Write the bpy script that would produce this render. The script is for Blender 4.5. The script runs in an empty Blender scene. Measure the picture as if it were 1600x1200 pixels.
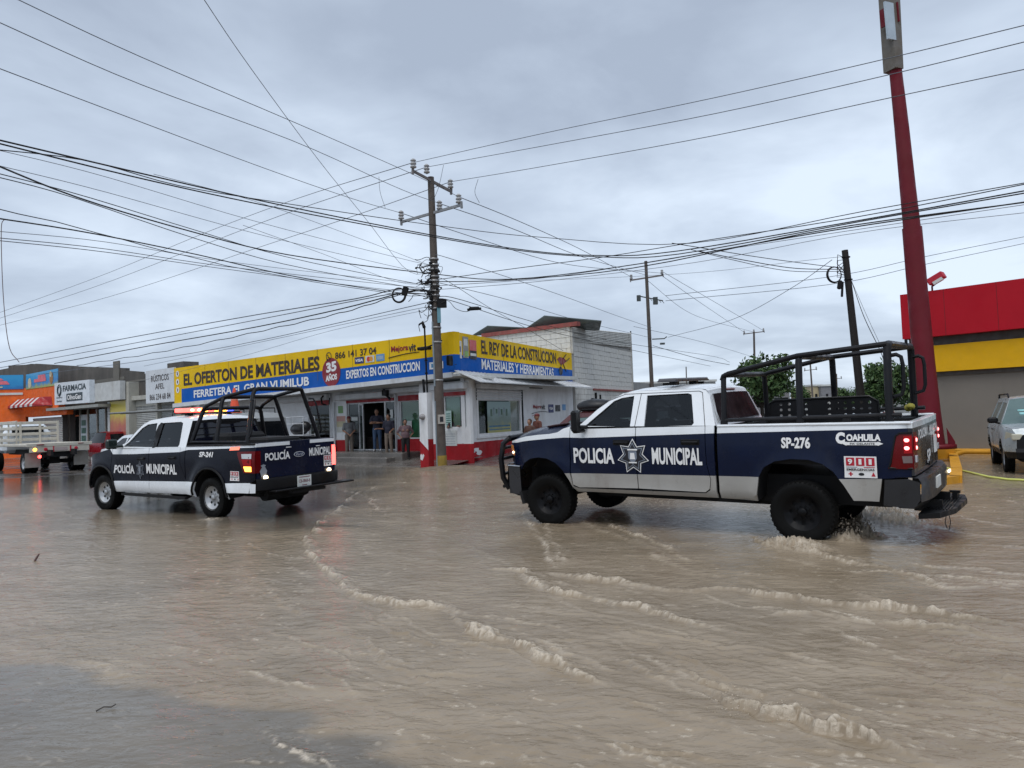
import bpy, math, random
import numpy as np
from mathutils import Vector, Matrix
from mathutils.geometry import delaunay_2d_cdt
random.seed(7)
SC = bpy.context.scene
COL = SC.collection
PI = math.pi
# ------------------------------------------------------------------ camera
F_, PITCH, ROLL, EYE = 1155.0, 0.0444, 0.0358, 1.67     # focal length in photo pixels, radians, metres
cam_d = bpy.data.cameras.new('camera'); cam = bpy.data.objects.new('camera', cam_d); COL.objects.link(cam)
cam_d.sensor_width = 36; cam_d.lens = 36 * F_ / 1600; cam_d.clip_end = 3000; cam_d.clip_start = 0.05
_F = Vector((0, math.cos(PITCH), math.sin(PITCH))); _U0 = Vector((0, -math.sin(PITCH), math.cos(PITCH))); _R0 = Vector((1, 0, 0))
_R = _R0 * math.cos(ROLL) - _U0 * math.sin(ROLL); _U = _U0 * math.cos(ROLL) + _R0 * math.sin(ROLL)
cam.matrix_world = Matrix(((_R.x, _U.x, -_F.x, 0), (_R.y, _U.y, -_F.y, 0), (_R.z, _U.z, -_F.z, EYE), (0, 0, 0, 1)))
SC.camera = cam
# ------------------------------------------------------------------ sky
SUN_EL, SUN_AZ = math.radians(62), math.radians(200)
w = bpy.data.worlds.new('World'); SC.world = w; w.use_nodes = True
nt = w.node_tree; nt.nodes.clear(); N = nt.nodes.new; K = nt.links.new
wo = N('ShaderNodeOutputWorld'); bg = N('ShaderNodeBackground'); bg.inputs['Strength'].default_value = 0.1
sky = N('ShaderNodeTexSky'); sky.sky_type = 'NISHITA'; sky.sun_disc = False; sky.sun_elevation = SUN_EL; sky.sun_rotation = SUN_AZ
geo = N('ShaderNodeNewGeometry'); sep = N('ShaderNodeSeparateXYZ')
tc = N('ShaderNodeTexCoord'); K(tc.outputs['Generated'], sep.inputs[0])
def wm(op, a, b=None):
    m = N('ShaderNodeMath'); m.operation = op
    for i, v in enumerate((a, b)):
        if v is None: continue
        if isinstance(v, (int, float)): m.inputs[i].default_value = v
        else: K(v, m.inputs[i])
    return m.outputs[0]
zz = wm('ADD', wm('MAXIMUM', sep.outputs[2], 0.0), 0.16)
cb = N('ShaderNodeCombineXYZ'); K(wm('DIVIDE', sep.outputs[0], zz), cb.inputs[0]); K(wm('DIVIDE', sep.outputs[1], zz), cb.inputs[1]); cb.inputs[2].default_value = 3.7
def noise_w(scale, det, rough, dist, vec):
    n = N('ShaderNodeTexNoise'); n.inputs['Scale'].default_value = scale; n.inputs['Detail'].default_value = det
    n.inputs['Roughness'].default_value = rough; n.inputs['Distortion'].default_value = dist; K(vec, n.inputs['Vector']); return n.outputs[0]
n1 = noise_w(0.46, 6, 0.52, 0.6, cb.outputs[0]); n2 = noise_w(1.5, 6, 0.55, 0.4, cb.outputs[0])
mx = wm('ADD', wm('MULTIPLY', n1, 0.66), wm('MULTIPLY', n2, 0.34))
cr = N('ShaderNodeValToRGB'); K(mx, cr.inputs[0]); e = cr.color_ramp.elements
e[0].position = 0.385; e[0].color = (2.65, 3.1, 3.85, 1); e[1].position = 0.62; e[1].color = (5.05, 5.75, 6.65, 1)
m_ = cr.color_ramp.elements.new(0.5); m_.color = (3.62, 4.2, 5.05, 1)
mixw = N('ShaderNodeMix'); mixw.data_type = 'RGBA'; mixw.inputs[0].default_value = 0.93
K(sky.outputs[0], mixw.inputs[6]); K(cr.outputs[0], mixw.inputs[7]); K(mixw.outputs[2], bg.inputs[0]); K(bg.outputs[0], wo.inputs[0])
sd = bpy.data.lights.new('sun', 'SUN'); sd.energy = 1.15; sd.angle = math.radians(40); sd.color = (1, 0.97, 0.93)
so = bpy.data.objects.new('sun', sd); COL.objects.link(so)
_d = Vector((math.sin(SUN_AZ) * math.cos(SUN_EL), math.cos(SUN_AZ) * math.cos(SUN_EL), math.sin(SUN_EL)))
so.rotation_euler = _d.to_track_quat('Z', 'Y').to_euler()
SC.view_settings.view_transform = 'Standard'; SC.view_settings.look = 'None'; SC.view_settings.exposure = 0.7; SC.view_settings.gamma = 1
SC.view_settings.use_curve_mapping = False
# ------------------------------------------------------------------ measuring aids: photo pixel -> real point at a given distance
def ray(X, Y):
    c, s = math.cos(ROLL), math.sin(ROLL); a = X - 800; b = Y - 600
    u = a * c - b * s; v = a * s + b * c
    return Vector((u / F_, math.cos(PITCH) + v * math.sin(PITCH) / F_, math.sin(PITCH) - v * math.cos(PITCH) / F_))
def at(X, Y, depth):
    d = ray(X, Y); k = depth / d.y; return Vector((d.x * k, depth, d.z * k + EYE))
def gnd(X, Y, z=0.0):
    d = ray(X, Y); k = (z - EYE) / d.z; return Vector((d.x * k, d.y * k, z))
# ------------------------------------------------------------------ materials
MATS = {}
def mat(name, col, rough=0.5, metal=0.0, var=0.12, vscale=3.0, bump=0.0, bscale=40.0, emit=None, estr=1.0, spec=None, coat=0.0, dirt=None, dirtamt=0.5):
    if name in MATS: return MATS[name]
    m = bpy.data.materials.new(name); m.use_nodes = True; t = m.node_tree; b = t.nodes['Principled BSDF']
    b.inputs['Roughness'].default_value = rough; b.inputs['Metallic'].default_value = metal
    if spec is not None: b.inputs['Specular IOR Level'].default_value = spec
    if coat: b.inputs['Coat Weight'].default_value = coat; b.inputs['Coat Roughness'].default_value = 0.05
    tcn = t.nodes.new('ShaderNodeTexCoord')
    n = t.nodes.new('ShaderNodeTexNoise'); n.inputs['Scale'].default_value = vscale; n.inputs['Detail'].default_value = 6; n.inputs['Roughness'].default_value = 0.6
    t.links.new(tcn.outputs['Object'], n.inputs['Vector'])
    r = t.nodes.new('ShaderNodeMapRange'); t.links.new(n.outputs[0], r.inputs[0]); r.inputs[1].default_value = 0.3; r.inputs[2].default_value = 0.7
    r.inputs[3].default_value = 1 - var; r.inputs[4].default_value = 1 + var
    mu = t.nodes.new('ShaderNodeVectorMath'); mu.operation = 'SCALE'; mu.inputs[0].default_value = col[:3]; t.links.new(r.outputs[0], mu.inputs['Scale'])
    out = mu.outputs[0]
    if dirt:
        n3 = t.nodes.new('ShaderNodeTexNoise'); n3.inputs['Scale'].default_value = vscale * 0.7; n3.inputs['Detail'].default_value = 8; n3.inputs['Roughness'].default_value = 0.7
        mp = t.nodes.new('ShaderNodeMapping'); mp.inputs['Scale'].default_value = (1, 1, 0.35); t.links.new(tcn.outputs['Object'], mp.inputs[0]); t.links.new(mp.outputs[0], n3.inputs['Vector'])
        r3 = t.nodes.new('ShaderNodeMapRange'); t.links.new(n3.outputs[0], r3.inputs[0]); r3.inputs[1].default_value = 0.5; r3.inputs[2].default_value = 0.72; r3.inputs[4].default_value = dirtamt
        mm = t.nodes.new('ShaderNodeMix'); mm.data_type = 'RGBA'; t.links.new(r3.outputs[0], mm.inputs[0]); t.links.new(out, mm.inputs[6]); mm.inputs[7].default_value = (*dirt, 1); out = mm.outputs[2]
    t.links.new(out, b.inputs['Base Color'])
    if rough < .7:
        nr = t.nodes.new('ShaderNodeTexNoise'); nr.inputs['Scale'].default_value = vscale * 1.7; nr.inputs['Detail'].default_value = 7; t.links.new(tcn.outputs['Object'], nr.inputs['Vector'])
        rr = t.nodes.new('ShaderNodeMapRange'); t.links.new(nr.outputs[0], rr.inputs[0]); rr.inputs[1].default_value = .35; rr.inputs[2].default_value = .7; rr.inputs[3].default_value = rough * .7; rr.inputs[4].default_value = min(1, rough * 1.8); t.links.new(rr.outputs[0], b.inputs['Roughness'])
    if bump:
        n2 = t.nodes.new('ShaderNodeTexNoise'); n2.inputs['Scale'].default_value = bscale; n2.inputs['Detail'].default_value = 4; t.links.new(tcn.outputs['Object'], n2.inputs['Vector'])
        bp = t.nodes.new('ShaderNodeBump'); bp.inputs['Strength'].default_value = bump; bp.inputs['Distance'].default_value = 0.01
        t.links.new(n2.outputs[0], bp.inputs['Height']); t.links.new(bp.outputs[0], b.inputs['Normal'])
    if emit: b.inputs['Emission Color'].default_value = (*emit, 1); b.inputs['Emission Strength'].default_value = estr
    MATS[name] = m; return m
M_white = mat('paint_white', (0.74, 0.77, 0.80), 0.22, var=0.04, coat=0.5, dirt=(0.45, 0.43, 0.40), dirtamt=0.18)
M_silver = mat('paint_lower_grey', (0.33, 0.32, 0.30), 0.35, var=0.06, coat=0.2, dirt=(0.2, 0.175, 0.15), dirtamt=0.6)
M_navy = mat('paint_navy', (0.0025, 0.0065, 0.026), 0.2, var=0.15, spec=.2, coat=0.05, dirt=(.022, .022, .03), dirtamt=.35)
M_black = mat('paint_blueblack', (0.003, 0.0035, 0.009), 0.2, var=0.1, spec=.16, coat=0.04)
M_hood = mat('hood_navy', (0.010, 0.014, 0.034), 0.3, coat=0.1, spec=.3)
M_trim = mat('black_trim', (0.005, 0.005, 0.006), 0.42, bump=0.1, spec=.25)
M_dark = mat('dark_void', (0.004, 0.004, 0.005), 0.8)
M_tube = mat('cage_tube', (0.004, 0.004, 0.006), 0.38, var=0.2, spec=.3)
M_glass = mat('tinted_glass', (0.006, 0.007, 0.009), 0.04, spec=0.28, var=0.05)
M_glassredrefl = mat('glass_red_reflection', (0.010, 0.003, 0.004), 0.3, spec=0.03)  # dark rear glass; its red cast is a reflection painted into the colour
M_tyre = mat('tyre_rubber', (0.006, 0.006, 0.006), 0.6, bump=0.3, bscale=60, spec=.1)
M_rimblack = mat('rim_black', (0.004, 0.004, 0.005), 0.35, spec=.16)
M_rimsilver = mat('rim_silver', (0.42, 0.43, 0.44), 0.32, 0.6)
M_chrome = mat('chrome', (0.5, 0.5, 0.52), 0.15, 1.0)
M_letter = mat('lettering_white', (0.78, 0.78, 0.78), 0.4, var=0.03)
M_lettergrey = mat('lettering_grey', (0.25, 0.27, 0.31), 0.4)
M_red = mat('lamp_red', (0.11, 0.0015, 0.003), 0.2, spec=.2, coat=0.1)
M_redlit = mat('lamp_red_lit', (0.7, 0.02, 0.02), 0.3, emit=(1, 0.06, 0.05), estr=4.5)
M_amber = mat('lamp_amber_lit', (0.9, 0.4, 0.03), 0.3, emit=(1, 0.42, 0.06), estr=3.0)
M_warm = mat('lamp_warm_lit', (0.9, 0.7, 0.4), 0.3, emit=(1, 0.8, 0.5), estr=3.0)
M_blue = mat('lamp_blue_lit', (0.05, 0.08, 0.8), 0.3, emit=(0.08, 0.12, 1), estr=1.6)
M_clear = mat('lamp_clear', (0.5, 0.52, 0.55), 0.1)
M_plate = mat('plate_white', (0.6, 0.62, 0.6), 0.4)
M_decalred = mat('decal_red', (0.45, 0.01, 0.03), 0.4, var=0.03)
M_decalblack = mat('decal_black', (0.01, 0.01, 0.015), 0.4)
M_yellow = mat('sign_yellow', (0.82, 0.52, 0.008), 0.5, spec=.15, var=0.05, vscale=1.2, dirt=(0.45, 0.29, 0.03), dirtamt=0.35)
M_bluesign = mat('sign_blue', (0.008, 0.10, 0.42), 0.5, spec=.15, var=0.07, vscale=1.0)
M_ink = mat('sign_ink', (0.035, 0.02, 0.015), 0.5)
M_wall = mat('wall_white', (0.74, 0.75, 0.76), 0.7, spec=.2, var=0.08, vscale=1.5, bump=0.3, bscale=30, dirt=(0.33, 0.31, 0.28), dirtamt=0.55)
M_soffit = mat('soffit_grey', (0.55, 0.56, 0.54), 0.7, var=0.1, dirt=(0.2, 0.18, 0.16), dirtamt=0.4)
M_plinth = mat('plinth_red', (0.36, 0.018, 0.024), 0.55, spec=.15, var=0.15, vscale=2, bump=0.3, dirt=(0.11, 0.02, 0.02), dirtamt=0.6)
M_valance = mat('valance_red', (0.28, 0.015, 0.02), 0.5)
M_metalwhite = mat('metal_white', (0.58, 0.60, 0.62), 0.4, var=0.08, dirt=(0.3, 0.27, 0.24), dirtamt=0.5)
M_alu = mat('aluminium', (0.45, 0.46, 0.47), 0.35, 0.4)
M_conc = mat('concrete_pole', (0.085, 0.070, 0.060), 0.8, var=0.25, vscale=4, bump=0.6, bscale=20)
M_insul = mat('porcelain', (0.38, 0.38, 0.38), 0.3)
M_wire = mat('cable_black', (0.012, 0.012, 0.014), 0.6)
M_wiregrey = mat('cable_grey', (0.10, 0.11, 0.13), 0.5)
M_block = mat('painted_block', (0.62, 0.61, 0.57), 0.75, var=0.12, vscale=2, bump=0.5, bscale=25, dirt=(0.24, 0.22, 0.19), dirtamt=0.6)
M_mortar = mat('mortar_joint', (0.34, 0.33, 0.31), 0.85)
M_corr = mat('corrugated_white', (0.50, 0.50, 0.47), 0.5, dirt=(0.2, 0.16, 0.12), dirtamt=0.5)
M_sheet = mat('roof_sheet_dark', (0.10, 0.12, 0.115), 0.4, 0.3)
M_skin = mat('skin', (0.26, 0.135, 0.085), 0.55, var=0.05)
def glass_mat(name, tint, alpha_mix):
    m = bpy.data.materials.new(name); m.use_nodes = True; t = m.node_tree; t.nodes.clear()
    o = t.nodes.new('ShaderNodeOutputMaterial'); a = t.nodes.new('ShaderNodeBsdfTransparent'); a.inputs[0].default_value = (*tint, 1)
    g = t.nodes.new('ShaderNodeBsdfGlossy'); g.inputs['Roughness'].default_value = 0.03; g.inputs[0].default_value = (0.9, 0.92, 0.95, 1)
    lw = t.nodes.new('ShaderNodeLayerWeight'); lw.inputs[0].default_value = .5
    pw = t.nodes.new('ShaderNodeMath'); pw.operation = 'POWER'; t.links.new(lw.outputs['Facing'], pw.inputs[0]); pw.inputs[1].default_value = 5
    ad = t.nodes.new('ShaderNodeMath'); ad.operation = 'MULTIPLY_ADD'; t.links.new(pw.outputs[0], ad.inputs[0]); ad.inputs[1].default_value = .9; ad.inputs[2].default_value = .045 + alpha_mix; ad.use_clamp = True
    x = t.nodes.new('ShaderNodeMixShader'); t.links.new(ad.outputs[0], x.inputs[0]); t.links.new(a.outputs[0], x.inputs[1]); t.links.new(g.outputs[0], x.inputs[2]); t.links.new(x.outputs[0], o.inputs[0]); return m
M_pane = glass_mat('shop_glass', (0.82, 0.88, 0.86), 0.0)
# ------------------------------------------------------------------ mesh helpers
class MB:
    def __init__(s): s.v = []; s.f = []; s.m = []; s.sm = []
    def add(s, vs, fs, mi=0, smooth=False):
        o = len(s.v); s.v += [tuple(p) for p in vs]; s.f += [tuple(i + o for i in f) for f in fs]
        s.m += (mi if isinstance(mi, list) else [mi] * len(fs)); s.sm += [smooth] * len(fs)
    def box(s, c, size, mi=0, rot=None, bev=0.0):
        x, y, z = (q / 2 for q in size); R = rot if rot else Matrix.Identity(3); c = Vector(c)
        if bev <= 0:
            P = [Vector((a * x, b * y, d * z)) for a in (-1, 1) for b in (-1, 1) for d in (-1, 1)]
            F = [(0, 1, 3, 2), (4, 6, 7, 5), (0, 4, 5, 1), (2, 3, 7, 6), (0, 2, 6, 4), (1, 5, 7, 3)]
        else:
            b_ = min(bev, x * .9, y * .9, z * .9); P = []; idx = {}
            for a in (-1, 1):
                for b in (-1, 1):
                    for d in (-1, 1):
                        for k, q in enumerate(((a * x, b * (y - b_), d * (z - b_)), (a * (x - b_), b * y, d * (z - b_)), (a * (x - b_), b * (y - b_), d * z))):
                            idx[(a, b, d, k)] = len(P); P.append(Vector(q))
            F = []
            for a in (-1, 1):
                F.append([idx[(a, b, d, 0)] for b, d in ((-1, -1), (-1, 1), (1, 1), (1, -1))])
                F.append([idx[(b, a, d, 1)] for b, d in ((-1, -1), (-1, 1), (1, 1), (1, -1))])
                F.append([idx[(b, d, a, 2)] for b, d in ((-1, -1), (-1, 1), (1, 1), (1, -1))])
            for a in (-1, 1):
                for b in (-1, 1):
                    F.append([idx[(a, b, -1, 0)], idx[(a, b, 1, 0)], idx[(a, b, 1, 1)], idx[(a, b, -1, 1)]])
                    F.append([idx[(a, -1, b, 0)], idx[(a, 1, b, 0)], idx[(a, 1, b, 2)], idx[(a, -1, b, 2)]])
                    F.append([idx[(-1, a, b, 1)], idx[(1, a, b, 1)], idx[(1, a, b, 2)], idx[(-1, a, b, 2)]])
                    for d in (-1, 1): F.append([idx[(a, b, d, 0)], idx[(a, b, d, 1)], idx[(a, b, d, 2)]])
        s.add([R @ p + c for p in P], F, mi)
    def tube(s, pts, r, n=8, mi=0, smooth=True, cap=True):
        pts = [Vector(p) for p in pts]; rs = r if isinstance(r, (list, tuple)) else [r] * len(pts)
        V = []; Fc = []; up = None
        for i, p in enumerate(pts):
            t = (pts[min(i + 1, len(pts) - 1)] - pts[max(i - 1, 0)]); t = t.normalized() if t.length > 1e-9 else Vector((0, 0, 1))
            if up is None: up = t.orthogonal().normalized()
            up = (up - t * up.dot(t)); up = up.normalized() if up.length > 1e-6 else t.orthogonal().normalized()
            b = t.cross(up)
            for k in range(n):
                a = 2 * PI * k / n; V.append(p + (up * math.cos(a) + b * math.sin(a)) * rs[i])
        for i in range(len(pts) - 1):
            for k in range(n): Fc.append((i * n + k, i * n + (k + 1) % n, (i + 1) * n + (k + 1) % n, (i + 1) * n + k))
        s.add(V, Fc, mi, smooth)
        if cap: s.add(V[:n], [tuple(range(n))[::-1]], mi); s.add(V[-n:], [tuple(range(n))], mi)
    def lathe(s, prof, c=(0, 0, 0), axis='y', n=24, mi=0, smooth=True):
        V = []; Fc = []; c = Vector(c)
        for (r, h) in prof:
            for k in range(n):
                a = 2 * PI * k / n; x, z = r * math.cos(a), r * math.sin(a)
                V.append(c + (Vector((x, h, z)) if axis == 'y' else Vector((x, z, h)) if axis == 'z' else Vector((h, x, z))))
        for i in range(len(prof) - 1):
            for k in range(n): Fc.append((i * n + k, i * n + (k + 1) % n, (i + 1) * n + (k + 1) % n, (i + 1) * n + k))
        s.add(V, Fc, mi, smooth)
    def quad(s, a, b, c, d, mi=0): s.add([a, b, c, d], [(0, 1, 2, 3)], mi)
    def ell(s, c, rad, n=10, m=7, mi=0):
        V = []; Fc = []
        for i in range(m + 1):
            t = PI * i / m
            for k in range(n):
                a = 2 * PI * k / n; V.append((c[0] + rad[0] * math.sin(t) * math.cos(a), c[1] + rad[1] * math.sin(t) * math.sin(a), c[2] + rad[2] * math.cos(t)))
        for i in range(m):
            for k in range(n): Fc.append((i * n + k, i * n + (k + 1) % n, (i + 1) * n + (k + 1) % n, (i + 1) * n + k))
        s.add(V, Fc, mi, True)
    def xf(s, M): s.v = [tuple(M @ Vector(p)) for p in s.v]; return s
    def build(s, name, mats, parent=None, loc=None, angle=None):
        if not isinstance(mats, (list, tuple)): mats = [mats]
        me = bpy.data.meshes.new(name); me.from_pydata(s.v, [], s.f)
        for m in mats: me.materials.append(m)
        me.polygons.foreach_set('material_index', s.m); me.polygons.foreach_set('use_smooth', s.sm); me.update()
        if angle: me.set_sharp_from_angle(angle=angle)
        o = bpy.data.objects.new(name, me); COL.objects.link(o)
        if parent: o.parent = parent
        if loc: o.location = loc
        return o
def tag(o, label=None, cat=None, group=None, kind=None):
    if label: o['label'] = label
    if cat: o['category'] = cat
    if group: o['group'] = group
    if kind: o['kind'] = kind
    return o
def empty(name, M=None, label=None, cat=None, group=None):
    o = bpy.data.objects.new(name, None); COL.objects.link(o); o.empty_display_size = 0.3
    if M is not None: o.matrix_world = M if isinstance(M, Matrix) else Matrix.Translation(Vector(M))
    return tag(o, label, cat, group)
def part(name, mb, mats, parent, **k): return mb.build(name, mats, parent, **k)
def inpoly(x, y, poly):
    c = False; n = len(poly); j = n - 1
    for i in range(n):
        xi, yi = poly[i]; xj, yj = poly[j]
        if (yi > y) != (yj > y) and x < (xj - xi) * (y - yi) / (yj - yi) + xi: c = not c
        j = i
    return c
def resample(poly, step, closed=True):
    out = []; n = len(poly)
    for i in range(n if closed else n - 1):
        a = Vector(poly[i]); b = Vector(poly[(i + 1) % n]); k = max(1, int((b - a).length / step))
        for j in range(k): out.append(tuple(a.lerp(b, j / k)))
    if not closed: out.append(tuple(poly[-1]))
    return out
def panel(mb, outline, fmap, holes=(), lines=(), mfun=None, mi=0, step=0.09, skirt=None, smooth=True):
    """filled outline (with holes and material boundary lines) in 2-D, mapped to 3-D by fmap(u, v)"""
    V = []; E = []
    def loop(p, closed=True):
        q = resample(p, step, closed); o = len(V); V.extend(Vector(t) for t in q); n = len(q)
        for i in range(n if closed else n - 1): E.append((o + i, o + (i + 1) % n))
        return q
    ol = loop(outline); hl = [loop(h) for h in holes]
    for l in lines: loop(l, False)
    xs = [p[0] for p in outline]; ys = [p[1] for p in outline]
    if step < 5:
        y = min(ys) + step * .5
        while y < max(ys):
            x = min(xs) + step * .5
            while x < max(xs):
                if inpoly(x, y, outline) and not any(inpoly(x, y, h) for h in holes): V.append(Vector((x + .01 * math.sin(y * 50), y)))
                x += step
            y += step
    r = delaunay_2d_cdt(V, E, [], 0, 1e-5); v2, f2 = r[0], r[2]
    keep = []; ms = []
    for f in f2:
        cx = sum(v2[i][0] for i in f) / len(f); cy = sum(v2[i][1] for i in f) / len(f)
        if inpoly(cx, cy, outline) and not any(inpoly(cx, cy, h) for h in holes):
            keep.append(tuple(f)); ms.append(mfun(cx, cy) if mfun else mi)
    used = sorted({i for f in keep for i in f}); mp = {i: k for k, i in enumerate(used)}
    P = [fmap(v2[i][0], v2[i][1]) for i in used]
    mb.add(P, [tuple(mp[i] for i in f) for f in keep], ms, smooth)
    if skirt:
        cnt = {}
        for f, m in zip(keep, ms):
            for i in range(len(f)):
                a, b = f[i], f[(i + 1) % len(f)]; k = (min(a, b), max(a, b)); cnt.setdefault(k, []).append((a, b, m))
        for k, l in cnt.items():
            if len(l) == 1:
                a, b, m = l[0]; A, B = Vector(P[mp[a]]), Vector(P[mp[b]]); s = Vector(skirt)
                mb.add([A, B, B + s, A + s], [(1, 0, 3, 2)], m)
def circle(cx, cy, r, n=24, ry=None): return [(cx + r * math.cos(2 * PI * i / n), cy + (ry or r) * math.sin(2 * PI * i / n)) for i in range(n)]
_tc = {}
def text_mesh(s, bold=0.0, shear=0.0):
    k = (s, bold, shear)
    if k not in _tc:
        cu = bpy.data.curves.new('lettering', 'FONT'); cu.body = s; cu.offset = bold; cu.resolution_u = 3; cu.shear = shear
        o = bpy.data.objects.new('tmp', cu); COL.objects.link(o); dg = bpy.context.evaluated_depsgraph_get()
        me = bpy.data.meshes.new_from_object(o.evaluated_get(dg))
        v = [tuple(p.co) for p in me.vertices]; f = [tuple(p.vertices) for p in me.polygons]
        bpy.data.objects.remove(o); bpy.data.meshes.remove(me); bpy.data.curves.remove(cu)
        x0 = min(p[0] for p in v); x1 = max(p[0] for p in v); y0 = min(p[1] for p in v); y1 = max(p[1] for p in v)
        _tc[k] = ([((p[0] - x0) / (x1 - x0), (p[1] - y0) / (y1 - y0)) for p in v], f)
    return _tc[k]
def text(mb, s, fmap, x0, y0, x1, y1, mi=0, bold=0.02, shear=0.0, dy=0.0):
    """write s into the rectangle; fmap(u, v) gives the 3-D point; dy raises the far end"""
    v, f = text_mesh(s, bold, shear)
    mb.add([fmap(x0 + (x1 - x0) * a, y0 + (y1 - y0) * b + dy * a) for a, b in v], f, mi)
def frame(o, ex, ez, off=0.0):
    """plane map: origin o, unit vectors ex (reading direction) and ez; pushed out by off along ex x ez"""
    o, ex, ez = Vector(o), Vector(ex), Vector(ez); n = ex.cross(ez).normalized()
    return lambda u, v: o + ex * u + ez * v + n * off
def vnoise(x, y, seed=0):
    xi = np.floor(x).astype(np.int64); yi = np.floor(y).astype(np.int64); fx = x - xi; fy = y - yi
    fx = fx * fx * fx * (fx * (fx * 6 - 15) + 10); fy = fy * fy * fy * (fy * (fy * 6 - 15) + 10)
    def h(a, b):
        n = (a * 374761393 + b * 668265263 + seed * 974634777) & 0x7fffffff; n = ((n ^ (n >> 13)) * 1274126177) & 0x7fffffff
        return ((n ^ (n >> 16)) & 0xffff) / 65535.0
    a = h(xi, yi); b = h(xi + 1, yi); c = h(xi, yi + 1); d = h(xi + 1, yi + 1)
    return (a + (b - a) * fx) + ((c + (d - c) * fx) - (a + (b - a) * fx)) * fy
def fbm(x, y, o=4, seed=0, g=0.5):
    s = 0; a = 1; t = 0
    for i in range(o): s = s + a * vnoise(x, y, seed + i * 17); t += a; a *= g; x = x * 2.03 + 5.1; y = y * 2.03 + 1.7
    return s / t

def tint_mat(name, tint):
    m = bpy.data.materials.new(name); m.use_nodes = True; t = m.node_tree; t.nodes.clear()
    o = t.nodes.new('ShaderNodeOutputMaterial'); a = t.nodes.new('ShaderNodeBsdfTransparent'); a.inputs[0].default_value = (*tint, 1)
    g = t.nodes.new('ShaderNodeBsdfGlossy'); g.inputs['Roughness'].default_value = 0.04; g.inputs[0].default_value = (0.8, 0.85, 0.9, 1)
    lw = t.nodes.new('ShaderNodeLayerWeight'); lw.inputs[0].default_value = .5
    pw = t.nodes.new('ShaderNodeMath'); pw.operation = 'POWER'; t.links.new(lw.outputs['Facing'], pw.inputs[0]); pw.inputs[1].default_value = 5
    ad = t.nodes.new('ShaderNodeMath'); ad.operation = 'MULTIPLY_ADD'; t.links.new(pw.outputs[0], ad.inputs[0]); ad.inputs[1].default_value = .85; ad.inputs[2].default_value = .04
    x = t.nodes.new('ShaderNodeMixShader'); t.links.new(ad.outputs[0], x.inputs[0]); t.links.new(a.outputs[0], x.inputs[1]); t.links.new(g.outputs[0], x.inputs[2]); t.links.new(x.outputs[0], o.inputs[0]); return m
M_tint1 = tint_mat('side_glass_front', (.30, .32, .33)); M_tint2 = tint_mat('side_glass_rear', (.13, .13, .14))
def seats(parent, xs, z, hw, wheel_x, wheel_z):
    for x in xs:
        for y in (hw, -hw):
            mb = MB(); mb.box((x, y, z), (.16, .46, .62), 0, Matrix.Rotation(.18, 3, 'Y'), .06); mb.box((x - .08, y, z + .40), (.10, .26, .18), 0, None, .04); o = mb.build('seat', MATS.get('seat_grey') or mat('seat_grey', (.05, .05, .05), .8), parent)
    mb = MB(); mb.tube([(wheel_x + .06 * math.cos(a), hw + .18 * math.cos(a) * 0 + .19 * math.sin(a), wheel_z + .17 * math.cos(a)) for a in (2 * PI * i / 18 for i in range(19))], .016, 5); mb.build('steering_wheel', M_trim, parent)
# ================================================================== SETTING: road, flood water, sidewalk
HD = -0.6693; HR = HD + 1.7801; CX, CY = -2.0316, 26.427
dL = Vector((math.cos(HD), math.sin(HD), 0)); nL = Vector((-math.sin(HD), math.cos(HD), 0))
dR = Vector((math.cos(HR), math.sin(HR), 0)); nR = Vector((-math.sin(HR), math.cos(HR), 0)); Z = Vector((0, 0, 1))
C0 = Vector((CX, CY, 0))
def SL(t, o, z): return C0 + dL * t + nL * o + Z * z        # street-front facade: along, inwards, up
def SR(t, o, z): return C0 + dR * t + nR * o + Z * z        # side-street facade
def grid_mesh(name, X, Y, Zs, m, attrs=None, keep=None):
    ny, nx = X.shape; me = bpy.data.meshes.new(name); co = np.stack([X, Y, Zs], -1).reshape(-1, 3).astype(np.float32)
    i = np.arange(ny * nx).reshape(ny, nx); q = np.stack([i[:-1, :-1], i[:-1, 1:], i[1:, 1:], i[1:, :-1]], -1).reshape(-1, 4)
    if keep is not None: q = q[keep[:-1, :-1].reshape(-1)]
    me.vertices.add(len(co)); me.vertices.foreach_set('co', co.ravel()); me.loops.add(q.size); me.loops.foreach_set('vertex_index', q.astype(np.int32).ravel())
    me.polygons.add(len(q)); me.polygons.foreach_set('loop_start', np.arange(0, q.size, 4, dtype=np.int32)); me.polygons.foreach_set('use_smooth', np.ones(len(q), bool))
    me.update(calc_edges=True); me.validate()
    for k, v in (attrs or {}).items():
        a = me.attributes.new(k, 'FLOAT', 'POINT'); a.data.foreach_set('value', v.astype(np.float32).ravel())
    me.materials.append(m); o = bpy.data.objects.new(name, me); COL.objects.link(o); return o
def sstep(a, b, x): t = np.clip((x - a) / (b - a), 0, 1); return t * t * (3 - 2 * t)
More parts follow.
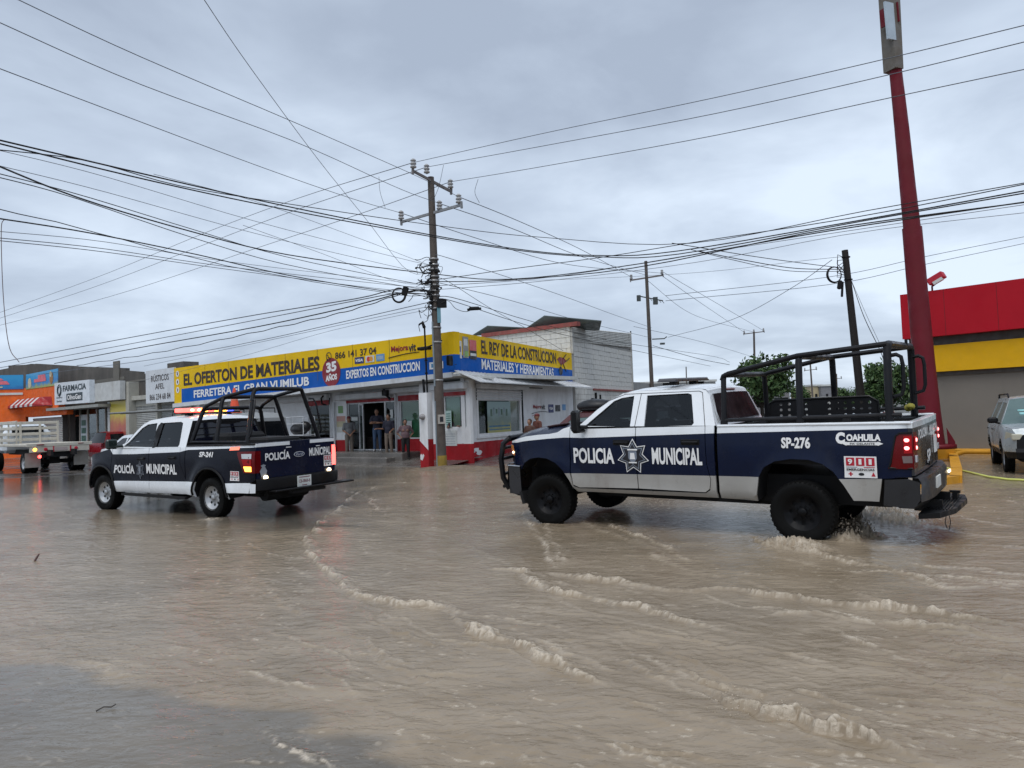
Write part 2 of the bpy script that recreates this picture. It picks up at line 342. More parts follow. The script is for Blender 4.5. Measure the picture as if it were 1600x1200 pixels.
def asphalt():
    m = bpy.data.materials.new('wet_asphalt'); m.use_nodes = True; t = m.node_tree; b = t.nodes['Principled BSDF']; L = t.links.new
    tcn = t.nodes.new('ShaderNodeTexCoord')
    def nz(s, d=5, r=.6):
        n = t.nodes.new('ShaderNodeTexNoise'); n.inputs['Scale'].default_value = s; n.inputs['Detail'].default_value = d; n.inputs['Roughness'].default_value = r; L(tcn.outputs['Object'], n.inputs['Vector']); return n.outputs[0]
    a = nz(.35); r = t.nodes.new('ShaderNodeValToRGB'); L(a, r.inputs[0]); r.color_ramp.elements[0].position = .38; r.color_ramp.elements[0].color = (.035, .034, .033, 1); r.color_ramp.elements[1].position = .66; r.color_ramp.elements[1].color = (.13, .115, .10, 1)
    L(r.outputs[0], b.inputs['Base Color'])
    q = t.nodes.new('ShaderNodeMapRange'); L(nz(.5, 6), q.inputs[0]); q.inputs[1].default_value = .4; q.inputs[2].default_value = .62; q.inputs[3].default_value = .07; q.inputs[4].default_value = .38; L(q.outputs[0], b.inputs['Roughness'])
    bp = t.nodes.new('ShaderNodeBump'); bp.inputs['Strength'].default_value = .25; bp.inputs['Distance'].default_value = .006; L(nz(90, 2), bp.inputs['Height']); L(bp.outputs[0], b.inputs['Normal']); return m
M_asph = asphalt()
gx = np.unique(np.concatenate([np.linspace(-60, 60, 161), np.array([-1500, -900, -500, -300, -180, -120, -90, -75, 75, 90, 120, 180, 300, 500, 900, 1500])]))
gy = np.unique(np.concatenate([np.linspace(-10, 70, 121), np.array([-1500, -500, -100, -30, 80, 100, 130, 180, 260, 400, 700, 1200, 2500])]))
GX, GY = np.meshgrid(gx, gy)
def road_z(x, y):
    s = y - 25.0 + 1.6 * (fbm(x * .15, y * .15, 3, 4) - .5) * 2
    return -0.06 + 0.064 * sstep(-3, 5, s)
road = grid_mesh('road', GX, GY, road_z(GX, GY), M_asph); tag(road, 'wet dark asphalt road running under the flood water', kind='structure')
# ---- flood water, one continuous sheet of silt-brown water with breaking ripples
ANG = .66
def water_mat():
    m = bpy.data.materials.new('muddy_water'); m.use_nodes = True; t = m.node_tree; b = t.nodes['Principled BSDF']; L = t.links.new
    def at_(n): a = t.nodes.new('ShaderNodeAttribute'); a.attribute_name = n; return a.outputs['Fac']
    tcn = t.nodes.new('ShaderNodeTexCoord')
    def nz(s, d=5, r=.6, sc=(1, 1, 1), rot=0.0, dist=0.0):
        mp = t.nodes.new('ShaderNodeMapping'); mp.inputs['Scale'].default_value = sc; mp.inputs['Rotation'].default_value = (0, 0, rot); L(tcn.outputs['Object'], mp.inputs[0])
        n = t.nodes.new('ShaderNodeTexNoise'); n.inputs['Scale'].default_value = s; n.inputs['Detail'].default_value = d; n.inputs['Roughness'].default_value = r; n.inputs['Distortion'].default_value = dist; L(mp.outputs[0], n.inputs['Vector']); return n.outputs[0]
    def mixc(f, a, c):
        x = t.nodes.new('ShaderNodeMix'); x.data_type = 'RGBA'
        for i, v in ((0, f), (6, a), (7, c)):
            if isinstance(v, (int, float)): x.inputs[i].default_value = v
            elif isinstance(v, tuple): x.inputs[i].default_value = v
            else: L(v, x.inputs[i])
        return x.outputs[2]
    def mth(op, a, c=None):
        x = t.nodes.new('ShaderNodeMath'); x.operation = op
        for i, v in ((0, a), (1, c)):
            if v is None: continue
            if isinstance(v, (int, float)): x.inputs[i].default_value = v
            else: L(v, x.inputs[i])
        return x.outputs[0]
    n1 = nz(.9, 6, .62, (1, 2.2, 1), ANG, .4)
    r1 = t.nodes.new('ShaderNodeValToRGB'); L(n1, r1.inputs[0]); r1.color_ramp.elements[0].position = .3; r1.color_ramp.elements[0].color = (.205, .158, .106, 1); r1.color_ramp.elements[1].position = .7; r1.color_ramp.elements[1].color = (.312, .25, .178, 1)
    n2 = nz(.6, 5, .6)
    r2 = t.nodes.new('ShaderNodeValToRGB'); L(n2, r2.inputs[0]); r2.color_ramp.elements[0].position = .35; r2.color_ramp.elements[0].color = (.052, .05, .045, 1); r2.color_ramp.elements[1].position = .7; r2.color_ramp.elements[1].color = (.135, .125, .108, 1)
    base = mixc(at_('mud'), r2.outputs[0], r1.outputs[0])
    fo = mth('MULTIPLY', at_('foam'), mth('ADD', mth('MULTIPLY', nz(38, 5, .7, (1, 1, 1), 0, .8), 2.2), -.45)); cl = t.nodes.new('ShaderNodeClamp'); L(fo, cl.inputs[0])
    L(mixc(cl.outputs[0], base, (.66, .575, .465, 1)), b.inputs['Base Color'])
    L(mth('ADD', mth('ADD', mth('MULTIPLY', cl.outputs[0], .35), mth('MULTIPLY', at_('mud'), .07)), .07), b.inputs['Roughness'])
    b.inputs['IOR'].default_value = 1.33
    h = mth('ADD', mth('MULTIPLY', nz(5.5, 4, .52, (1, 2.2, 1), ANG, .5), 1.0), mth('MULTIPLY', nz(30, 2, .5, (1, 1.8, 1), ANG, .3), .12))
    h = mth('ADD', h, mth('MULTIPLY', nz(55, 3, .6, (1, 1.7, 1), ANG, .4), .035)); h = mth('ADD', h, mth('MULTIPLY', mth('MULTIPLY', nz(70, 3, .7, (1, 1, 1), 0, 1.0), cl.outputs[0]), .45))
    bp = t.nodes.new('ShaderNodeBump'); bp.inputs['Distance'].default_value = .035
    L(mth('ADD', mth('MULTIPLY', at_('mud'), .50), .12), bp.inputs['Strength']); L(h, bp.inputs['Height']); L(bp.outputs[0], b.inputs['Normal']); return m
NR, NC = 900, 1000
rows = 1 / np.linspace(1 / 2.3, 1 / 33.0, NR)          # finer rows close by, where the ripples show
cols = np.linspace(-1.0, 1.0, NC)
WY = np.repeat(rows[:, None], NC, 1); WX = cols[None, :] * (0.93 * WY + 1.6)
def polydist(px, py, poly):
    best = np.full(px.shape, 1e9); side = np.zeros(px.shape); par = np.zeros(px.shape); acc = 0.0
    for a, b in zip(poly[:-1], poly[1:]):
        ax, ay = a.x, a.y; dx, dy = b.x - ax, b.y - ay; l2 = dx * dx + dy * dy
        t = np.clip(((px - ax) * dx + (py - ay) * dy) / l2, 0, 1); ex = px - ax - t * dx; ey = py - ay - t * dy; d = np.hypot(ex, ey)
        k = d < best; best[k] = d[k]; side[k] = np.sign(dx * ey - dy * ex)[k]; par[k] = (acc + t * math.sqrt(l2))[k]; acc += math.sqrt(l2)
    return best, side, par, acc
H_ = np.zeros(WX.shape); FO = np.zeros(WX.shape)
# wandering warp so that nothing runs dead straight
wx = WX + .18 * (fbm(WX * 1.3, WY * 1.3, 3, 31) - .5) + .12 * (fbm(WX * 5, WY * 5, 2, 32) - .5) + .05 * (fbm(WX * 14, WY * 14, 2, 35) - .5); wy = WY + .18 * (fbm(WX * 1.3, WY * 1.3, 3, 33) - .5) + .12 * (fbm(WX * 5, WY * 5, 2, 34) - .5) + .05 * (fbm(WX * 14, WY * 14, 2, 36) - .5)
lump = fbm(WX * 11, WY * 11, 3, 51); lump2 = fbm(WX * 34, WY * 34, 3, 52); patch = fbm(WX * 1.3, WY * 1.3, 3, 53)
def crest(pix, amp, width, foam, back=2.6, hi=1, breaking=0.0):
    global H_, FO
    pts = [gnd(x, y) for x, y in pix]
    x0 = min(p.x for p in pts) - 1; x1 = max(p.x for p in pts) + 1; y0 = min(p.y for p in pts) - 1; y1 = max(p.y for p in pts) + 1
    k = (WX > x0) & (WX < x1) & (WY > y0) & (WY < y1)
    px, py = wx[k], wy[k]
    d, s, par, L = polydist(px, py, pts); s = s * hi
    fade = sstep(0, .5, par) * sstep(0, .6, L - par) if L > 1.2 else sstep(0, .2, par) * sstep(0, .2, L - par)
    mod = .25 + 1.3 * vnoise(par * 2.3, par * 0 + amp * 999, 77); amp = amp * .44; width = width * .9; ls, l2, pc = lump[k], lump2[k], patch[k]
    gap = sstep(.22, .62, vnoise(par * 4.5, par * 0 + width * 777, 78)) * .6 + .4
    wv = np.where(s > 0, width * back, width * .45)
    g = np.exp(-(d / wv) ** 2)
    H_[k] += amp * fade * g * mod * (.55 + .6 * gap) * (1 + .9 * (ls - .5) + breaking * (l2 - .45) * 1.6)
    H_[k] -= amp * .3 * fade * np.exp(-((d - width * 1.5) / width) ** 2) * (s < 0)      # trough ahead of the crest
    lip = np.exp(-(d / (width * .55)) ** 2) * sstep(.36, .56, l2 * .7 + ls * .3) * (.3 + .7 * gap)
    lace = np.exp(-(d / (width * 3.2)) ** 2) * (s > 0) * sstep(.52, .66, l2 * .5 + ls * .5) * gap * .75
    FO[k] = np.maximum(FO[k], foam * fade * np.maximum(lip, lace) * np.clip(mod, .4, 1.3))
A = [(566, 766), (540, 785), (512, 805), (490, 826), (478, 845), (482, 862), (500, 880), (525, 896), (545, 918), (570, 934), (600, 941), (625, 946), (650, 944), (675, 948), (698, 946), (712, 957), (726, 974), (745, 987), (790, 1005), (830, 1025), (870, 1042), (915, 1066), (960, 1080)]
B = [(748, 887), (790, 890), (815, 892), (835, 907), (855, 921), (875, 930), (900, 931), (925, 933), (955, 942), (990, 947), (1030, 957), (1075, 970), (1110, 976), (1155, 992)]
Cc = [(840, 893), (930, 905), (1000, 917), (1062, 923), (1110, 920), (1158, 921), (1208, 933), (1250, 938), (1292, 942), (1375, 950), (1458, 958), (1530, 966), (1620, 977)]
C2 = [(1180, 948), (1225, 958), (1280, 960), (1375, 971), (1440, 979), (1600, 990)]
D = [(1085, 1063), (1100, 1068), (1120, 1080), (1137, 1092), (1155, 1103), (1175, 1108), (1192, 1113), (1208, 1117), (1230, 1119), (1250, 1125), (1262, 1136), (1275, 1143), (1300, 1148), (1333, 1155), (1375, 1163), (1417, 1180), (1458, 1197), (1490, 1212)]
Ee = [(806, 986), (822, 996), (850, 1008), (880, 1020), (905, 1026), (930, 1036), (965, 1046), (1000, 1055)]
Ff = [(1168, 832), (1182, 843), (1208, 854), (1258, 862), (1312, 874), (1375, 887), (1437, 904), (1500, 925)]
Gg = [(812, 797), (832, 822), (845, 845), (856, 865), (862, 882), (868, 893)]
G2 = [(838, 800), (856, 830), (863, 850), (880, 885)]
Hh = [(930, 806), (955, 822), (985, 832), (1020, 848), (1060, 866), (1100, 885)]
H2 = [(880, 800), (930, 826), (1000, 850), (1050, 878), (1090, 905)]
Ii = [(104, 1030), (118, 1038), (132, 1042), (170, 1046), (205, 1055), (250, 1062)]
I2 = [(128, 1008), (150, 1004), (180, 1005), (250, 1012), (320, 1012), (387, 1016), (458, 1014), (520, 1024), (600, 1042)]
Kk = [(530, 764), (560, 772), (576, 778), (585, 790), (592, 800)]; K2 = [(565, 772), (590, 760), (620, 754), (660, 752)]
for a_ in ((A, .062, .045, 1.25, 2.6, 1, .7), (B, .06, .042, 1.25, 2.6, 1, .5), (Cc, .07, .045, .95, 2.6, 1, .5), (C2, .035, .05, .5, 2.4, 1, .5), (D, .105, .042, 1.3, 2.8, 1, .5), (Ee, .042, .04, 1.0, 2, 1, .8), (Ff, .05, .055, 1.0, 2.6, 1, .5), (Gg, .03, .06, .8, 2, 1, .5), (G2, .02, .05, .5, 2, 1, .3), (Hh, .035, .06, .75, 2.2, 1, .4), (H2, .02, .08, .25, 2, 1, .2), (Ii, .02, .04, .7, 2.2, 1, .5), (I2, .018, .05, .35, 2.6, -1, .5), (Kk, .012, .07, .7, 2, 1, .2), (K2, .012, .08, .6, 2, -1, .2)):
    crest(*a_)
# many small secondary ripples, the way the runoff braids to the right
rng = random.Random(5)
for i in range(120):
    X = rng.uniform(330, 1640); Y = rng.uniform(830, 1195); n = rng.randint(3, 6); ln = rng.uniform(25, 95); sl = rng.uniform(.12, .62) if X < 1150 else rng.uniform(.02, .42)
    pts = [(X + ln * j, Y + ln * j * sl + rng.uniform(-5, 5)) for j in range(n)]
    if Y < 900 + (X - 600) * -.02 and X > 900 and Y < 905: continue
    pts = [p for p in pts if p[1] < 1230]
    if len(pts) > 2: crest(pts, rng.uniform(.008, .022), rng.uniform(.015, .04), rng.choice([0, 0, 0, .2, .45, .7]), 2.2, 1, .6)
for i in range(26):
    X = rng.uniform(1050, 1650); Y = rng.uniform(770, 905); ln = rng.uniform(30, 90); pts = [(X + ln * j, Y + ln * j * rng.uniform(.03, .16)) for j in range(4)]
    crest(pts, rng.uniform(.008, .02), rng.uniform(.04, .08), rng.choice([0, .3, .6, .8]), 2.2, 1, .4)
# splash humps where the rear wheels push through
for X, Y, a, r in ((1335, 812, .12, .22), (1322, 845, .09, .16), (1345, 838, .09, .2), (1380, 806, .12, .26), (1225, 852, .05, .22), (1262, 858, .05, .24), (860, 806, .06, .22), (835, 800, .05, .2), (1400, 815, .08, .3), (330, 812, .02, .2)):
    p = gnd(X, Y); d = np.hypot(WX - p.x, WY - p.y); g = np.exp(-(d / r) ** 2); H_ += a * g * (.15 + 2.0 * lump2 * lump2 * 1.6); FO = np.maximum(FO, .9 * g * sstep(.25, .55, lump2))
for X, Y in ((1262, 848), (852, 806), (1345, 815), (945, 780)):      # the tyres push a low collar of water
    p = gnd(X, Y); d = np.hypot(WX - p.x, WY - p.y); H_ += .035 * np.exp(-(d / .38) ** 4)
# mud mask (silt content is a property of the water)
J = [gnd(x, y) for x, y in ((-300, 1005), (0, 1038), (130, 1052), (250, 1082), (358, 1115), (437, 1126), (540, 1160), (660, 1210), (760, 1260))]
d, s, _, _ = polydist(WX, WY, J); mudJ = sstep(-.13, .13, d * s + .35 * (fbm(WX * 1.5, WY * 3, 3, 61) - .5))
FZ = [gnd(x, y) for x, y in ((-700, 790), (-100, 786), (60, 772), (200, 800), (350, 818), (478, 822), (515, 802), (556, 778), (575, 768), (540, 752), (600, 741), (700, 735), (800, 730), (1000, 716), (1400, 705), (2200, 700))]
d, s, _, _ = polydist(WX, WY, FZ); mudF = np.maximum(sstep(-1.3, 1.3, -d * s + 1.2 * (fbm(WX * .8, WY * .8, 3, 62) - .5)), sstep(-4.2, -2.2, WX + .8 * (fbm(WX * .7, WY * .7, 3, 64) - .5) + .10 * (WY - 16)))
mud = np.clip(np.maximum(.34, mudJ) * np.maximum(.05, mudF), 0, 1) * (.72 + .5 * fbm(WX * .5, WY * .5, 3, 63)); mud = np.clip(mud, 0, 1)
# general chop
ca, sa = math.cos(ANG), math.sin(ANG); U_ = WX * ca - WY * sa; V_ = WX * sa + WY * ca
rid = 1 - np.abs(2 * fbm(U_ * 1.5, V_ * 4.0, 3, 75, .5) - 1)
rid2 = 1 - np.abs(2 * fbm(U_ * 4, V_ * 9, 2, 76, .5) - 1)
chop = .024 * (fbm(U_ * 1.0, V_ * 2.6, 3, 71) - .5) + .014 * (fbm(U_ * 3.4, V_ * 7, 2, 72) - .5) + .006 * (fbm(U_ * 8, V_ * 15, 2, 76, .5) - .5)
rough_zone = sstep(7.5, 5.0, WY) * .5 + .6
H_ += chop * (.12 + .95 * mud) * rough_zone * 1.15
FO = np.maximum(FO, .6 * sstep(.74, .84, fbm(U_ * 11, V_ * 24, 3, 81)) * mud * sstep(.42, .62, patch))
edge = sstep(1.0, .93, np.abs(cols))[None, :] * sstep(33, 29, WY)
H_ = H_ * edge
flood = grid_mesh('flood_water', WX, WY, H_, water_mat(), {'mud': mud, 'foam': np.clip(FO, 0, 1)})
tag(flood, 'silt brown flood water with foaming ripples covering the street', kind='structure')
def blank(*a): pass
# ---- sidewalk round the corner shop
M_side = mat('sidewalk_concrete', (0.13, 0.12, 0.11), 0.22, var=0.25, vscale=1.2, bump=0.3, dirt=(0.07, 0.06, 0.05), dirtamt=.7)
mb = MB(); ts = np.linspace(-45, 0, 46)
for a, b in zip(ts[:-1], ts[1:]):
    prof = [(-1.0, -.02), (-.9, .03), (.0, .08), (.9, .2), (1.46, .24)]
    for (o0, z0), (o1, z1) in zip(prof[:-1], prof[1:]):
        mb.quad(SL(a, o0, z0), SL(b, o0, z0), SL(b, o1, z1), SL(a, o1, z1))
part('sidewalk', mb, M_side, None); tag(bpy.data.objects['sidewalk'], 'wet grey concrete pavement sloping up to the shop row', kind='structure')
mb = MB(); prof = [(-1.6, -.02), (-1.3, .03), (-.8, .12), (0.05, .2)]
ts = [(-.0, 0.0), (1.2, .35), (2.4, .8), (4.5, 1.25), (12, 1.5), (30, 1.7), (60, 2.0)]
for (a, ka), (b, kb) in zip(ts[:-1], ts[1:]):
    for (o0, z0), (o1, z1) in zip(prof[:-1], prof[1:]):
        mb.quad(SR(a, o0, z0 * ka), SR(b, o0, z0 * kb), SR(b, o1, z1 * kb), SR(a, o1, z1 * ka))
o = part('pavement', mb, M_side, None); tag(o, 'wet concrete pavement along the side street by the red plinth', kind='structure')
M_mound = mat('silt_mound', (.16, .12, .085), .5, var=.3, vscale=6, bump=.8, dirt=(.3, .2, .05), dirtamt=.4)
for X, Y, rx, ry, lb in ((738, 735, .55, .35, 'yellowish heap of silt on the kerb right of the big pole'), (700, 733, .8, .3, 'low brown heap of silt round the foot of the big pole')):
    p = gnd(X, Y, .0); mb = MB(); V = []; n = 28
    for i in range(9):
        for k in range(n):
            a = 2 * PI * k / n; r = i / 8; V.append((p.x + rx * 2 * r * math.cos(a) * (1 + .15 * math.sin(3 * a)), p.y + ry * 3 * r * math.sin(a), -.03 + .13 * (1 - r * r) + .03 * random.random() * (1 - r)))
    mb.add(V, [(i * n + k, i * n + (k + 1) % n, (i + 1) * n + (k + 1) % n, (i + 1) * n + k) for i in range(8) for k in range(n)], 0, True)
    o = mb.build('silt_heap', M_mound); tag(o, lb, 'silt', kind='stuff')

rs = random.Random(21); mb = MB()
for X, Y, sp, hgt, n_ in ((1325, 842, .22, .22, 130), (1345, 830, .25, .16, 70), (1385, 806, .25, .2, 70), (1225, 853, .2, .06, 50), (1150, 1105, .25, .05, 40), (1205, 1118, .2, .06, 40)):
    p = gnd(X, Y)
    for i in range(n_):
        r_ = rs.uniform(.003, .011) * (1 if Y < 900 else .45); h = abs(rs.gauss(0, .5)) * hgt; q = p + Vector((rs.gauss(0, sp * .5), rs.gauss(0, sp * .5), .02 + h)); mb.ell(q, (r_, r_, r_ * rs.uniform(1, 1.8)), 5, 4)
o = mb.build('splash_drops', mat('splash_water', (.42, .35, .27), .12)); tag(o, 'drops of brown water thrown up by the tyres and breaking ripples', kind='stuff')
# ================================================================== BUILDINGS
def fL(o, off=0.0): return lambda u, v: SL(u, o - off, v)
def fR(o, off=0.0): return lambda u, v: SR(u, o - off, v)
RL = dL.to_4d(); RotL = Matrix((dL, nL, Z)).transposed(); RotR = Matrix((dR, nR, Z)).transposed()
def bL(mb, t0, t1, o0, o1, z0, z1, mi=0, bev=0): mb.box(SL((t0 + t1) / 2, (o0 + o1) / 2, (z0 + z1) / 2), (abs(t1 - t0), abs(o1 - o0), abs(z1 - z0)), mi, RotL, bev)
def bR(mb, t0, t1, o0, o1, z0, z1, mi=0, bev=0): mb.box(SR((t0 + t1) / 2, (o0 + o1) / 2, (z0 + z1) / 2), (abs(t1 - t0), abs(o1 - o0), abs(z1 - z0)), mi, RotR, bev)
def slabq(mb, P, th, mi=0):
    """quad P thickened by vector th"""
    th = Vector(th); Q = [Vector(p) for p in P] + [Vector(p) + th for p in P]
    mb.add(Q, [(0, 1, 2, 3), (7, 6, 5, 4), (0, 4, 5, 1), (1, 5, 6, 2), (2, 6, 7, 3), (3, 7, 4, 0)], mi)
def shutter(mb, fm, x0, x1, z0, z1, pitch=.09, depth=.025, mi=0):
    n = max(2, int((z1 - z0) / pitch)); V = []; 
    for i in range(n * 2 + 1):
        z = z0 + (z1 - z0) * i / (2 * n); d = depth if i % 2 else 0
        V += [fm(x0, z, d), fm(x1, z, d)]
    mb.add(V, [(2 * i, 2 * i + 1, 2 * i + 3, 2 * i + 2) for i in range(n * 2)], mi)
# ---------------- corner hardware shop
shop = empty('corner_shop', SL(0, 0, 0), 'white corner hardware shop with red plinth under yellow and blue fascia signs', 'shop')
def P_(name, mb, mats, parent=shop, **k):
    o = mb.build(name, mats, None, **k)
    if parent is not None:
        o.parent = parent; o.matrix_parent_inverse = parent.matrix_world.inverted() if not parent.parent else (parent.parent.matrix_world @ Matrix.Identity(4)).inverted()
    return o
def under(o, parent):
    bpy.context.view_layer.update(); o.parent = parent; o.matrix_parent_inverse = parent.matrix_world.inverted(); return o
def Q_(name, mb, mats, parent, **k): return under(mb.build(name, mats, None, **k), parent)
bpy.context.view_layer.update()
WO = 1.45
mb = MB()          # shell of the shop
def wallL(o, t0, t1, z0, z1, mi=0, th=.15): bL(mb, t0, t1, o, o + th, z0, z1, mi)
# left wall with openings: [window -10.6..-9.1][door -7.85..-4.8][window -4.5..-3.15]
for t0, t1 in ((-21, -10.6), (-8.95, -7.86), (-4.79, -4.5), (-3.14, -2.3)): wallL(WO, t0, t1, .92, 3.05); wallL(WO - .004, t0, t1, .1, .92, 1, .158)
wallL(WO, -7.86, -4.79, 2.62, 3.05); wallL(WO, -4.5, -3.14, 2.69, 3.05); wallL(WO - .004, -4.5, -3.14, .1, .92, 1, .158); wallL(WO, -10.6, -8.95, 2.7, 3.05); wallL(WO - .004, -10.6, -8.95, .1, .92, 1, .158)
bL(mb, -2.45, -2.3, .6, WO, .92, 3.05); bL(mb, -2.454, -2.296, .596, WO, -.06, .92, 1)        # return
# front bay beside the corner
wallL(.6, -2.3, -1.2, .75, 3.05); wallL(.596, -2.3, -1.2, -.08, .75, 1, .158); wallL(.6, -1.2, -.06, .75, 1.33); wallL(.596, -1.2, -.06, -.08, .75, 1, .158); wallL(.6, -1.2, -.06, 2.66, 3.05); wallL(.6, -.06, .13, .75, 3.05); wallL(.596, -.06, .13, -.08, .75, 1, .158)
# side-street wall
def wallR(t0, t1, z0, z1, mi=0, o=0.0, th=.15): bR(mb, t0, t1, o, o + th, z0, z1, mi)
wallR(.62, 1.5, .78, 3.3); wallR(1.5, 5.35, .78, .98); wallR(5.35, 11.3, .78, 3.3); wallR(1.5, 5.35, 2.95, 3.3)
mb.quad(SR(.62, -.004, -.05), SR(11.3, -.004, .1), SR(11.3, -.004, .78), SR(.62, -.004, .78), 1)
bL(mb, -21, .0, WO + .3, 8, 3.2, 3.35, 2); bR(mb, 3.5, 11.3, .2, 6, 3.3, 3.45, 2)         # roof slabs
bL(mb, -21, -2.3, WO + .15, 8.5, -.05, .2, 3)
P_('wall', mb, [M_wall, M_plinth, M_soffit, M_side])
# interior: back wall, ceiling, dark goods
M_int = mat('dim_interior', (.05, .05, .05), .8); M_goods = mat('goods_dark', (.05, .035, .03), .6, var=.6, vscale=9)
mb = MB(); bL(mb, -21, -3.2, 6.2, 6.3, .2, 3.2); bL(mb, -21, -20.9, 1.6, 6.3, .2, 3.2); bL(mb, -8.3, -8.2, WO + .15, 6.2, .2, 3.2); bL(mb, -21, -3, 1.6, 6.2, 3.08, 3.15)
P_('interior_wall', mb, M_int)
mb = MB(); bL(mb, -6.6, -4.0, 4.0, 4.5, .2, 1.2, 0)
for i in range(3): bL(mb, -7.9, -7.3, 2.6 + i, 3.2 + i, .2, 1.0 + .3 * i, 0)
bL(mb, -6.5, -6.25, WO + .4, WO + .65, .46, 1.0, 0)
P_('counter', mb, M_goods)
# canopy soffit and white gutter
mb = MB(); slabq(mb, [SL(-20.2, -.02, 2.9), SL(.25, -.02, 3.2), SL(.6, WO, 3.08), SL(-20.2, WO, 2.98)], (0, 0, .08), 0)
P_('canopy', mb, M_soffit)
mb = MB(); slabq(mb, [SL(-20.2, -.06, 2.80), SL(-.1, -.06, 3.17), SL(-.1, -.06, 3.35), SL(-20.2, -.06, 3.0)], nL * .09, 0)
P_('gutter', mb, M_metalwhite)
mb = MB(); slabq(mb, [SR(-.15, -.08, 3.37), SR(11.5, -.05, 3.25), SR(11.8, -.95, 2.95), SR(.2, -.95, 2.93)], (0, 0, .035), 0)
for i in range(40):
    t = .1 + 11.2 * i / 39; mb.tube([SR(t, -.06, 3.42 - .011 * t), SR(t + .1, -.94, 2.985)], .012, 4)
P_('awning', mb, M_metalwhite)
# signs
M_seam = mat('sign_seam', (.12, .09, .02), .5)
mb = MB(); slabq(mb, [SL(-19.35, 0, 3.42), SL(0, 0, 3.99), SL(0, 0, 4.81), SL(-20.1, 0, 4.86), SL(-20.1, 0, 3.42)][:4], nL * .3, 0) if False else None
def sgn(o, t0, t1, za0, za1, zb0, zb1, mi, depth=.3): slabq(mb, [SL(t0, o, za0), SL(t1, o, za1), SL(t1, o, zb1), SL(t0, o, zb0)], nL * depth, mi)
sgn(0, -20.1, -19.35, 3.02, 3.02, 4.86, 4.86, 0); sgn(0, -19.35, 0, 3.74, 3.99, 4.86, 4.81, 0); sgn(0.002, -19.35, 0, 3.02, 3.36, 3.74, 3.99, 1)
slabq(mb, [SR(0.0, 0.0, 3.99), SR(11.35, 0.0, 3.88), SR(11.35, 0, 4.72), SR(0, 0, 4.81)], nR * .25, 0); slabq(mb, [SR(0, .002, 3.43), SR(11.35, .002, 3.28), SR(11.35, .002, 3.88), SR(0, .002, 3.99)], nR * .25, 1)
P_('fascia_sign', mb, [M_yellow, M_bluesign])
fs = bpy.data.objects['fascia_sign']
mb = MB()
for t in (-17, -14.8, -12.5, -10.2, -7.9, -5.6, -3.4): bL(mb, t - .008, t + .008, -.006, .0, 3.3 + .017 * (t + 19), 4.84)
for t in (3.9, 7.6): bR(mb, t - .008, t + .008, -.006, .0, 3.4, 4.75)
Q_('panel_seam', mb, M_seam, fs)
def lsign(name, s, t0, z0, t1, z1, m, bold=.03, dy=0.0, side='L', sh=0.0, parent=None):
    mb = MB(); text(mb, s, (lambda u, v: SL(u, -.012, v)) if side == 'L' else (lambda u, v: SR(u, -.012, v)), t0, z0, t1, z1, 0, bold, sh, dy)
    return Q_(name, mb, m, parent or fs)
lsign('lettering', 'EL OFERTON DE MATERIALES', -19.1, 3.88, -7.75, 4.50, M_ink, .035, .05)
lsign('lettering', 'FERRETERA EL GRAN VUMILUB', -18.1, 3.21, -8.5, 3.60, M_letter, .03, .12)
lsign('lettering', 'EXPERTOS EN CONSTRUCCION', -6.02, 3.45, -1.75, 3.80, M_letter, .03, .07)
lsign('lettering', '866 141 37 04', -6.7, 4.32, -4.15, 4.60, M_ink, .02, .02)
lsign('lettering', 'Mejora', -3.3, 4.26, -2.35, 4.55, M_valance, .03, .01); lsign('lettering', 'vit', -2.33, 4.26, -1.93, 4.55, M_ink, .03, .01)
def discL(mb, t, z, r, off, mi=0, n=28, ry=None): mb.add([SL(t + r * math.cos(2 * PI * i / n), -off, z + (ry or r) * math.sin(2 * PI * i / n)) for i in range(n)], [tuple(range(n))], mi)
def quadL(mb, t0, z0, t1, z1, off, mi=0): mb.quad(SL(t0, -off, z0), SL(t1, -off, z0), SL(t1, -off, z1), SL(t0, -off, z1), mi)
def quadR(mb, t0, z0, t1, z1, off, mi=0): mb.quad(SR(t0, -off, z0), SR(t1, -off, z0), SR(t1, -off, z1), SR(t0, -off, z1), mi)
mb = MB(); discL(mb, -6.98, 3.80, .60, .014, 0); text(mb, '35', lambda u, v: SL(u, -.02, v), -7.3, 3.78, -6.62, 4.2, 1, .05, 0, .06); text(mb, 'A\u00d1OS', lambda u, v: SL(u, -.02, v), -7.35, 3.42, -6.6, 3.72, 1, .05, 0, .06)
Q_('anniversary_badge', mb, [mat('badge_red', (.24, .02, .03), .5), M_letter], fs)
mb = MB()   # phone icon: ring and handset
n = 24; V = [SL(-7.12 + r * math.cos(2 * PI * i / n), -.014, 4.47 + r * math.sin(2 * PI * i / n)) for r in (.18, .145) for i in range(n)]
mb.add(V, [(i, (i + 1) % n, n + (i + 1) % n, n + i) for i in range(n)]); mb.add([SL(-7.28, -.014, 4.26), SL(-7.12, -.014, 4.30), SL(-7.27, -.014, 4.42)], [(0, 1, 2)]); mb.tube([SL(-7.18, -.02, 4.53), SL(-7.15, -.02, 4.44), SL(-7.06, -.02, 4.40)], .022, 6)
mb.tube([SL(-3.45 + .13 * i, -.016, 4.12 + .1 * math.sin(i / 14 * 1.9)) for i in range(14)], .014, 5)
Q_('phone_icon', mb, M_ink, fs)
mb = MB(); quadL(mb, -5.46, 4.03, -4.9, 4.29, .014, 0); text(mb, 'VISA', lambda u, v: SL(u, -.02, v), -5.4, 4.1, -4.96, 4.22, 1, .04, .25)
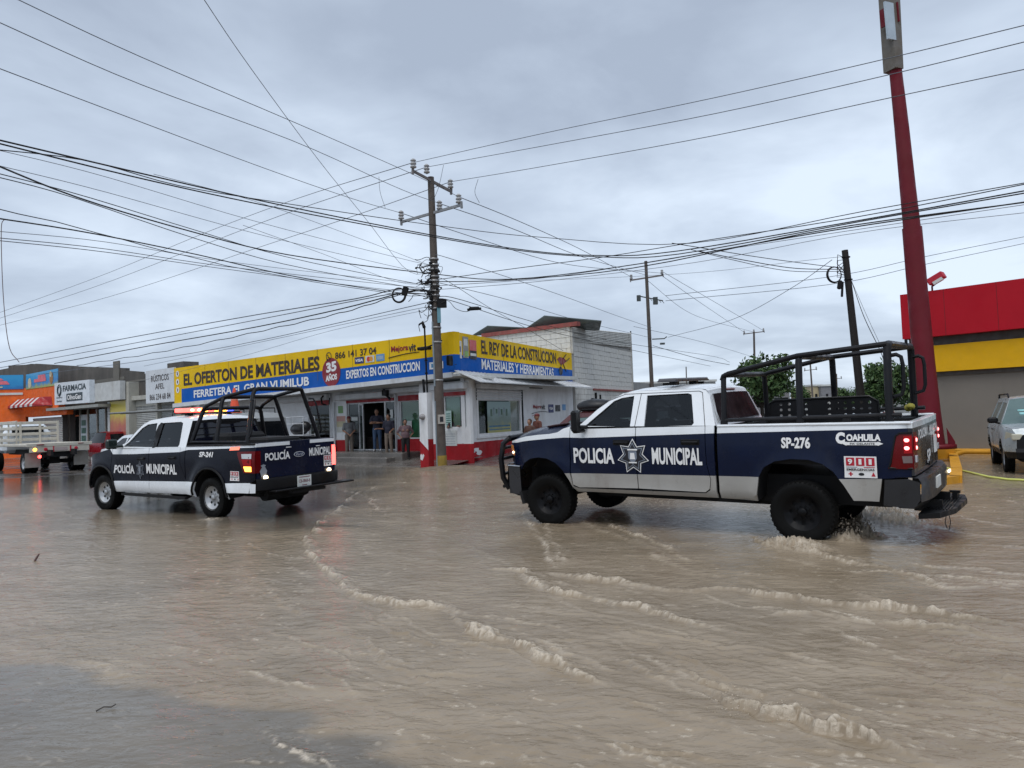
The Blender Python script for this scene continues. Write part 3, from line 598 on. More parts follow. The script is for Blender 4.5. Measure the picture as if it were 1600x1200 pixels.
quadL(mb, -4.8, 4.03, -4.27, 4.30, .014, 2); discL(mb, -4.62, 4.165, .10, .02, 3); discL(mb, -4.46, 4.165, .10, .022, 4); quadL(mb, -4.17, 4.04, -3.68, 4.31, .014, 5); quadL(mb, -4.10, 4.1, -3.75, 4.24, .018, 6)
Q_('payment_logo', mb, [mat('card_navy', (.02, .03, .14), .4), M_letter, M_plate, mat('logo_red', (.6, .03, .02), .4), mat('logo_orange', (.75, .3, .02), .4), mat('card_blue', (.12, .3, .55), .4), mat('card_grey', (.3, .4, .5), .4)], fs)
mb = MB(); 
for z in (4.55, 4.12, 3.7): discL(mb, -19.72, z, .16, .014, 0); discL(mb, -19.72, z, .05, .018, 1, 12, .09)
Q_('round_icon', mb, [M_letter, M_ink], fs)
mb = MB(); quadL(mb, -1.25, 3.52, -.55, 3.78, .014, 0); quadL(mb, -1.15, 3.58, -.65, 3.72, .018, 1)
Q_('logo_patch', mb, [M_letter, mat('logo_teal', (.08, .25, .45), .4)], fs)
lsign('lettering', 'EL REY DE LA CONSTRUCCION', 2.02, 4.12, 9.35, 4.66, M_ink, .025, -.05, 'R')
lsign('lettering', 'MATERIALES Y HERRAMIENTAS', 2.0, 3.53, 8.97, 3.93, M_letter, .025, -.07, 'R')
mb = MB()    # sacks printed at the corner
for t0, z0, t1, z1, mi in ((.12, 3.86, .52, 4.5, 0), (.6, 3.9, 1.02, 4.68, 1), (1.1, 4.2, 1.62, 4.6, 2), (1.1, 3.88, 1.62, 4.2, 3)): quadR(mb, t0, z0, t1, z1, .014 + .002 * mi, mi)
quadR(mb, .2, 4.1, .44, 4.3, .02, 5); quadR(mb, .68, 4.35, .95, 4.6, .02, 0); quadR(mb, .72, 3.95, .98, 4.15, .02, 4); quadR(mb, 1.14, 4.0, 1.58, 4.1, .022, 0)
Q_('product_picture', mb, [M_plate, mat('sack_grey', (.3, .3, .28), .5), mat('sack_pink', (.6, .13, .13), .5), M_decalblack, mat('sack_green', (.25, .45, .12), .5), mat('card_navy2', (.03, .05, .2), .5)], fs)
mb = MB()   # wheelbarrow drawing
mb.add([SR(t, -.014, z) for t, z in ((9.45, 4.32), (9.75, 4.44), (10.3, 4.42), (10.6, 4.3), (10.25, 4.12), (9.85, 4.08))], [tuple(range(6))], 0)
mb.tube([SR(9.95, -.02, 4.1), SR(9.75, -.02, 3.85), SR(9.6, -.02, 3.8)], .02, 5, 1); mb.tube([SR(10.2, -.02, 4.1), SR(10.5, -.02, 3.78)], .02, 5, 1); mb.tube([SR(10.2, -.02, 4.4), SR(10.6, -.02, 4.62)], .02, 5, 1); mb.tube([SR(10.5, -.02, 4.25), SR(11.0, -.02, 4.45)], .02, 5, 1)
n = 20; mb.add([SR(9.85 + .22 * math.cos(2 * PI * i / n), -.018, 3.78 + .2 * math.sin(2 * PI * i / n)) for i in range(n)], [tuple(range(n))], 1)
Q_('wheelbarrow_picture', mb, [mat('barrow_red', (.22, .02, .03), .5), M_decalblack], fs)
# door, windows, step, shutters, pipes
mb = MB(); bL(mb, -8.3, -3.2, WO - 1.15, WO + .5, .02, .44, 0, .03); bL(mb, -6.6, -3.6, WO - 1.6, WO - 1.15, .0, .27, 0, .03); P_('door_step', mb, M_side)
def frameL(name, t0, t1, z0, z1, o, m=M_alu, w=.06, parent=shop):
    mb = MB(); bL(mb, t0, t0 + w, o - .03, o + .03, z0, z1); bL(mb, t1 - w, t1, o - .03, o + .03, z0, z1); bL(mb, t0 + w, t1 - w, o - .03, o + .03, z1 - w, z1); bL(mb, t0 + w, t1 - w, o - .03, o + .03, z0, z0 + w)
    return Q_(name, mb, m, parent)
d = frameL('door', -7.05, -6.75, .46, 2.46, WO + .02); mb = MB(); bL(mb, -6.99, -6.81, WO + .015, WO + .025, .52, 2.4); Q_('pane', mb, M_pane, d)
d = frameL('door_frame', -7.82, -4.8, .46, 2.52, WO + .08, M_alu, .05)
mb = MB(); bL(mb, -5.46, -5.38, WO + .04, WO + .1, .46, 2.5); bL(mb, -7.1, -7.02, WO + .04, WO + .1, .46, 2.5); Q_('mullion', mb, mat('alu_white', (.7, .7, .7), .4), d)
mb = MB(); bL(mb, -7.77, -7.1, WO + .075, WO + .085, .5, 2.47); bL(mb, -5.38, -4.85, WO + .075, WO + .085, .5, 2.47); Q_('pane', mb, M_pane, d)
mb = MB(); bL(mb, -5.12, -4.95, WO + .05, WO + .06, 1.8, 2.15); bL(mb, -7.6, -7.2, WO + .05, WO + .06, 1.75, 1.9); Q_('notice', mb, M_plate, d)
mb = MB(); bL(mb, -7.86, -4.79, WO - .02, WO + .12, 2.52, 2.64); P_('lintel', mb, M_valance)
def win_green(t0, t1, z0, z1, o, seed):
    w_ = frameL('window', t0, t1, z0, z1, o, mat('alu_white', (.7, .7, .7), .4), .05)
    mb = MB(); bL(mb, t0 + .05, t1 - .05, o - .005, o + .005, z0 + .05, z1 - .05); Q_('pane', mb, M_pane, w_)
    return w_
M_poster = {}
def poster_mat(name, top, mid, low, seed):
    m = bpy.data.materials.new(name); m.use_nodes = True; t = m.node_tree; b = t.nodes['Principled BSDF']; b.inputs['Roughness'].default_value = .35; L = t.links.new
    tcn = t.nodes.new('ShaderNodeTexCoord'); mp = t.nodes.new('ShaderNodeMapping'); mp.inputs['Location'].default_value = (seed, seed * 2.1, 0); L(tcn.outputs['Object'], mp.inputs[0])
    n = t.nodes.new('ShaderNodeTexNoise'); n.inputs['Scale'].default_value = 2.2; n.inputs['Detail'].default_value = 3; L(mp.outputs[0], n.inputs[0])
    sp = t.nodes.new('ShaderNodeSeparateXYZ'); L(tcn.outputs['Generated'], sp.inputs[0])
    ad = t.nodes.new('ShaderNodeMath'); ad.operation = 'MULTIPLY_ADD'; L(n.outputs[0], ad.inputs[0]); ad.inputs[1].default_value = .5; L(sp.outputs[2], ad.inputs[2])
    r = t.nodes.new('ShaderNodeValToRGB'); L(ad.outputs[0], r.inputs[0]); r.color_ramp.interpolation = 'EASE'; e = r.color_ramp.elements; e[0].position = .25; e[0].color = (*low, 1); e[1].position = 1.1 if False else .98; e[1].color = (*top, 1)
    k = e.new(.6); k.color = (*mid, 1); L(r.outputs[0], b.inputs['Base Color']); return m
PM1 = poster_mat('poster_green', (.12, .17, .09), (.07, .24, .12), (.04, .14, .06), 3); PM2 = poster_mat('poster_landscape', (.28, .36, .32), (.10, .16, .05), (.06, .11, .04), 8); PM3 = poster_mat('poster_teal', (.22, .33, .33), (.14, .2, .17), (.35, .33, .08), 5)
w_ = win_green(-4.48, -3.16, .93, 2.5, WO + .05, 1); mb = MB(); bL(mb, -4.38, -3.24, WO + .065, WO + .07, 1.0, 2.44); Q_('poster', mb, PM1, w_); mb = MB(); bL(mb, -4.1, -3.8, WO - .0, WO + .006, 1.3, 1.65); bL(mb, -3.9, -3.45, WO + .1, WO + .106, 2.32, 2.42); Q_('notice', mb, M_plate, w_)
mb = MB(); bL(mb, -4.5, -3.14, WO - .06, WO + .0, 2.48, 2.7); bL(mb, -1.2, -.06, .54, .6, 2.53, 2.67); Q_('valance', mb, M_valance, shop)
w_ = win_green(-1.2, -.06, 1.33, 2.54, .68, 2); mb = MB(); bL(mb, -1.13, -.45, .70, .71, 1.4, 2.48); Q_('poster', mb, PM2, w_)
mb = MB(); bL(mb, -1.12, -.82, .62, .626, 1.36, 1.98); Q_('notice', mb, mat('notice_teal', (.45, .6, .55), .5), w_)
mb = MB(); 
for i in range(6): bL(mb, -1.08, -.86, .614, .62, 1.45 + .08 * i, 1.48 + .08 * i)
Q_('notice_text', mb, mat('notice_ink', (.05, .15, .13), .5), w_)
mb = MB(); bL(mb, -1.16, -.55, .58, .59, .68, 1.25); for_z = [bL(mb, -1.1, -.62, .574, .58, .75 + .09 * i, .77 + .09 * i, 1) for i in range(5)]; P_('wall_notice', mb, [M_plate, mat('notice_grey', (.4, .42, .45), .5)])
w_ = win_green(-10.55, -9.0, .95, 2.62, WO + .05, 3); mb = MB(); bL(mb, -10.6, -8.95, WO - .05, WO, 2.5, 2.72); Q_('valance', mb, M_valance, shop)
# roller shutter boxes
mb = MB(); bL(mb, -8.25, -4.85, WO - .36, WO, 2.66, 2.92, 0, .04); bL(mb, -4.75, -2.5, WO - .34, WO, 2.8, 3.02, 0, .04); bL(mb, -12.5, -8.9, WO - .34, WO, 2.72, 3.0, 0, .04); bL(mb, -1.6, .1, .3, .6, 2.74, 3.0, 0, .04)
P_('shutter_box', mb, M_metalwhite)
mb = MB(); mb.tube([SL(-4.62, WO - .1, .25), SL(-4.62, WO - .1, 2.75), SL(-4.7, WO - .3, 2.9)], .045, 8); mb.tube([SL(-8.62, WO - .1, .25), SL(-8.62, WO - .1, 2.6)], .05, 8); mb.tube([SL(-8.85, WO - .12, .25), SL(-8.85, WO - .12, 3.0)], .035, 8); P_('downpipe', mb, M_metalwhite)
mb = MB(); mb.tube([SL(-4.95, WO - .4, 3.0), SL(-4.95, WO - .4, 2.8), SL(-4.8, WO - .35, 2.7), SL(-4.7, WO - .3, 2.55)], .05, 7); mb.tube([SL(-8.95, WO - .4, 2.9), SL(-9.1, WO - .4, 2.8), SL(-9.05, WO - .4, 2.55), SL(-8.9, WO - .3, 2.5)], .04, 7); mb.tube([SL(-8.5, WO - .4, 2.8), SL(-8.55, WO - .4, 2.5)], .03, 6); bL(mb, -4.98, -4.7, WO - .5, WO - .36, 2.72, 2.95); P_('shutter_motor', mb, M_trim)
mb = MB()
for i, (z, mi) in enumerate(((1.98, 0), (1.74, 1), (1.5, 2), (1.2, 3))): bL(mb, -8.55, -7.95, WO - .012, WO, z - .24, z - .005, mi)
bL(mb, -8.42, -8.1, WO - .014, WO, 2.1, 2.42, 4)
P_('wall_poster', mb, [mat('stripe_pink', (.5, .28, .24), .6), mat('stripe_cream', (.5, .45, .3), .6), mat('stripe_pale', (.55, .55, .5), .6), M_wall, mat('sticker_green', (.2, .35, .15), .5)])
mb = MB()   # paint flaked off the plinth
for (t, o, z, side) in ((-3.0, 0, .6, 'C'), (1.05, 0, .45, 'R'), (1.35, 0, .5, 'R'), (1.6, 0, .38, 'R')):
    if side == 'R':
        n = 11; rr = random.Random(int(t * 10)); mb.add([SR(t + (.22 + .12 * rr.random()) * math.cos(2 * PI * i / n) * .8, -.012, z + (.05 + .06 * rr.random()) * math.sin(2 * PI * i / n)) for i in range(n)], [tuple(range(n))])
P_('flaked_paint', mb, M_wall)
# side-street window with its shutter half down
w_ = mb = MB(); bR(mb, 1.5, 1.62, -.02, .1, .98, 2.35); bR(mb, 5.22, 5.35, -.02, .1, .98, 2.35); bR(mb, 1.62, 5.22, -.02, .1, .98, 1.08); bR(mb, 1.45, 5.4, -.06, .0, .9, .98); w_ = P_('window', mb, mat('alu_white', (.7, .7, .7), .4))
mb = MB(); bR(mb, 1.62, 5.22, .05, .06, 1.08, 2.35); Q_('pane', mb, M_pane, w_)
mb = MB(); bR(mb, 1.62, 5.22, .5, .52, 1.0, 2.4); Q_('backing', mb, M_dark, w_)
mb = MB(); bR(mb, 2.35, 4.35, -.0, .012, 1.08, 2.3); Q_('poster', mb, PM3, w_)
mb = MB(); 
for i in range(7): bR(mb, 2.6 + .22 * i, 2.74 + .22 * i, -.004, .0, 1.72 + .05 * (i % 3), 2.0 + .06 * (i % 2), i % 2)
bR(mb, 2.45, 4.25, -.004, 0, 1.3, 1.36, 2); bR(mb, 2.45, 4.25, -.004, 0, 1.18, 1.22, 2)
Q_('poster_figure', mb, [mat('poster_dkgreen', (.08, .14, .1), .5), mat('poster_grey', (.2, .26, .28), .5), mat('poster_blue', (.05, .15, .25), .5)], w_)
mb = MB(); shutter(mb, lambda u, v, d: SR(u, -.02 - d, v), 1.48, 5.38, 2.33, 2.78, .09, .03); bR(mb, 1.4, 5.6, -.32, -.02, 2.78, 2.98, 0, .04); P_('roller_shutter', mb, M_metalwhite)
mb = MB(); bR(mb, 5.42, 5.48, -.05, .0, .85, 2.9); bR(mb, 5.1, 7.0, -.3, -.24, 2.86, 2.9); P_('shutter_rail', mb, M_trim)
mb = MB(); text(mb, 'Mejora', lambda u, v: SR(u, -.012, v), 6.55, 1.95, 7.4, 2.17, 0, .03); text(mb, 'vit', lambda u, v: SR(u, -.012, v), 7.42, 1.95, 7.85, 2.17, 1, .03); mb.tube([SR(6.4 + .13 * i, -.014, 1.78 + .08 * math.sin(i / 14 * 2.6)) for i in range(14)], .014, 5, 1)
quadR(mb, 8.2, 1.8, 8.8, 2.18, .012, 2); quadR(mb, 9.0, 1.85, 9.6, 2.15, .012, 1); quadR(mb, 9.85, 1.9, 10.3, 2.18, .012, 3); text(mb, 'VISA', lambda u, v: SR(u, -.02, v), 8.27, 1.93, 8.73, 2.06, 4, .04)
P_('wall_logo', mb, [M_valance, M_decalblack, MATS['card_navy'], MATS['card_blue'], M_letter])
# floodlight arm poking from the fascia
mb = MB(); mb.tube([SL(-.75, -.2, 4.4), SL(-.35, -.25, 4.5)], .025, 6); mb.box(SL(-1.2, -.3, 4.28), (.55, .25, .12), 0, RotL, .03); mb.tube([SL(-1.2, -.3, 4.3), SL(-.75, -.2, 4.4), SL(-.75, .05, 4.4)], .025, 6)
bL(mb, .05, .1, -.05, 0, 3.6, 3.62)
o = mb.build('sign_floodlight', M_trim); tag(o, 'dark floodlight on an arm in front of the yellow shop sign', 'floodlight')
mb = MB(); bR(mb, -.62, -.35, -.16, -.03, 3.55, 3.9, 0, .02); o = mb.build('speaker_box', M_trim); o.location = (0, 0, 0); tag(o, 'small black box fixed to the blue band at the shop corner', 'box')
# electricity service pillar with meter and mast
pil = empty('service_pillar', (-3.03, 25.9, 0), 'white and red masonry pillar with a round glass meter, left of the big pole', 'pillar'); bpy.context.view_layer.update()
mb = MB(); R3 = RotL; cpos = Vector((-3.05, 25.9, 0))
def cb_(x0, x1, z0, z1, mi, e=0): mb.box(cpos + dL * ((x0 + x1) / 2) + Z * ((z0 + z1) / 2), (x1 - x0 + e, .26 + e, z1 - z0), mi, R3)
cb_(-.2, .2, 1.0, 2.62, 0); cb_(-.202, .202, -.06, 1.0, 1, .0)
mb.add([cpos + dL * x - nL * .216 + Z * z for x, z in ((-.22, .98), (.22, .98), (.22, .62), (-.22, 1.08))], [(0, 1, 2, 3)], 0) if False else None
f = lambda x, z, off=.137: cpos + dL * x - nL * off + Z * z
mb.add([f(-.202, .95), f(.202, .62), f(.202, 1.02), f(-.202, 1.02)], [(0, 1, 2, 3)], 0)
mb.add([f(-.2, .3), f(-.1, .26), f(-.05, .34), f(.0, .44), f(-.06, .5), f(-.1, .44), f(-.16, .5), f(-.2, .44)], [tuple(range(8))], 0)
Q_('masonry', mb, [M_wall, M_plinth], pil)
mb = MB(); mb.lathe([(0, -.14), (.06, -.135), (.085, -.1), (.09, -.04), (.11, -.03), (.11, 0)], (0, 0, 0), 'y', 16); mb.xf(Matrix.Translation(f(-.02, 1.78, .13)) @ Matrix.Rotation(HD, 4, 'Z')); Q_('meter', mb, mat('meter_glass', (.25, .24, .24), .12), pil)
mb = MB(); mb.tube([f(.1, 2.6, -.0), f(.06, 4.95, 0)], .03, 8); mb.tube([f(.06, 4.9, 0), f(.02, 5.1, .06), f(-.06, 5.0, .16)], [.06, .065, .03], 8); mb.tube([f(-.05, 2.6, 0), f(-.08, 3.1, 0)], .045, 8)
for z in (3.3, 3.75, 4.2): mb.box(f(.09, z, 0), (.1, .1, .05), 0)
Q_('conduit', mb, M_trim, pil)
# hand-written sign of the neighbour
ru = empty('neighbour_sign', SL(-21.7, 0, 4), 'plain white hand painted RUSTICOS sign board left of the yellow sign', 'sign'); bpy.context.view_layer.update()
M_board = mat('board_white', (.62, .65, .68), .55, var=.06, dirt=(.35, .36, .36), dirtamt=.4)
mb = MB(); bL(mb, -23.25, -20.12, .0, .12, 3.12, 4.92); Q_('board', mb, M_board, ru)
for s, t0, z0, t1, z1 in (('R\u00daSTICOS', -22.6, 4.28, -20.65, 4.70), ('AFEL', -22.15, 3.85, -21.15, 4.14), ('866 234 68 84', -22.8, 3.28, -20.5, 3.60)):
    mb = MB(); text(mb, s, lambda u, v: SL(u, -.012, v), t0, z0, t1, z1, 0, .005, 0, .02); Q_('lettering', mb, M_ink, ru)
# big block warehouse behind, painted white: blocks as single pieces
wh = empty('block_warehouse', SR(11.35, 0, 0), 'tall white painted block warehouse with corrugated top behind the shop', 'warehouse'); bpy.context.view_layer.update()
mb = MB(); bR(mb, 11.36, 21.25, .06, .25, 0, 5.98, 0); 
C1 = SR(11.35, 0, 0)
def SG(t, o, z): return C1 + dL * t + nL * o + Z * z
mb.box(SG(-4, .1, 3), (8, .2, 5.9), 0, RotL)
Q_('mortar_wall', mb, M_mortar, wh)
mb = MB(); 
V = []; n = 170
for i in range(n + 1):
    t = 11.4 + 9.9 * i / n; d = .03 if i % 2 else -.0
    V += [SR(t, -.02 - d * 0, 5.3 + .037 * (t - 11.4)), SR(t, -.02 - d * 0, 6.05 + .055 * (t - 11.4))]
zz_ = 9
V = []; F2 = []
for i in range(19):
    z = 5.3 + .72 * i / 18; d = .03 if i % 2 else 0; V += [SR(11.4, -.02 - d, z), SR(21.3, -.02 - d, z + .37 + .17 * i / 18)]
mb.add(V, [(2 * i, 2 * i + 1, 2 * i + 3, 2 * i + 2) for i in range(18)])
bR(mb, 11.35, 11.5, -.08, .1, 4.7, 6.0); bR(mb, 21.2, 21.3, -.06, .1, 3.0, 6.6)
Q_('cladding', mb, M_corr, wh)
mb = MB(); mb.box(SG(-2.6, -.02, 6.14), (6.2, .3, .2), 0, RotL); bR(mb, 14.2, 21.2, -.08, 0, 2.92, 3.02, 0); Q_('coping', mb, mat('coping_red', (.25, .06, .05), .7, var=.2, dirt=(.2, .15, .12), dirtamt=.5), wh)
mb = MB()
def shed(a, b, c, d_, th=.05): slabq(mb, [a, b, c, d_], (0, 0, th))
shed(SG(-2.7, -.1, 6.2), SG(-1.5, -.1, 6.72), SG(1.2, 1.0, 6.25), SG(.2, 2.4, 6.0)); shed(SG(-6.4, -.1, 6.2), SG(-5.3, -.1, 6.6), SG(-3.0, .6, 6.3), SG(-3.0, 2.2, 6.2))
Q_('roof_sheet', mb, M_sheet, wh)
blk = {}
def block_mesh(key, w, h, dpt):
    if key not in blk:
        m = MB(); m.box((w / 2, dpt / 2, h / 2), (w - .012, dpt, h - .012), 0, None, .008); me = bpy.data.meshes.new('brick'); me.from_pydata(m.v, [], m.f); me.materials.append(M_block); blk[key] = me
    return blk[key]
cnt = 0; extra = MB(); rb = random.Random(3)
BW, BH = .62, .27
for r_ in range(19):
    z = .26 + r_ * BH
    if z + BH > 5.55: break
    t = 11.38 - (BW / 2 if r_ % 2 else 0)
    while t < 21.2:
        a = max(t, 11.38); b = min(t + BW, 21.2)
        if b - a > .08:
            off = rb.uniform(-.012, .012)
            if z > 2.7:
                k = round(b - a, 2); o = bpy.data.objects.new('brick', block_mesh(('r', k), k, BH, .08)); COL.objects.link(o)
                o.matrix_world = Matrix.Translation(SR(a, off, z)) @ RotR.to_4x4(); under_M = o.matrix_world.copy(); o.parent = wh; o.matrix_parent_inverse = wh.matrix_world.inverted(); cnt += 1
            else: extra.box(SR((a + b) / 2, off + .04, z + BH / 2), (b - a - .012, .08, BH - .012), 0, RotR)
        t += BW
for r_ in range(9):
    z = 3.9 + r_ * BH; t = -8 - (BW / 2 if r_ % 2 else 0)
    while t < -.02:
        a = max(t, -8); b = min(t + BW, -.02)
        if b - a > .08 and z + BH < 6.2 and cnt < 290:
            k = round(b - a, 2); o = bpy.data.objects.new('brick', block_mesh(('g', k), k, BH, .08)); COL.objects.link(o)
            o.matrix_world = Matrix.Translation(SG(a, rb.uniform(-.06, -.04), z)) @ RotL.to_4x4(); o.parent = wh; o.matrix_parent_inverse = wh.matrix_world.inverted(); cnt += 1
        t += BW
o = Q_('brick', extra, M_block, wh); o['kind'] = 'stuff'
mb = MB(); mb.box(SR(14.5, -.05, 2.35), (.1, .1, .9), 0, RotR); mb.box(SR(15.2, -.05, 2.5), (.06, .08, .4), 0, RotR); Q_('wall_pipe', mb, M_trim, wh)
mb = MB(); mb.tube([SR(21.35, -.02, 0), SR(21.3, -.02, 6.7)], .04, 6); Q_('corner_pipe', mb, M_trim, wh)
# low dull building just beyond
mb = MB(); bR(mb, 22, 34, .3, 6, 0, 3.6, 0); o = mb.build('low_building', mat('render_grey', (.3, .3, .29), .8, dirt=(.2, .2, .2))); tag(o, 'low grey flat roofed building beyond the block warehouse', 'building')
# ---------------- row of shops on the left
gy_ = mat('grey_block', (.085, .078, .07), .85, var=.25, vscale=1.2, bump=.4, dirt=(.17, .15, .13), dirtamt=.5)
ph = empty('pharmacy_row', SL(-28, .5, 0), 'dark unplastered block building with the pharmacy and a grey roller door', 'shops'); bpy.context.view_layer.update()
mb = MB(); bL(mb, -60, -20.5, 2.0, 9, 3.4, 4.7); 

for a, b, z0, z1 in ((-47.5, -42.1, 7.0, 6.7), (-42.1, -35.3, 6.75, 6.1), (-35.3, -27.9, 6.08, 5.45), (-27.9, -26.0, 5.3, 5.1), (-26.0, -20.6, 5.0, 4.5)): slabq(mb, [SL(a, 1.0, 3.4), SL(b, 1.0, 3.4), SL(b, 1.0, z1), SL(a, 1.0, z0)], nL * .25)
bL(mb, -47, -20.6, 4.5, 4.7, 0, 3.5)
bL(mb, -23.4, -21.6, 1.3, 2.2, 4.9, 5.4); bL(mb, -70, -46.5, 2.2, 2.5, 3, 7.1)
Q_('upper_wall', mb, gy_, ph)
mb = MB(); bL(mb, -29.4, -28.6, .92, 1.0, 3.4, 5.95); bL(mb, -36, -28, .97, 1.0, 4.75, 4.95); bL(mb, -28, -21, .96, 1.0, 4.55, 4.65); Q_('concrete_frame', mb, mat('frame_concrete', (.15, .14, .12), .8), ph)
mb = MB(); bL(mb, -26.6, -21.0, .55, 1.0, 3.42, 3.66); bL(mb, -26.6, -26.2, .4, 1.0, 0, 4.52); bL(mb, -23.4, -23.2, .6, 1.0, 0, 3.4); bL(mb, -21.2, -20.6, .6, 1.2, 0, 3.2); bL(mb, -26.2, -21, .8, 1.0, 3.05, 3.42); Q_('pillar', mb, mat('pillar_cream', (.42, .41, .36), .7, dirt=(.25, .22, .18)), ph)
mb = MB(); shutter(mb, lambda u, v, d: SL(u, .85 - d, v), -26.2, -23.4, .1, 3.05, .10, .03); shutter(mb, lambda u, v, d: SL(u, .85 - d, v), -23.2, -21.2, .1, 3.05, .10, .03); Q_('roller_door', mb, mat('roller_grey', (.34, .35, .34), .5, dirt=(.2, .19, .17)), ph)
mb = MB(); bL(mb, -28.7, -26.6, .42, .5, 1.0, 3.45, 0); Q_('banner_poster', mb, poster_mat('poster_fruit', (.55, .45, .05), (.4, .1, .06), (.12, .03, .14), 2), ph)
mb = MB(); bL(mb, -29.0, -28.72, .4, 1.0, .0, 3.45); bL(mb, -29.9, -26.5, .05, .35, 3.5, 4.6, 0); Q_('sign_band', mb, mat('band_white', (.52, .53, .52), .6, dirt=(.35, .33, .3)), ph)
mb = MB(); bL(mb, -36, -29, .9, 1.0, 0, .9, 0); bL(mb, -36, -29, 1.3, 1.4, .0, 3.4, 1); bL(mb, -36.5, -28.6, -.3, 1.0, 3.15, 3.32, 2); 
for t in (-36, -34.2, -33.0, -31.6, -30.4, -29.2): bL(mb, t - .06, t + .06, .85, .95, .2, 3.2, 3)
Q_('shopfront', mb, [mat('front_maroon', (.06, .012, .012), .5), M_dark, mat('eave_grey', (.28, .29, .27), .6), mat('post_beige', (.3, .26, .22), .6)], ph)
mb = MB(); bL(mb, -35, -29.2, .9, .91, .9, 3.1); Q_('pane', mb, M_pane, ph)
mb = MB(); bL(mb, -34.1, -33.1, .88, .89, .3, 2.8, 0); 
for i in range(4): bL(mb, -33.95, -33.3, .86, .87, .6 + .5 * i, .95 + .5 * i, 1)
Q_('door', mb, [mat('door_pale', (.42, .46, .48), .4), mat('poster_dkgreen2', (.05, .12, .09), .5)], ph)
fa = empty('pharmacy_sign', SL(-32.5, 0, 4.2), 'white box sign reading FARMACIA under the dark upper wall', 'sign'); bpy.context.view_layer.update()
mb = MB(); slabq(mb, [SL(-35.2, -.25, 3.5), SL(-29.9, -.25, 3.45), SL(-29.9, -.25, 4.85), SL(-35.2, -.25, 4.92)], nL * .3); Q_('board', mb, mat('board_bright', (.66, .7, .74), .45), fa)
def tx(s, t0, z0, t1, z1, m, b=.02, parent=fa, off=-.262):
    mb = MB(); text(mb, s, lambda u, v: SL(u, off, v), t0, z0, t1, z1, 0, b); Q_('lettering', mb, m, parent)
M_dg = mat('sign_darkgreen', (.03, .05, .06), .5)
tx('FARMACIA', -33.85, 4.3, -30.35, 4.68, M_dg, .03); mb = MB(); quadL(mb, -33.3, 3.65, -30.9, 4.15, .262, 0); Q_('logo_plate', mb, M_dg, fa); tx('OlivoGen', -33.15, 3.74, -31.05, 4.06, M_letter, .03, fa, -.272)
tx('Generico', -34.9, 3.9, -33.95, 4.02, M_dg, .01); tx('Similar', -34.85, 3.66, -34.0, 3.78, M_dg, .01)
mb = MB(); n = 20
for r in (.36, .24): mb.tube([SL(-34.4 + r * math.cos(2 * PI * i / n) * .9, -.265, 4.42 + r * math.sin(2 * PI * i / n)) for i in range(n + 1)], .025, 4)
mb.add([SL(-34.6, -.262, 4.15), SL(-34.4, -.262, 3.95), SL(-34.2, -.262, 4.15)], [(0, 1, 2)]); Q_('emblem', mb, M_dg, fa)
# orange corner shop
og = empty('orange_shop', SL(-38, 0, 0), 'bright orange corner shop with blue banners and striped awning', 'shop'); bpy.context.view_layer.update()
M_or = mat('paint_orange', (.78, .13, .012), .6, var=.12, dirt=(.4, .06, .02), dirtamt=.4)
mb = MB(); slabq(mb, [SL(-41, .0, 2.9), SL(-35.25, .0, 2.9), SL(-35.25, .0, 4.85), SL(-41, .0, 4.9)], nL * .4); slabq(mb, [SL(-41, .0, 2.6), SL(-41, 0, 4.9), SL(-46, -4.0, 4.9), SL(-46, -4.0, 2.6)], (.0, .3, 0)); bL(mb, -40.6, -34, .02, .4, 2.85, 3.2)
slabq(mb, [SL(-41, .0, 0), SL(-41, 0, 2.6), SL(-46, -4.0, 2.6), SL(-46, -4.0, 0)], (.0, .3, 0)); Q_('wall', mb, M_or, og)
mb = MB(); shutter(mb, lambda u, v, d: SL(u, .3 - d, v), -40.5, -35.4, .1, 2.75, .12, .03); Q_('roller_door', mb, MATS['roller_grey'], og)
BM = lambda n, a, b, c, s: poster_mat(n, a, b, c, s)
mb = MB(); slabq(mb, [SL(-40.85, -.03, 4.8), SL(-35.3, -.03, 4.8), SL(-35.25, -.03, 5.9), SL(-40.8, -.03, 5.85)], nL * .03); bn = Q_('banner', mb, BM('banner_blue', (.03, .3, .6), (.02, .22, .55), (.35, .4, .1), 1), og)
mb = MB(); text(mb, 'LA OBRERA', lambda u, v: SL(u, -.045, v), -39.4, 5.15, -37.2, 5.5, 0, .04, 0, .1) if False else None
mb = MB(); quadL(mb, -39.3, 5.2, -37.2, 5.42, .045, 0); quadL(mb, -38.6, 5.42, -37.3, 5.66, .045, 0); discL(mb, -40.1, 5.2, .32, .045, 1, 18, .36); discL(mb, -36.3, 5.35, .3, .045, 2, 18, .4); discL(mb, -36.4, 5.6, .2, .05, 1, 14)
Q_('banner_print', mb, [mat('print_pink', (.7, .16, .2), .5), mat('print_cream', (.55, .5, .35), .5), mat('print_brown', (.35, .17, .05), .5)], bn)
eB = (SL(-46, -4, 0) - SL(-41, 0, 0)).normalized()
def SB(u, off, z): return SL(-41, 0, 0) + eB * u - nL * off + Z * z
mb = MB(); slabq(mb, [SB(5.8, .06, 4.95), SB(.1, .06, 4.85), SB(.1, .06, 5.85), SB(5.8, .06, 5.95)], nL * .03); bn = Q_('banner', mb, BM('banner_blue2', (.03, .3, .6), (.02, .25, .55), (.02, .15, .4), 4), og)
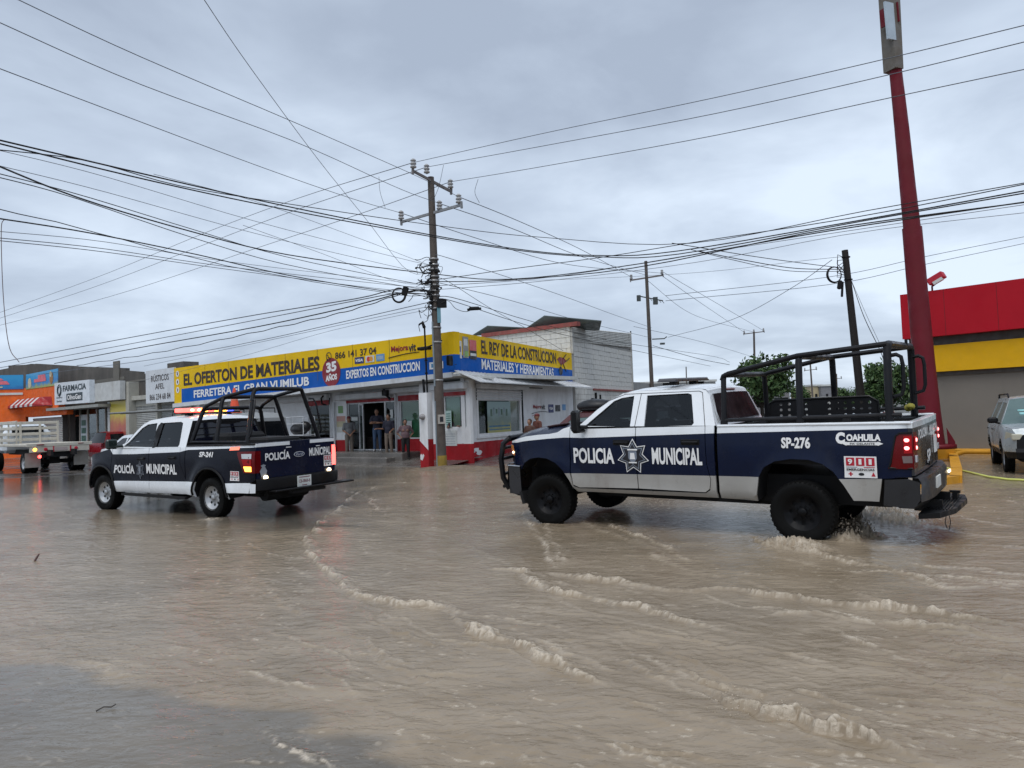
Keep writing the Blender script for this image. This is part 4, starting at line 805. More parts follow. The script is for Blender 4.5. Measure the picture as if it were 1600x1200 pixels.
mb = MB(); mb.quad(SB(4.5, .09, 5.25), SB(1.0, .09, 5.2), SB(1.2, .09, 5.45), SB(4.3, .09, 5.5)); mb.quad(SB(3.8, .09, 5.5), SB(1.4, .09, 5.5), SB(1.6, .09, 5.65), SB(3.6, .09, 5.68)); mb.quad(SB(4.2, .09, 5.0), SB(1.5, .09, 4.98), SB(1.5, .09, 5.08), SB(4.2, .09, 5.1), 1); Q_('banner_print', mb, [MATS['print_pink'], MATS['print_cream']], bn)
mb = MB(); mb.quad(SB(5.8, .08, 4.55), SB(.1, .08, 4.45), SB(.1, .08, 4.6), SB(5.8, .08, 4.72)); Q_('fascia_strip', mb, M_plate, og)
mb = MB(); mb.quad(SB(5.8, .1, 3.2), SB(4.4, .1, 3.2), SB(4.4, .1, 3.85), SB(5.8, .1, 3.9)); mb2 = mb; Q_('painted_logo', mb, mat('logo_dark', (.03, .05, .07), .5), og)
mb = MB(); text(mb, 'oo', lambda u, v: SB(5.5 - u, .12, v), 0, 3.35, .9, 3.65, 0, .02); Q_('lettering', mb, mat('logo_pale', (.4, .5, .55), .5), og)
M_aw1 = mat('awning_red', (.35, .015, .02), .6); M_aw2 = mat('awning_white', (.6, .58, .56), .6)
aw = empty('striped_awning', SL(-39, -.5, 4), 'red and white striped awning on the orange shop wall', 'awning'); bpy.context.view_layer.update()
mb = MB(); ns = 11
for i in range(ns):
    a = -41.9 + (4.9) * i / ns; b = -41.9 + 4.9 * (i + 1) / ns
    mb.quad(SL(a, -.8, 3.66), SL(b, -.8, 3.67), SL(b, -.35, 4.12), SL(a, -.35, 4.1), i % 2); mb.quad(SL(a, -.8, 3.5), SL(b, -.8, 3.5), SL(b, -.8, 3.66), SL(a, -.8, 3.66), i % 2)
mb.add([SL(-37, -.8, 3.5), SL(-36.2, -.02, 3.5), SL(-36.4, -.02, 4.12), SL(-37, -.35, 4.12), SL(-37, -.8, 3.66)], [(0, 1, 2, 3, 4)], 0)
Q_('canvas', mb, [M_aw1, M_aw2], aw)
mb = MB(); mb.tube([SL(-41.9, -.8, 3.5), SL(-37, -.8, 3.5), SL(-36.2, -.02, 3.5)], .02, 5); Q_('frame', mb, M_trim, aw)
# ---------------- convenience store on the right
c0 = Vector((14.1, 23.5, 0)); dC = Vector((math.cos(-.814), math.sin(-.814), 0)); nC = Vector((.727, .687, 0)); RotC = Matrix((dC, nC, Z)).transposed()
def S3(t, o, z): return c0 + dC * t + nC * o + Z * z
cs = empty('convenience_store', c0, 'grey walled store with a red top fascia and yellow band', 'store'); bpy.context.view_layer.update()
def b3(mb, t0, t1, o0, o1, z0, z1, mi=0, bev=0): mb.box(S3((t0 + t1) / 2, (o0 + o1) / 2, (z0 + z1) / 2), (abs(t1 - t0), abs(o1 - o0), abs(z1 - z0)), mi, RotC, bev)
M_cg = mat('wall_taupe', (.19, .172, .148), .7, var=.06, vscale=1, bump=.15, dirt=(.11, .10, .09), dirtamt=.35)
M_cr = mat('fascia_red', (.42, .007, .018), .45, spec=.2, var=.06, vscale=1); M_cy = mat('fascia_yellow', (.72, .40, .01), .5, spec=.2, var=.06)
mb = MB(); b3(mb, -1.1, 12, .1, 12, .0, 3.75); Q_('wall', mb, M_cg, cs)
mb = MB(); b3(mb, -1.38, 12, -.35, 12, 3.76, 5.23); fa3 = Q_('red_fascia', mb, M_cr, cs)
mb = MB()
for t in (-.09, 1.35, 2.8, 4.2): b3(mb, t - .006, t + .006, -.353, -.35, 3.76, 5.23)
Q_('panel_seam', mb, mat('seam_red', (.12, .003, .006), .5), fa3)
mb = MB(); b3(mb, -1.2, 12, -.12, .1, 2.63, 3.48); Q_('yellow_band', mb, M_cy, cs)
mb = MB(); b3(mb, -1.3, 12, .0, .1, 3.48, 3.76); b3(mb, -1.16, 12, .03, .1, 2.5, 2.62); Q_('grey_reveal', mb, mat('reveal_grey', (.075, .07, .065), .6), cs)
M_ky = mat('kerb_yellow', (.58, .27, .012), .5, var=.12, vscale=3, bump=.3, dirt=(.3, .13, .02), dirtamt=.5)
mb = MB(); b3(mb, -1.2, 12, -.28, .1, -.03, .16, 0, .02); o = mb.build('painted_kerb', M_ky); tag(o, 'low yellow kerb along the foot of the grey store wall', 'kerb')
mb = MB(); a = S3(.15, -.9, 0); b = S3(3.4, -.9, 0); mb.tube([a + Z * -.02, a + Z * .06 + dC * .05, a + Z * .12 + dC * .25, b + Z * .13], .07, 10); o = mb.build('wheel_stop', M_ky); tag(o, 'bent yellow pipe wheel stop in front of the yellow kerb', 'wheel stop')
fl = empty('red_floodlight', S3(-.3, -.2, 5.25), 'small red floodlight tilted on top of the red fascia', 'floodlight'); bpy.context.view_layer.update()
mb = MB(); mb.tube([S3(-.45, -.2, 5.22), S3(-.45, -.2, 5.38), S3(-.38, -.2, 5.42), S3(-.4, -.2, 5.5)], .03, 6); Q_('bracket', mb, M_red, fl)
mb = MB(); mb.box(S3(-.28, -.3, 5.6), (.5, .3, .22), 0, (RotC @ Matrix.Rotation(-.45, 3, 'Y')), .02); Q_('housing', mb, M_decalred, fl)
mb = MB(); mb.box(S3(-.2, -.42, 5.5), (.3, .12, .1), 0, (RotC @ Matrix.Rotation(-.45, 3, 'Y'))); Q_('lens', mb, M_plate, fl)
# red sign column
D_ = 20.9; pb = at(1463, 700, D_); sc_ = empty('sign_column', (pb.x, pb.y, 0), 'tall tapered red steel sign column with a white light panel at its top', 'sign post'); bpy.context.view_layer.update()
mb = MB(); seq = [(1457, 697, .32), (1451, 640, .295), (1443, 560, .28), (1434, 460, .265), (1425, 356, .255)]; mb.tube([at(x, y, D_) for x, y, r in seq], [r for *_, r in seq], 20, 0); seq = [(1425, 357, .225), (1419, 300, .21), (1409, 200, .19), (1399, 108, .165)]; mb.tube([at(x, y, D_) for x, y, r in seq], [r for *_, r in seq], 20, 0)
M_rp = mat('column_red', (.145, .013, .022), .5, spec=.2, var=.1, vscale=1.5, dirt=(.12, .02, .02), dirtamt=.5)
for k in range(4):
    a = k * PI / 2 + .6; q = at(1464, 694, D_); mb.add([q + Vector((math.cos(a) * .28, math.sin(a) * .28, .45)), q + Vector((math.cos(a) * .48, math.sin(a) * .48, .08)), q + Vector((math.cos(a) * .48, math.sin(a) * .48, -.06)), q + Vector((math.cos(a) * .3, math.sin(a) * .3, -.06)), q + Vector((math.cos(a + .08) * .28, math.sin(a + .08) * .28, .45)), q + Vector((math.cos(a + .05) * .48, math.sin(a + .05) * .48, .08)), q + Vector((math.cos(a + .05) * .48, math.sin(a + .05) * .48, -.06)), q + Vector((math.cos(a + .08) * .3, math.sin(a + .08) * .3, -.06))], [(0, 1, 2, 3), (7, 6, 5, 4), (0, 4, 5, 1), (1, 5, 6, 2)])
mb.lathe([(0, .05), (.5, .05), (.5, -.07), (0, -.07)], at(1464, 697, D_), 'z', 8)
Q_('shaft', mb, M_rp, sc_)
M_head = mat('head_taupe', (.13, .115, .095), .6)
def hd(x0, y0, x1, y1, w0, w1, dp, mi, off=0.0):
    A_, B_ = at(x0, y0, D_ - off), at(x1, y1, D_ - off); k = D_ / F_; ex = _R * 1.0; ex = Vector((.93, .36, 0)); ey = Vector((-.36, .93, 0)); V = []
    for P, w_ in ((A_, w0), (B_, w1)):
        for a, b in ((-1, -1), (1, -1), (1, 1), (-1, 1)): V.append(P + ex * (a * w_ * k / 2) + ey * (b * dp / 2))
    mb.add(V, [(0, 1, 2, 3), (7, 6, 5, 4), (0, 4, 5, 1), (1, 5, 6, 2), (2, 6, 7, 3), (3, 7, 4, 0)], mi)
mb = MB(); hd(1396, 111, 1388, -25, 17, 21, .42, 0); Q_('head', mb, M_head, sc_)
mb = MB(); hd(1393, 62, 1388, 4, 17, 18, .06, 0, .26); Q_('light_panel', mb, mat('panel_pale', (.42, .5, .56), .35), sc_)
mb = MB(); hd(1381, 42, 1378, 15, 2, 2, .16, 0, .15); hd(1402, 35, 1399, 5, 2, 2, .16, 0, .15); Q_('side_plate', mb, M_rp, sc_)
# yellow painted island round the column foot
mb = MB()
isl = [gnd(1432, 712), gnd(1487, 712), gnd(1489, 722), gnd(1500, 741), gnd(1497, 752), gnd(1472, 759), gnd(1430, 762)]
inner = [gnd(1440, 724), gnd(1480, 723), gnd(1487, 739), gnd(1470, 745), gnd(1440, 748)]
base = [gnd(1436, 726), gnd(1486, 724), gnd(1487, 706), gnd(1440, 706)]
def prism(mb, P, z0, z1, mi=0):
    n = len(P); V = [Vector((p.x, p.y, z0)) for p in P] + [Vector((p.x, p.y, z1)) for p in P]; mb.add(V, [tuple(range(n))[::-1], tuple(range(n, 2 * n))] + [(i, (i + 1) % n, n + (i + 1) % n, n + i) for i in range(n)], mi)
k0 = pb.copy(); k0.z = 0
k0 = gnd(1462, 716); k0.z = 0; prism(mb, [k0 + Vector(p) for p in ((-.45, -.3, 0), (.42, -.3, 0), (.5, .9, 0), (-.45, .9, 0))], -.05, .36)
E1 = [k0 + Vector((.75, -.62, 0)), k0 + Vector((1.05, -.9, 0)), gnd(1499, 741), gnd(1489, 741)]
pA, pB, pC, pD = k0 + Vector((.35, -.3, 0)), gnd(1495, 741), gnd(1494, 754), gnd(1440, 762)
for a, b in ((pA, pB), (pB, pC), (pC, pD)):
    t_ = (b - a).normalized(); s_ = Vector((-t_.y, t_.x, 0)) * .11; prism(mb, [a - s_, b - s_ + t_ * .1, b + s_ + t_ * .1, a + s_], -.05, .15)
o = mb.build('painted_island', M_ky); tag(o, 'yellow painted concrete island at the foot of the red sign column', 'kerb')
# hose lying on the forecourt
pts = [gnd(1470, 730, .05), gnd(1500, 734.5, .02), gnd(1520, 739, .02), gnd(1545, 745, .02), gnd(1575, 749, .02), gnd(1620, 751, .02)]
mb = MB(); mb.tube(pts, .025, 6); o = mb.build('hose', mat('hose_yellow', (.6, .62, .15), .4)); tag(o, 'thin pale yellow hose lying across the forecourt by the island', 'hose')
# ================================================================== VEHICLES
def pose(x, y, h, z=0.0, p=0.0, r=0.0): return Matrix.Translation((x, y, z)) @ Matrix.Rotation(h, 4, 'Z') @ Matrix.Rotation(r, 4, 'X') @ Matrix.Rotation(-p, 4, 'Y')
def interp(x, pts): return float(np.interp(x, [p[0] for p in pts], [p[1] for p in pts]))
class Car:
    """body side shape y(x, z) with arches, shared by every panel, letter and lamp laid on it"""
    def __init__(s, prof, wheels, r, nose=None, tail=None, flare=.035, belt=1.45, tumble=.48):
        s.prof, s.wheels, s.r, s.nose, s.tail, s.flare, s.belt, s.tumble = prof, wheels, r, nose, tail, flare, belt, tumble
    def y(s, x, z):
        v = interp(z, s.prof) if z <= s.belt else interp(s.belt, s.prof) - (z - s.belt) * s.tumble
        if s.flare:
            for xc, zc in s.wheels:
                d = math.hypot(x - xc, (z - zc)); t = max(0, 1 - abs(d - s.r) / .2)
                if z < s.belt: v += s.flare * t * t * (3 - 2 * t)
        if s.nose and x > s.nose[0]: v -= s.nose[2] * ((x - s.nose[0]) / (s.nose[1] - s.nose[0])) ** 2.2
        if s.tail and x < s.tail[0]: v -= s.tail[2] * ((s.tail[0] - x) / (s.tail[0] - s.tail[1])) ** 2.2
        return v
    def f(s, side, off=0.0): return lambda x, z: Vector((x, side * (s.y(x, z) + off), z))
def lpart(name, mb, mats, parent, label=None, angle=.6):
    o = mb.build(name, mats, parent, angle=angle)
    if label: o['label'] = label
    return o
def wheel(parent, x, y, z, r, wdt, side, rimkind, steer=0.0):
    mb = MB(); hw = wdt / 2; ri = r * .60
    prof = [(ri - .01, -hw * .8), (ri + .01, -hw * .86), (r * .80, -hw), (r * .93, -hw * .97), (r * .985, -hw * .82), (r, -hw * .6), (r, -hw * .28), (r - .012, -hw * .24), (r - .012, -hw * .16), (r, -hw * .12), (r, hw * .12), (r - .012, hw * .16), (r - .012, hw * .24), (r, hw * .28), (r, hw * .6), (r * .985, hw * .82), (r * .93, hw * .97), (r * .80, hw), (ri + .01, hw * .86), (ri - .01, hw * .8)]
    mb.lathe(prof, (0, 0, 0), 'y', 48)
    for i in range(40):      # shoulder lugs
        a = 2 * PI * i / 40
        for sy in (-1, 1): mb.box((math.cos(a) * (r - .021), sy * hw * .8, math.sin(a) * (r - .021)), (.034, hw * .34, .03), 0, Matrix.Rotation(-a, 3, 'Y'))
    w_ = mb.build('wheel', M_tyre, parent, angle=.7); w_.location = (x, y, z); w_.rotation_euler = (0, 0, steer)
    m = M_rimblack if rimkind == 'black' else M_rimsilver
    mb = MB(); so_ = side
    def dish(u, v):
        q = math.hypot(u, v) / ri; d = interp(q, [(0, .42), (.2, .42), (.3, .38), (.5, .30), (.72, .36), (.86, .62), (1, .80)]); return Vector((u, so_ * hw * d, v))
    holes = [circle(ri * .60 * math.cos(a), ri * .60 * math.sin(a), ri * .115, 10) for a in (2 * PI * k / 8 for k in range(8))]
    panel(mb, circle(0, 0, ri, 36), dish, holes, step=ri * .2)
    mb.lathe([(ri, so_ * hw * .8), (ri * 1.03, so_ * hw * .86), (ri * 1.02, so_ * hw * .7), (ri * .98, so_ * hw * .2)], (0, 0, 0), 'y', 36)
    mb.lathe([(0, so_ * hw * .78), (ri * .16, so_ * hw * .76), (ri * .22, so_ * hw * .68), (ri * .24, so_ * hw * .38)], (0, 0, 0), 'y', 20)
    for k in range(8): a = 2 * PI * (k + .5) / 8; mb.lathe([(0, so_ * hw * .52), (.011, so_ * hw * .5), (.012, so_ * hw * .3)], (ri * .33 * math.cos(a), 0, ri * .33 * math.sin(a)), 'y', 6)
    lpart('rim', mb, m, w_)
    mb = MB(); mb.lathe([(0, so_ * hw * .1), (ri * .99, so_ * hw * .1), (ri * .99, -so_ * hw * .6), (0, -so_ * hw * .6)], (0, 0, 0), 'y', 24); lpart('brake_disc', mb, M_dark, w_)
    return w_
def top_strip(mb, stations, mi, nc=12, crownp=2.0):
    """surface from side to side: stations (x, z_edge, y_edge, crown_z, bulge_x)"""
    V = []
    for (x, z, y, cz, bx) in stations:
        for k in range(nc + 1):
            t = -1 + 2 * k / nc; c = 1 - abs(t) ** crownp; V.append((x + bx * c, y * t, z + cz * c))
    F2 = [(i * (nc + 1) + k, i * (nc + 1) + k + 1, (i + 1) * (nc + 1) + k + 1, (i + 1) * (nc + 1) + k) for i in range(len(stations) - 1) for k in range(nc)]
    mb.add(V, F2, mi, True)
def star(n, R, r, rot=0): return [((R if i % 2 == 0 else r) * math.cos(rot + PI * i / n), (R if i % 2 == 0 else r) * math.sin(rot + PI * i / n)) for i in range(2 * n)]
def badge(parent, f, cx, cz, R, n, sx=1.0, grey=False):
    m1 = M_lettergrey if grey else M_letter; m2 = M_decalblack; m3 = MATS.get('badge_steel') or mat('badge_steel', (.18, .21, .26), .4)
    mb = MB()
    for k, (a, b, mi, off) in enumerate(((1.0, .62, 0, .0), (.92, .56, 1, .003), (.80, .48, 2, .006), (.70, .43, 1, .009))):
        panel(mb, star(n, R * a, R * b, PI / 2), lambda u, v, o=off: f(cx - u * sx, cz + v, o), mi=mi, step=9, smooth=False)
    panel(mb, [(-.26 * R, .3 * R), (.26 * R, .3 * R), (.26 * R, -.1 * R), (0, -.45 * R), (-.26 * R, -.1 * R)], lambda u, v: f(cx - u * sx, cz + v, .012), mi=2, step=9, smooth=False)
    panel(mb, [(-.12 * R, .2 * R), (.12 * R, .2 * R), (.16 * R, -.15 * R), (-.16 * R, -.15 * R)], lambda u, v: f(cx - u * sx, cz + v, .015), mi=0, step=9, smooth=False)
    panel(mb, [(-.3 * R, .42 * R), (.3 * R, .42 * R), (.3 * R, .34 * R), (-.3 * R, .34 * R)], lambda u, v: f(cx - u * sx, cz + v, .012), mi=0, step=9, smooth=False)
    panel(mb, [(-.25 * R, -.3 * R), (.25 * R, -.3 * R), (.25 * R, -.37 * R), (-.25 * R, -.37 * R)], lambda u, v: f(cx - u * sx, cz + v, .015), mi=0, step=9, smooth=False)
    return lpart('star_badge', mb, [m1, m2, m3], parent)
def sticker911(parent, g, x0, z0, x1, z1):
    """g(u, v, off): u reading direction 0..1, v up 0..1"""
    mb = MB()
    def q(a, b, c, d, off, mi):
        n = 6; V = [g(a + (c - a) * i / n, b + (d - b) * j / n, off) for j in range(n + 1) for i in range(n + 1)]
        mb.add(V, [(j * (n + 1) + i, j * (n + 1) + i + 1, (j + 1) * (n + 1) + i + 1, (j + 1) * (n + 1) + i) for j in range(n) for i in range(n)], mi)
    q(0, 0, 1, 1, 0, 0)
    for k in range(3): q(.06 + .31 * k, .56, .32 + .31 * k, .94, .003, 1); wd = .07 if k == 0 else .045; text(mb, '911'[k], lambda u, v: g(u, v, .009), .19 + .31 * k - wd, .62, .19 + .31 * k + wd, .88, 0, .02 if k else .04)
    q(.06, .48, .4, .51, .003, 2); q(.6, .48, .94, .51, .003, 1); text(mb, 'EMERGENCIAS', lambda u, v: g(u, v, .008), .07, .33, .93, .44, 3, .03)
    q(.12, .15, .26, .20, .003, 1); q(.165, .08, .215, .27, .003, 1); mb.add([g(.52 + .09 * math.cos(a), .17 + .07 * math.sin(a), .003) for a in (2 * PI * i / 10 for i in range(10))], [tuple(range(10))], 3); mb.add([g(.82, .08, .003), g(.95, .08, .003), g(.885, .28, .003)], [(0, 1, 2)], 1)
    return lpart('emergency_sticker', mb, [M_letter, M_decalred, M_lettergrey, M_decalblack], parent)
def side_text(parent, car, s, x0, z0, x1, z1, m=None, bold=.03, shear=0.0, side=1, off=.008, dz=0.0, name='lettering'):
    mb = MB(); text(mb, s, lambda u, v: car.f(side, off)(u, v), x0, z0, x1, z1, 0, bold, shear, dz); return lpart(name, mb, m or M_letter, parent)
def handle(parent, car, x, z, side=1):
    mb = MB(); y = car.y(x, z); mb.box((x, side * (y + .022), z), (.24, .03, .035), 0, None, .012); mb.box((x, side * (y + .001), z), (.27, .01, .075), 0, None, .004); return lpart('handle', mb, M_trim, parent)
# ------------------------------------------------------------------ pickup A: large truck on the right
ram = empty('police_pickup', pose(4.1245, 10.0243, 2.498, .012, .013, -.0343), 'large navy and white municipal police crew pickup on the right, marked SP-276', 'pickup truck')
RC = Car([(.38, .87), (.47, .90), (.53, .955), (.58, .985), (.64, .978), (.80, .99), (1.1, 1.0), (1.25, .993), (1.36, .98), (1.45, .965)], [(0, .42), (3.797, .42)], .55, (4.05, 4.65, .24), (-1.1, -1.27, .05), .035, 1.45, .48)
bt = lambda x: interp(x, [(-1.25, 1.415), (1.06, 1.365), (2.2, 1.33), (3.12, 1.30), (3.4, 1.308), (3.72, 1.29), (4.19, 1.25), (4.44, 1.21)])
bb = lambda x: interp(x, [(-1.25, .84), (-.51, .815), (1.09, .80), (3.31, .77), (4.5, .74)])
bandT = [(x, bt(x)) for x in np.linspace(-1.4, 4.7, 40)]; bandB = [(x, bb(x)) for x in np.linspace(-1.4, 4.7, 40)]
def rmat(x, z): return 1 if bb(x) < z < bt(x) else (0 if z >= bt(x) else 2)
def clipl(l, x0, x1): 
    p = [q for q in l if x0 < q[0] < x1]; f = (lambda x: interp(x, l)); return [(x0, f(x0))] + p + [(x1, f(x1))]
RM = [M_white, M_navy, M_silver, M_hood]
def rpanel(name, outline, side, mfun=rmat, holes=(), parent=ram, step=.09):
    xs = [p[0] for p in outline]; mb = MB(); panel(mb, outline, RC.f(side), holes, [clipl(bandT, min(xs) - .01, max(xs) + .01), clipl(bandB, min(xs) - .01, max(xs) + .01)], mfun, step=step, skirt=(0, -side * .03, 0)); return lpart(name, mb, RM, parent)
arch_r = [(.55, .49), (.54, .58), (.51, .80), (.44, .93), (.30, 1.01), (.1, 1.045), (-.12, 1.04), (-.28, .99), (-.40, .90), (-.51, .74), (-.61, .56)]
arch_f = [(3.27, .49), (3.38, .66), (3.48, .81), (3.60, .92), (3.75, .985), (3.92, 1.0), (4.08, .975), (4.2, .91), (4.29, .80)]
for side in (1, -1):
    rpanel('bed_side', [(1.04, 1.455), (1.04, .50)] + arch_r + [(-.88, .56), (-.925, .83), (-1.23, .86), (-1.25, 1.2), (-1.25, 1.475), (0, 1.462)], side)
    d = rpanel('rear_door', [(2.225, .585), (2.235, .8), (2.235, 1.445), (1.215, 1.46), (1.205, .95), (1.16, .75), (1.18, .62), (1.24, .575)], side); handle(d, RC, 1.42, 1.245, side)
    d = rpanel('front_door', [(3.335, .8), (3.34, 1.43), (2.25, 1.445), (2.25, .8), (2.24, .585), (3.2, .56), (3.30, .60)], side); handle(d, RC, 2.47, 1.235, side)
    rpanel('front_fender', [(3.352, 1.47), (3.352, .75), (3.31, .58), (3.27, .49)] + arch_f[1:] + [(4.30, .86), (4.52, .86), (4.47, 1.0), (4.57, 1.19), (4.56, 1.235), (4.3, 1.295), (4.18, 1.32), (3.95, 1.345), (3.72, 1.36), (3.57, 1.385), (3.47, 1.44)], side)
    rpanel('rocker', [(3.262, .49), (3.30, .57), (3.2, .545), (1.24, .56), (1.17, .605), (1.15, .75), (1.195, .95), (1.205, 1.462), (1.085, 1.465), (1.085, .50)], side)
    gh = [(3.36, 1.465), (3.16, 1.51), (2.92, 1.72), (2.72, 1.86), (2.55, 1.935), (2.38, 1.96), (2.18, 1.968), (1.34, 1.962), (1.26, 1.935), (1.2, 1.86), (1.07, 1.465)]
    w1 = [(3.09, 1.475), (2.67, 1.83), (2.55, 1.872), (2.35, 1.895), (2.335, 1.46)]; w2 = [(2.145, 1.895), (1.52, 1.905), (1.465, 1.885), (1.375, 1.50), (1.40, 1.47), (2.115, 1.46)]
    gh2 = [(x, z if z > 1.47 else z - .02) for x, z in gh]
    mb = MB(); panel(mb, gh, RC.f(side), (w1, w2), step=.15, skirt=(0, -side * .03, 0)); lpart('cab_side', mb, RM, ram)
    for wv, gm in ((w1, M_tint1), (w2, M_tint2)):
        mb = MB(); c = (sum(p[0] for p in wv) / len(wv), sum(p[1] for p in wv) / len(wv)); g = [(c[0] + (p[0] - c[0]) * 1.03, c[1] + (p[1] - c[1]) * 1.03) for p in wv]
        panel(mb, g, RC.f(side, -.022), step=.3); lpart('side_window', mb, gm, ram)
    mb = MB()       # door cut lines on the pillars
    for x0, z0, x1, z1 in ((2.26, 1.45, 2.24, 1.93), (1.21, 1.46, 1.31, 1.91), (1.31, 1.91, 1.36, 1.93), (1.36, 1.93, 2.5, 1.925), (2.5, 1.925, 2.75, 1.84)): mb.tube([RC.f(side, .0005)(x0, z0), RC.f(side, .0005)(x1, z1)], .005, 4)
    lpart('door_gap', mb, M_trim, ram)
    mb = MB(); y = RC.y(3.1, 1.4); mb.tube([(3.05, side * y, 1.46), (3.08, side * (y + .16), 1.47)], .03, 6); mb.box((3.1, side * (y + .22), 1.56), (.09, .20, .32), 0, Matrix.Rotation(side * .12, 3, 'Z'), .03); mb.box((3.1, side * (y + .14), 1.41), (.09, .26, .05), 0, None, .02); m_ = lpart('wing_mirror', mb, M_trim, ram)
    mb = MB(); mb.box((3.148, side * (y + .22), 1.66), (.012, .05, .06), 0, None, .004); lpart('mirror_lamp', mb, M_chrome, m_)
    # arch liners
    mb = MB()
    for arc in (arch_r, arch_f):
        V = []
        for x, z in arc: V += [RC.f(side)(x, z) - Vector((0, side * .01, 0)), Vector((x, side * .62, z + .02))]
        mb.add(V, [(2 * i, 2 * i + 1, 2 * i + 3, 2 * i + 2) for i in range(len(arc) - 1)], 0)
    lpart('arch_liner', mb, M_dark, ram)
    # tail lamp
    mb = MB(); tl = [(-1.0, .955), (-1.02, 1.0), (-1.085, 1.33), (-1.12, 1.365), (-1.262, 1.37), (-1.262, .95)]; panel(mb, tl, RC.f(side, .014), step=.08, skirt=(0, -side * .03, 0))
    V = [(-1.263, side * .945, .95), (-1.263, side * .945, 1.37), (-1.278, side * .80, 1.365), (-1.278, side * .80, .955)]; mb.add(V, [(0, 1, 2, 3)]); mb.add([V[0], V[1], (-1.24, side * .96, 1.37), (-1.24, side * .96, .95)], [(0, 1, 2, 3)])
    tlo = lpart('tail_light', mb, M_red, ram)
    mb = MB(); mb.box((-1.275, side * .875, 1.24), (.02, .12, .16), 0, None, .005); 
    panel(mb, [(-1.17, 1.13), (-1.17, 1.33), (-1.25, 1.33), (-1.25, 1.13)], RC.f(side, .02), step=9); lpart('brake_lens', mb, mat('lens_red_dim', (.20, .003, .005), .3, spec=.2, emit=(1, .03, .04), estr=.05), tlo)
    mb = MB(); 
    for z in (1.28, 1.19): mb.ell((-1.287, side * .9, z), (.012, .026, .022), 8, 6); mb.ell(RC.f(side, .022)(-1.2, z), (.03, .008, .022), 8, 6)
    lpart('bulb', mb, mat('bulb_red', (1, .4, .4), .3, emit=(1, .2, .2), estr=3), tlo)
    mb = MB(); panel(mb, [(-1.16, 1.02), (-1.15, 1.1), (-1.25, 1.1), (-1.25, 1.02)], RC.f(side, .02), step=9); lpart('reverse_side_lens', mb, mat('lens_smoke', (.16, .12, .12), .2), tlo)
    mb = MB(); mb.tube([RC.f(side, .016)(x, z) for x, z in ((-1.01, .97), (-1.03, 1.02), (-1.09, 1.33), (-1.13, 1.36), (-1.25, 1.362))], .012, 5); mb.tube([RC.f(side, .016)(x, z) for x, z in ((-1.01, .96), (-1.25, .955))], .012, 5); lpart('lamp_bezel', mb, M_trim, tlo)
    mb = MB(); mb.box((-1.277, side * .875, 1.06), (.02, .10, .08), 0, None, .005); lpart('reverse_lens', mb, M_clear, tlo)
    mb = MB(); panel(mb, [(4.46, 1.01), (4.54, 1.02), (4.60, 1.15), (4.58, 1.18), (4.50, 1.17)], RC.f(side, .006), step=9, skirt=(.02, -side * .05, 0)); hl = lpart('headlight', mb, mat('lamp_orange', (.55, .2, .06), .15), ram)
    mb = MB(); mb.ell(RC.f(side, .014)(4.50, 1.06), (.02, .01, .02), 8, 6); lpart('bulb', mb, M_warm, hl)
seats(ram, (2.35, 1.5), 1.2, .38, 2.85, 1.42)
mb = MB(); top_strip(mb, [(1.27, 1.95, .735, .03, -.02), (1.34, 1.962, .722, .05, 0), (1.7, 1.968, .72, .06, 0), (2.18, 1.968, .72, .055, 0), (2.4, 1.958, .72, .045, .03), (2.52, 1.94, .735, .035, .05)], 0); lpart('roof', mb, M_white, ram)
mb = MB(); top_strip(mb, [(2.56, 1.93, .74, .03, .05), (2.75, 1.84, .785, .02, .09), (3.0, 1.655, .865, .02, .15), (3.17, 1.50, .94, .02, .2)], 0); lpart('windscreen', mb, M_glass, ram)
mb = MB(); top_strip(mb, [(1.06, 1.45, .93, 0, 0), (1.12, 1.6, .87, 0, 0), (1.24, 1.93, .745, .03, -.02), (1.28, 1.955, .73, .03, -.02)], 0); lpart('cab_back', mb, M_white, ram)
mb = MB(); top_strip(mb, [(1.06, 1.52, .82, 0, -.008), (1.105, 1.62, .79, 0, -.012), (1.195, 1.885, .69, .01, -.03)], 0); lpart('rear_window', mb, M_glassredrefl, ram)
for s_ in (1, -1): mb = MB(); mb.tube([(1.062, s_ * .80, 1.5), (1.12, s_ * .78, 1.64), (1.205, s_ * .67, 1.885)], .012, 5); lpart('window_trim', mb, M_clear, ram)
mb = MB(); mb.box((1.215, 0, 1.93), (.03, .42, .03), 0, None, .01); lpart('high_brake_light', mb, M_red, ram)
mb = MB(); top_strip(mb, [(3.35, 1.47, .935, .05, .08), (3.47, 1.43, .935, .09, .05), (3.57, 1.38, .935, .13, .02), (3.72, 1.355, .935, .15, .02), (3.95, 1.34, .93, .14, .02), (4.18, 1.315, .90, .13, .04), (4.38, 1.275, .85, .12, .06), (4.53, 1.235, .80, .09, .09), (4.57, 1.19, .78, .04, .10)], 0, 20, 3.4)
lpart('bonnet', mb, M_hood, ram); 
mb = MB(); mb.box((3.78, .62, 1.475), (.34, .16, .03), 0, Matrix.Rotation(.13, 3, 'Y'), .01); mb.box((3.78, -.62, 1.475), (.34, .16, .03), 0, Matrix.Rotation(.13, 3, 'Y'), .01); lpart('bonnet_vent', mb, mat('vent_dim_red', (.06, .02, .022), .4), ram)
mb = MB(); top_strip(mb, [(3.34, 1.475, .94, .0, .05), (3.2, 1.49, .945, .0, .15)], 0); lpart('cowl', mb, M_trim, ram)
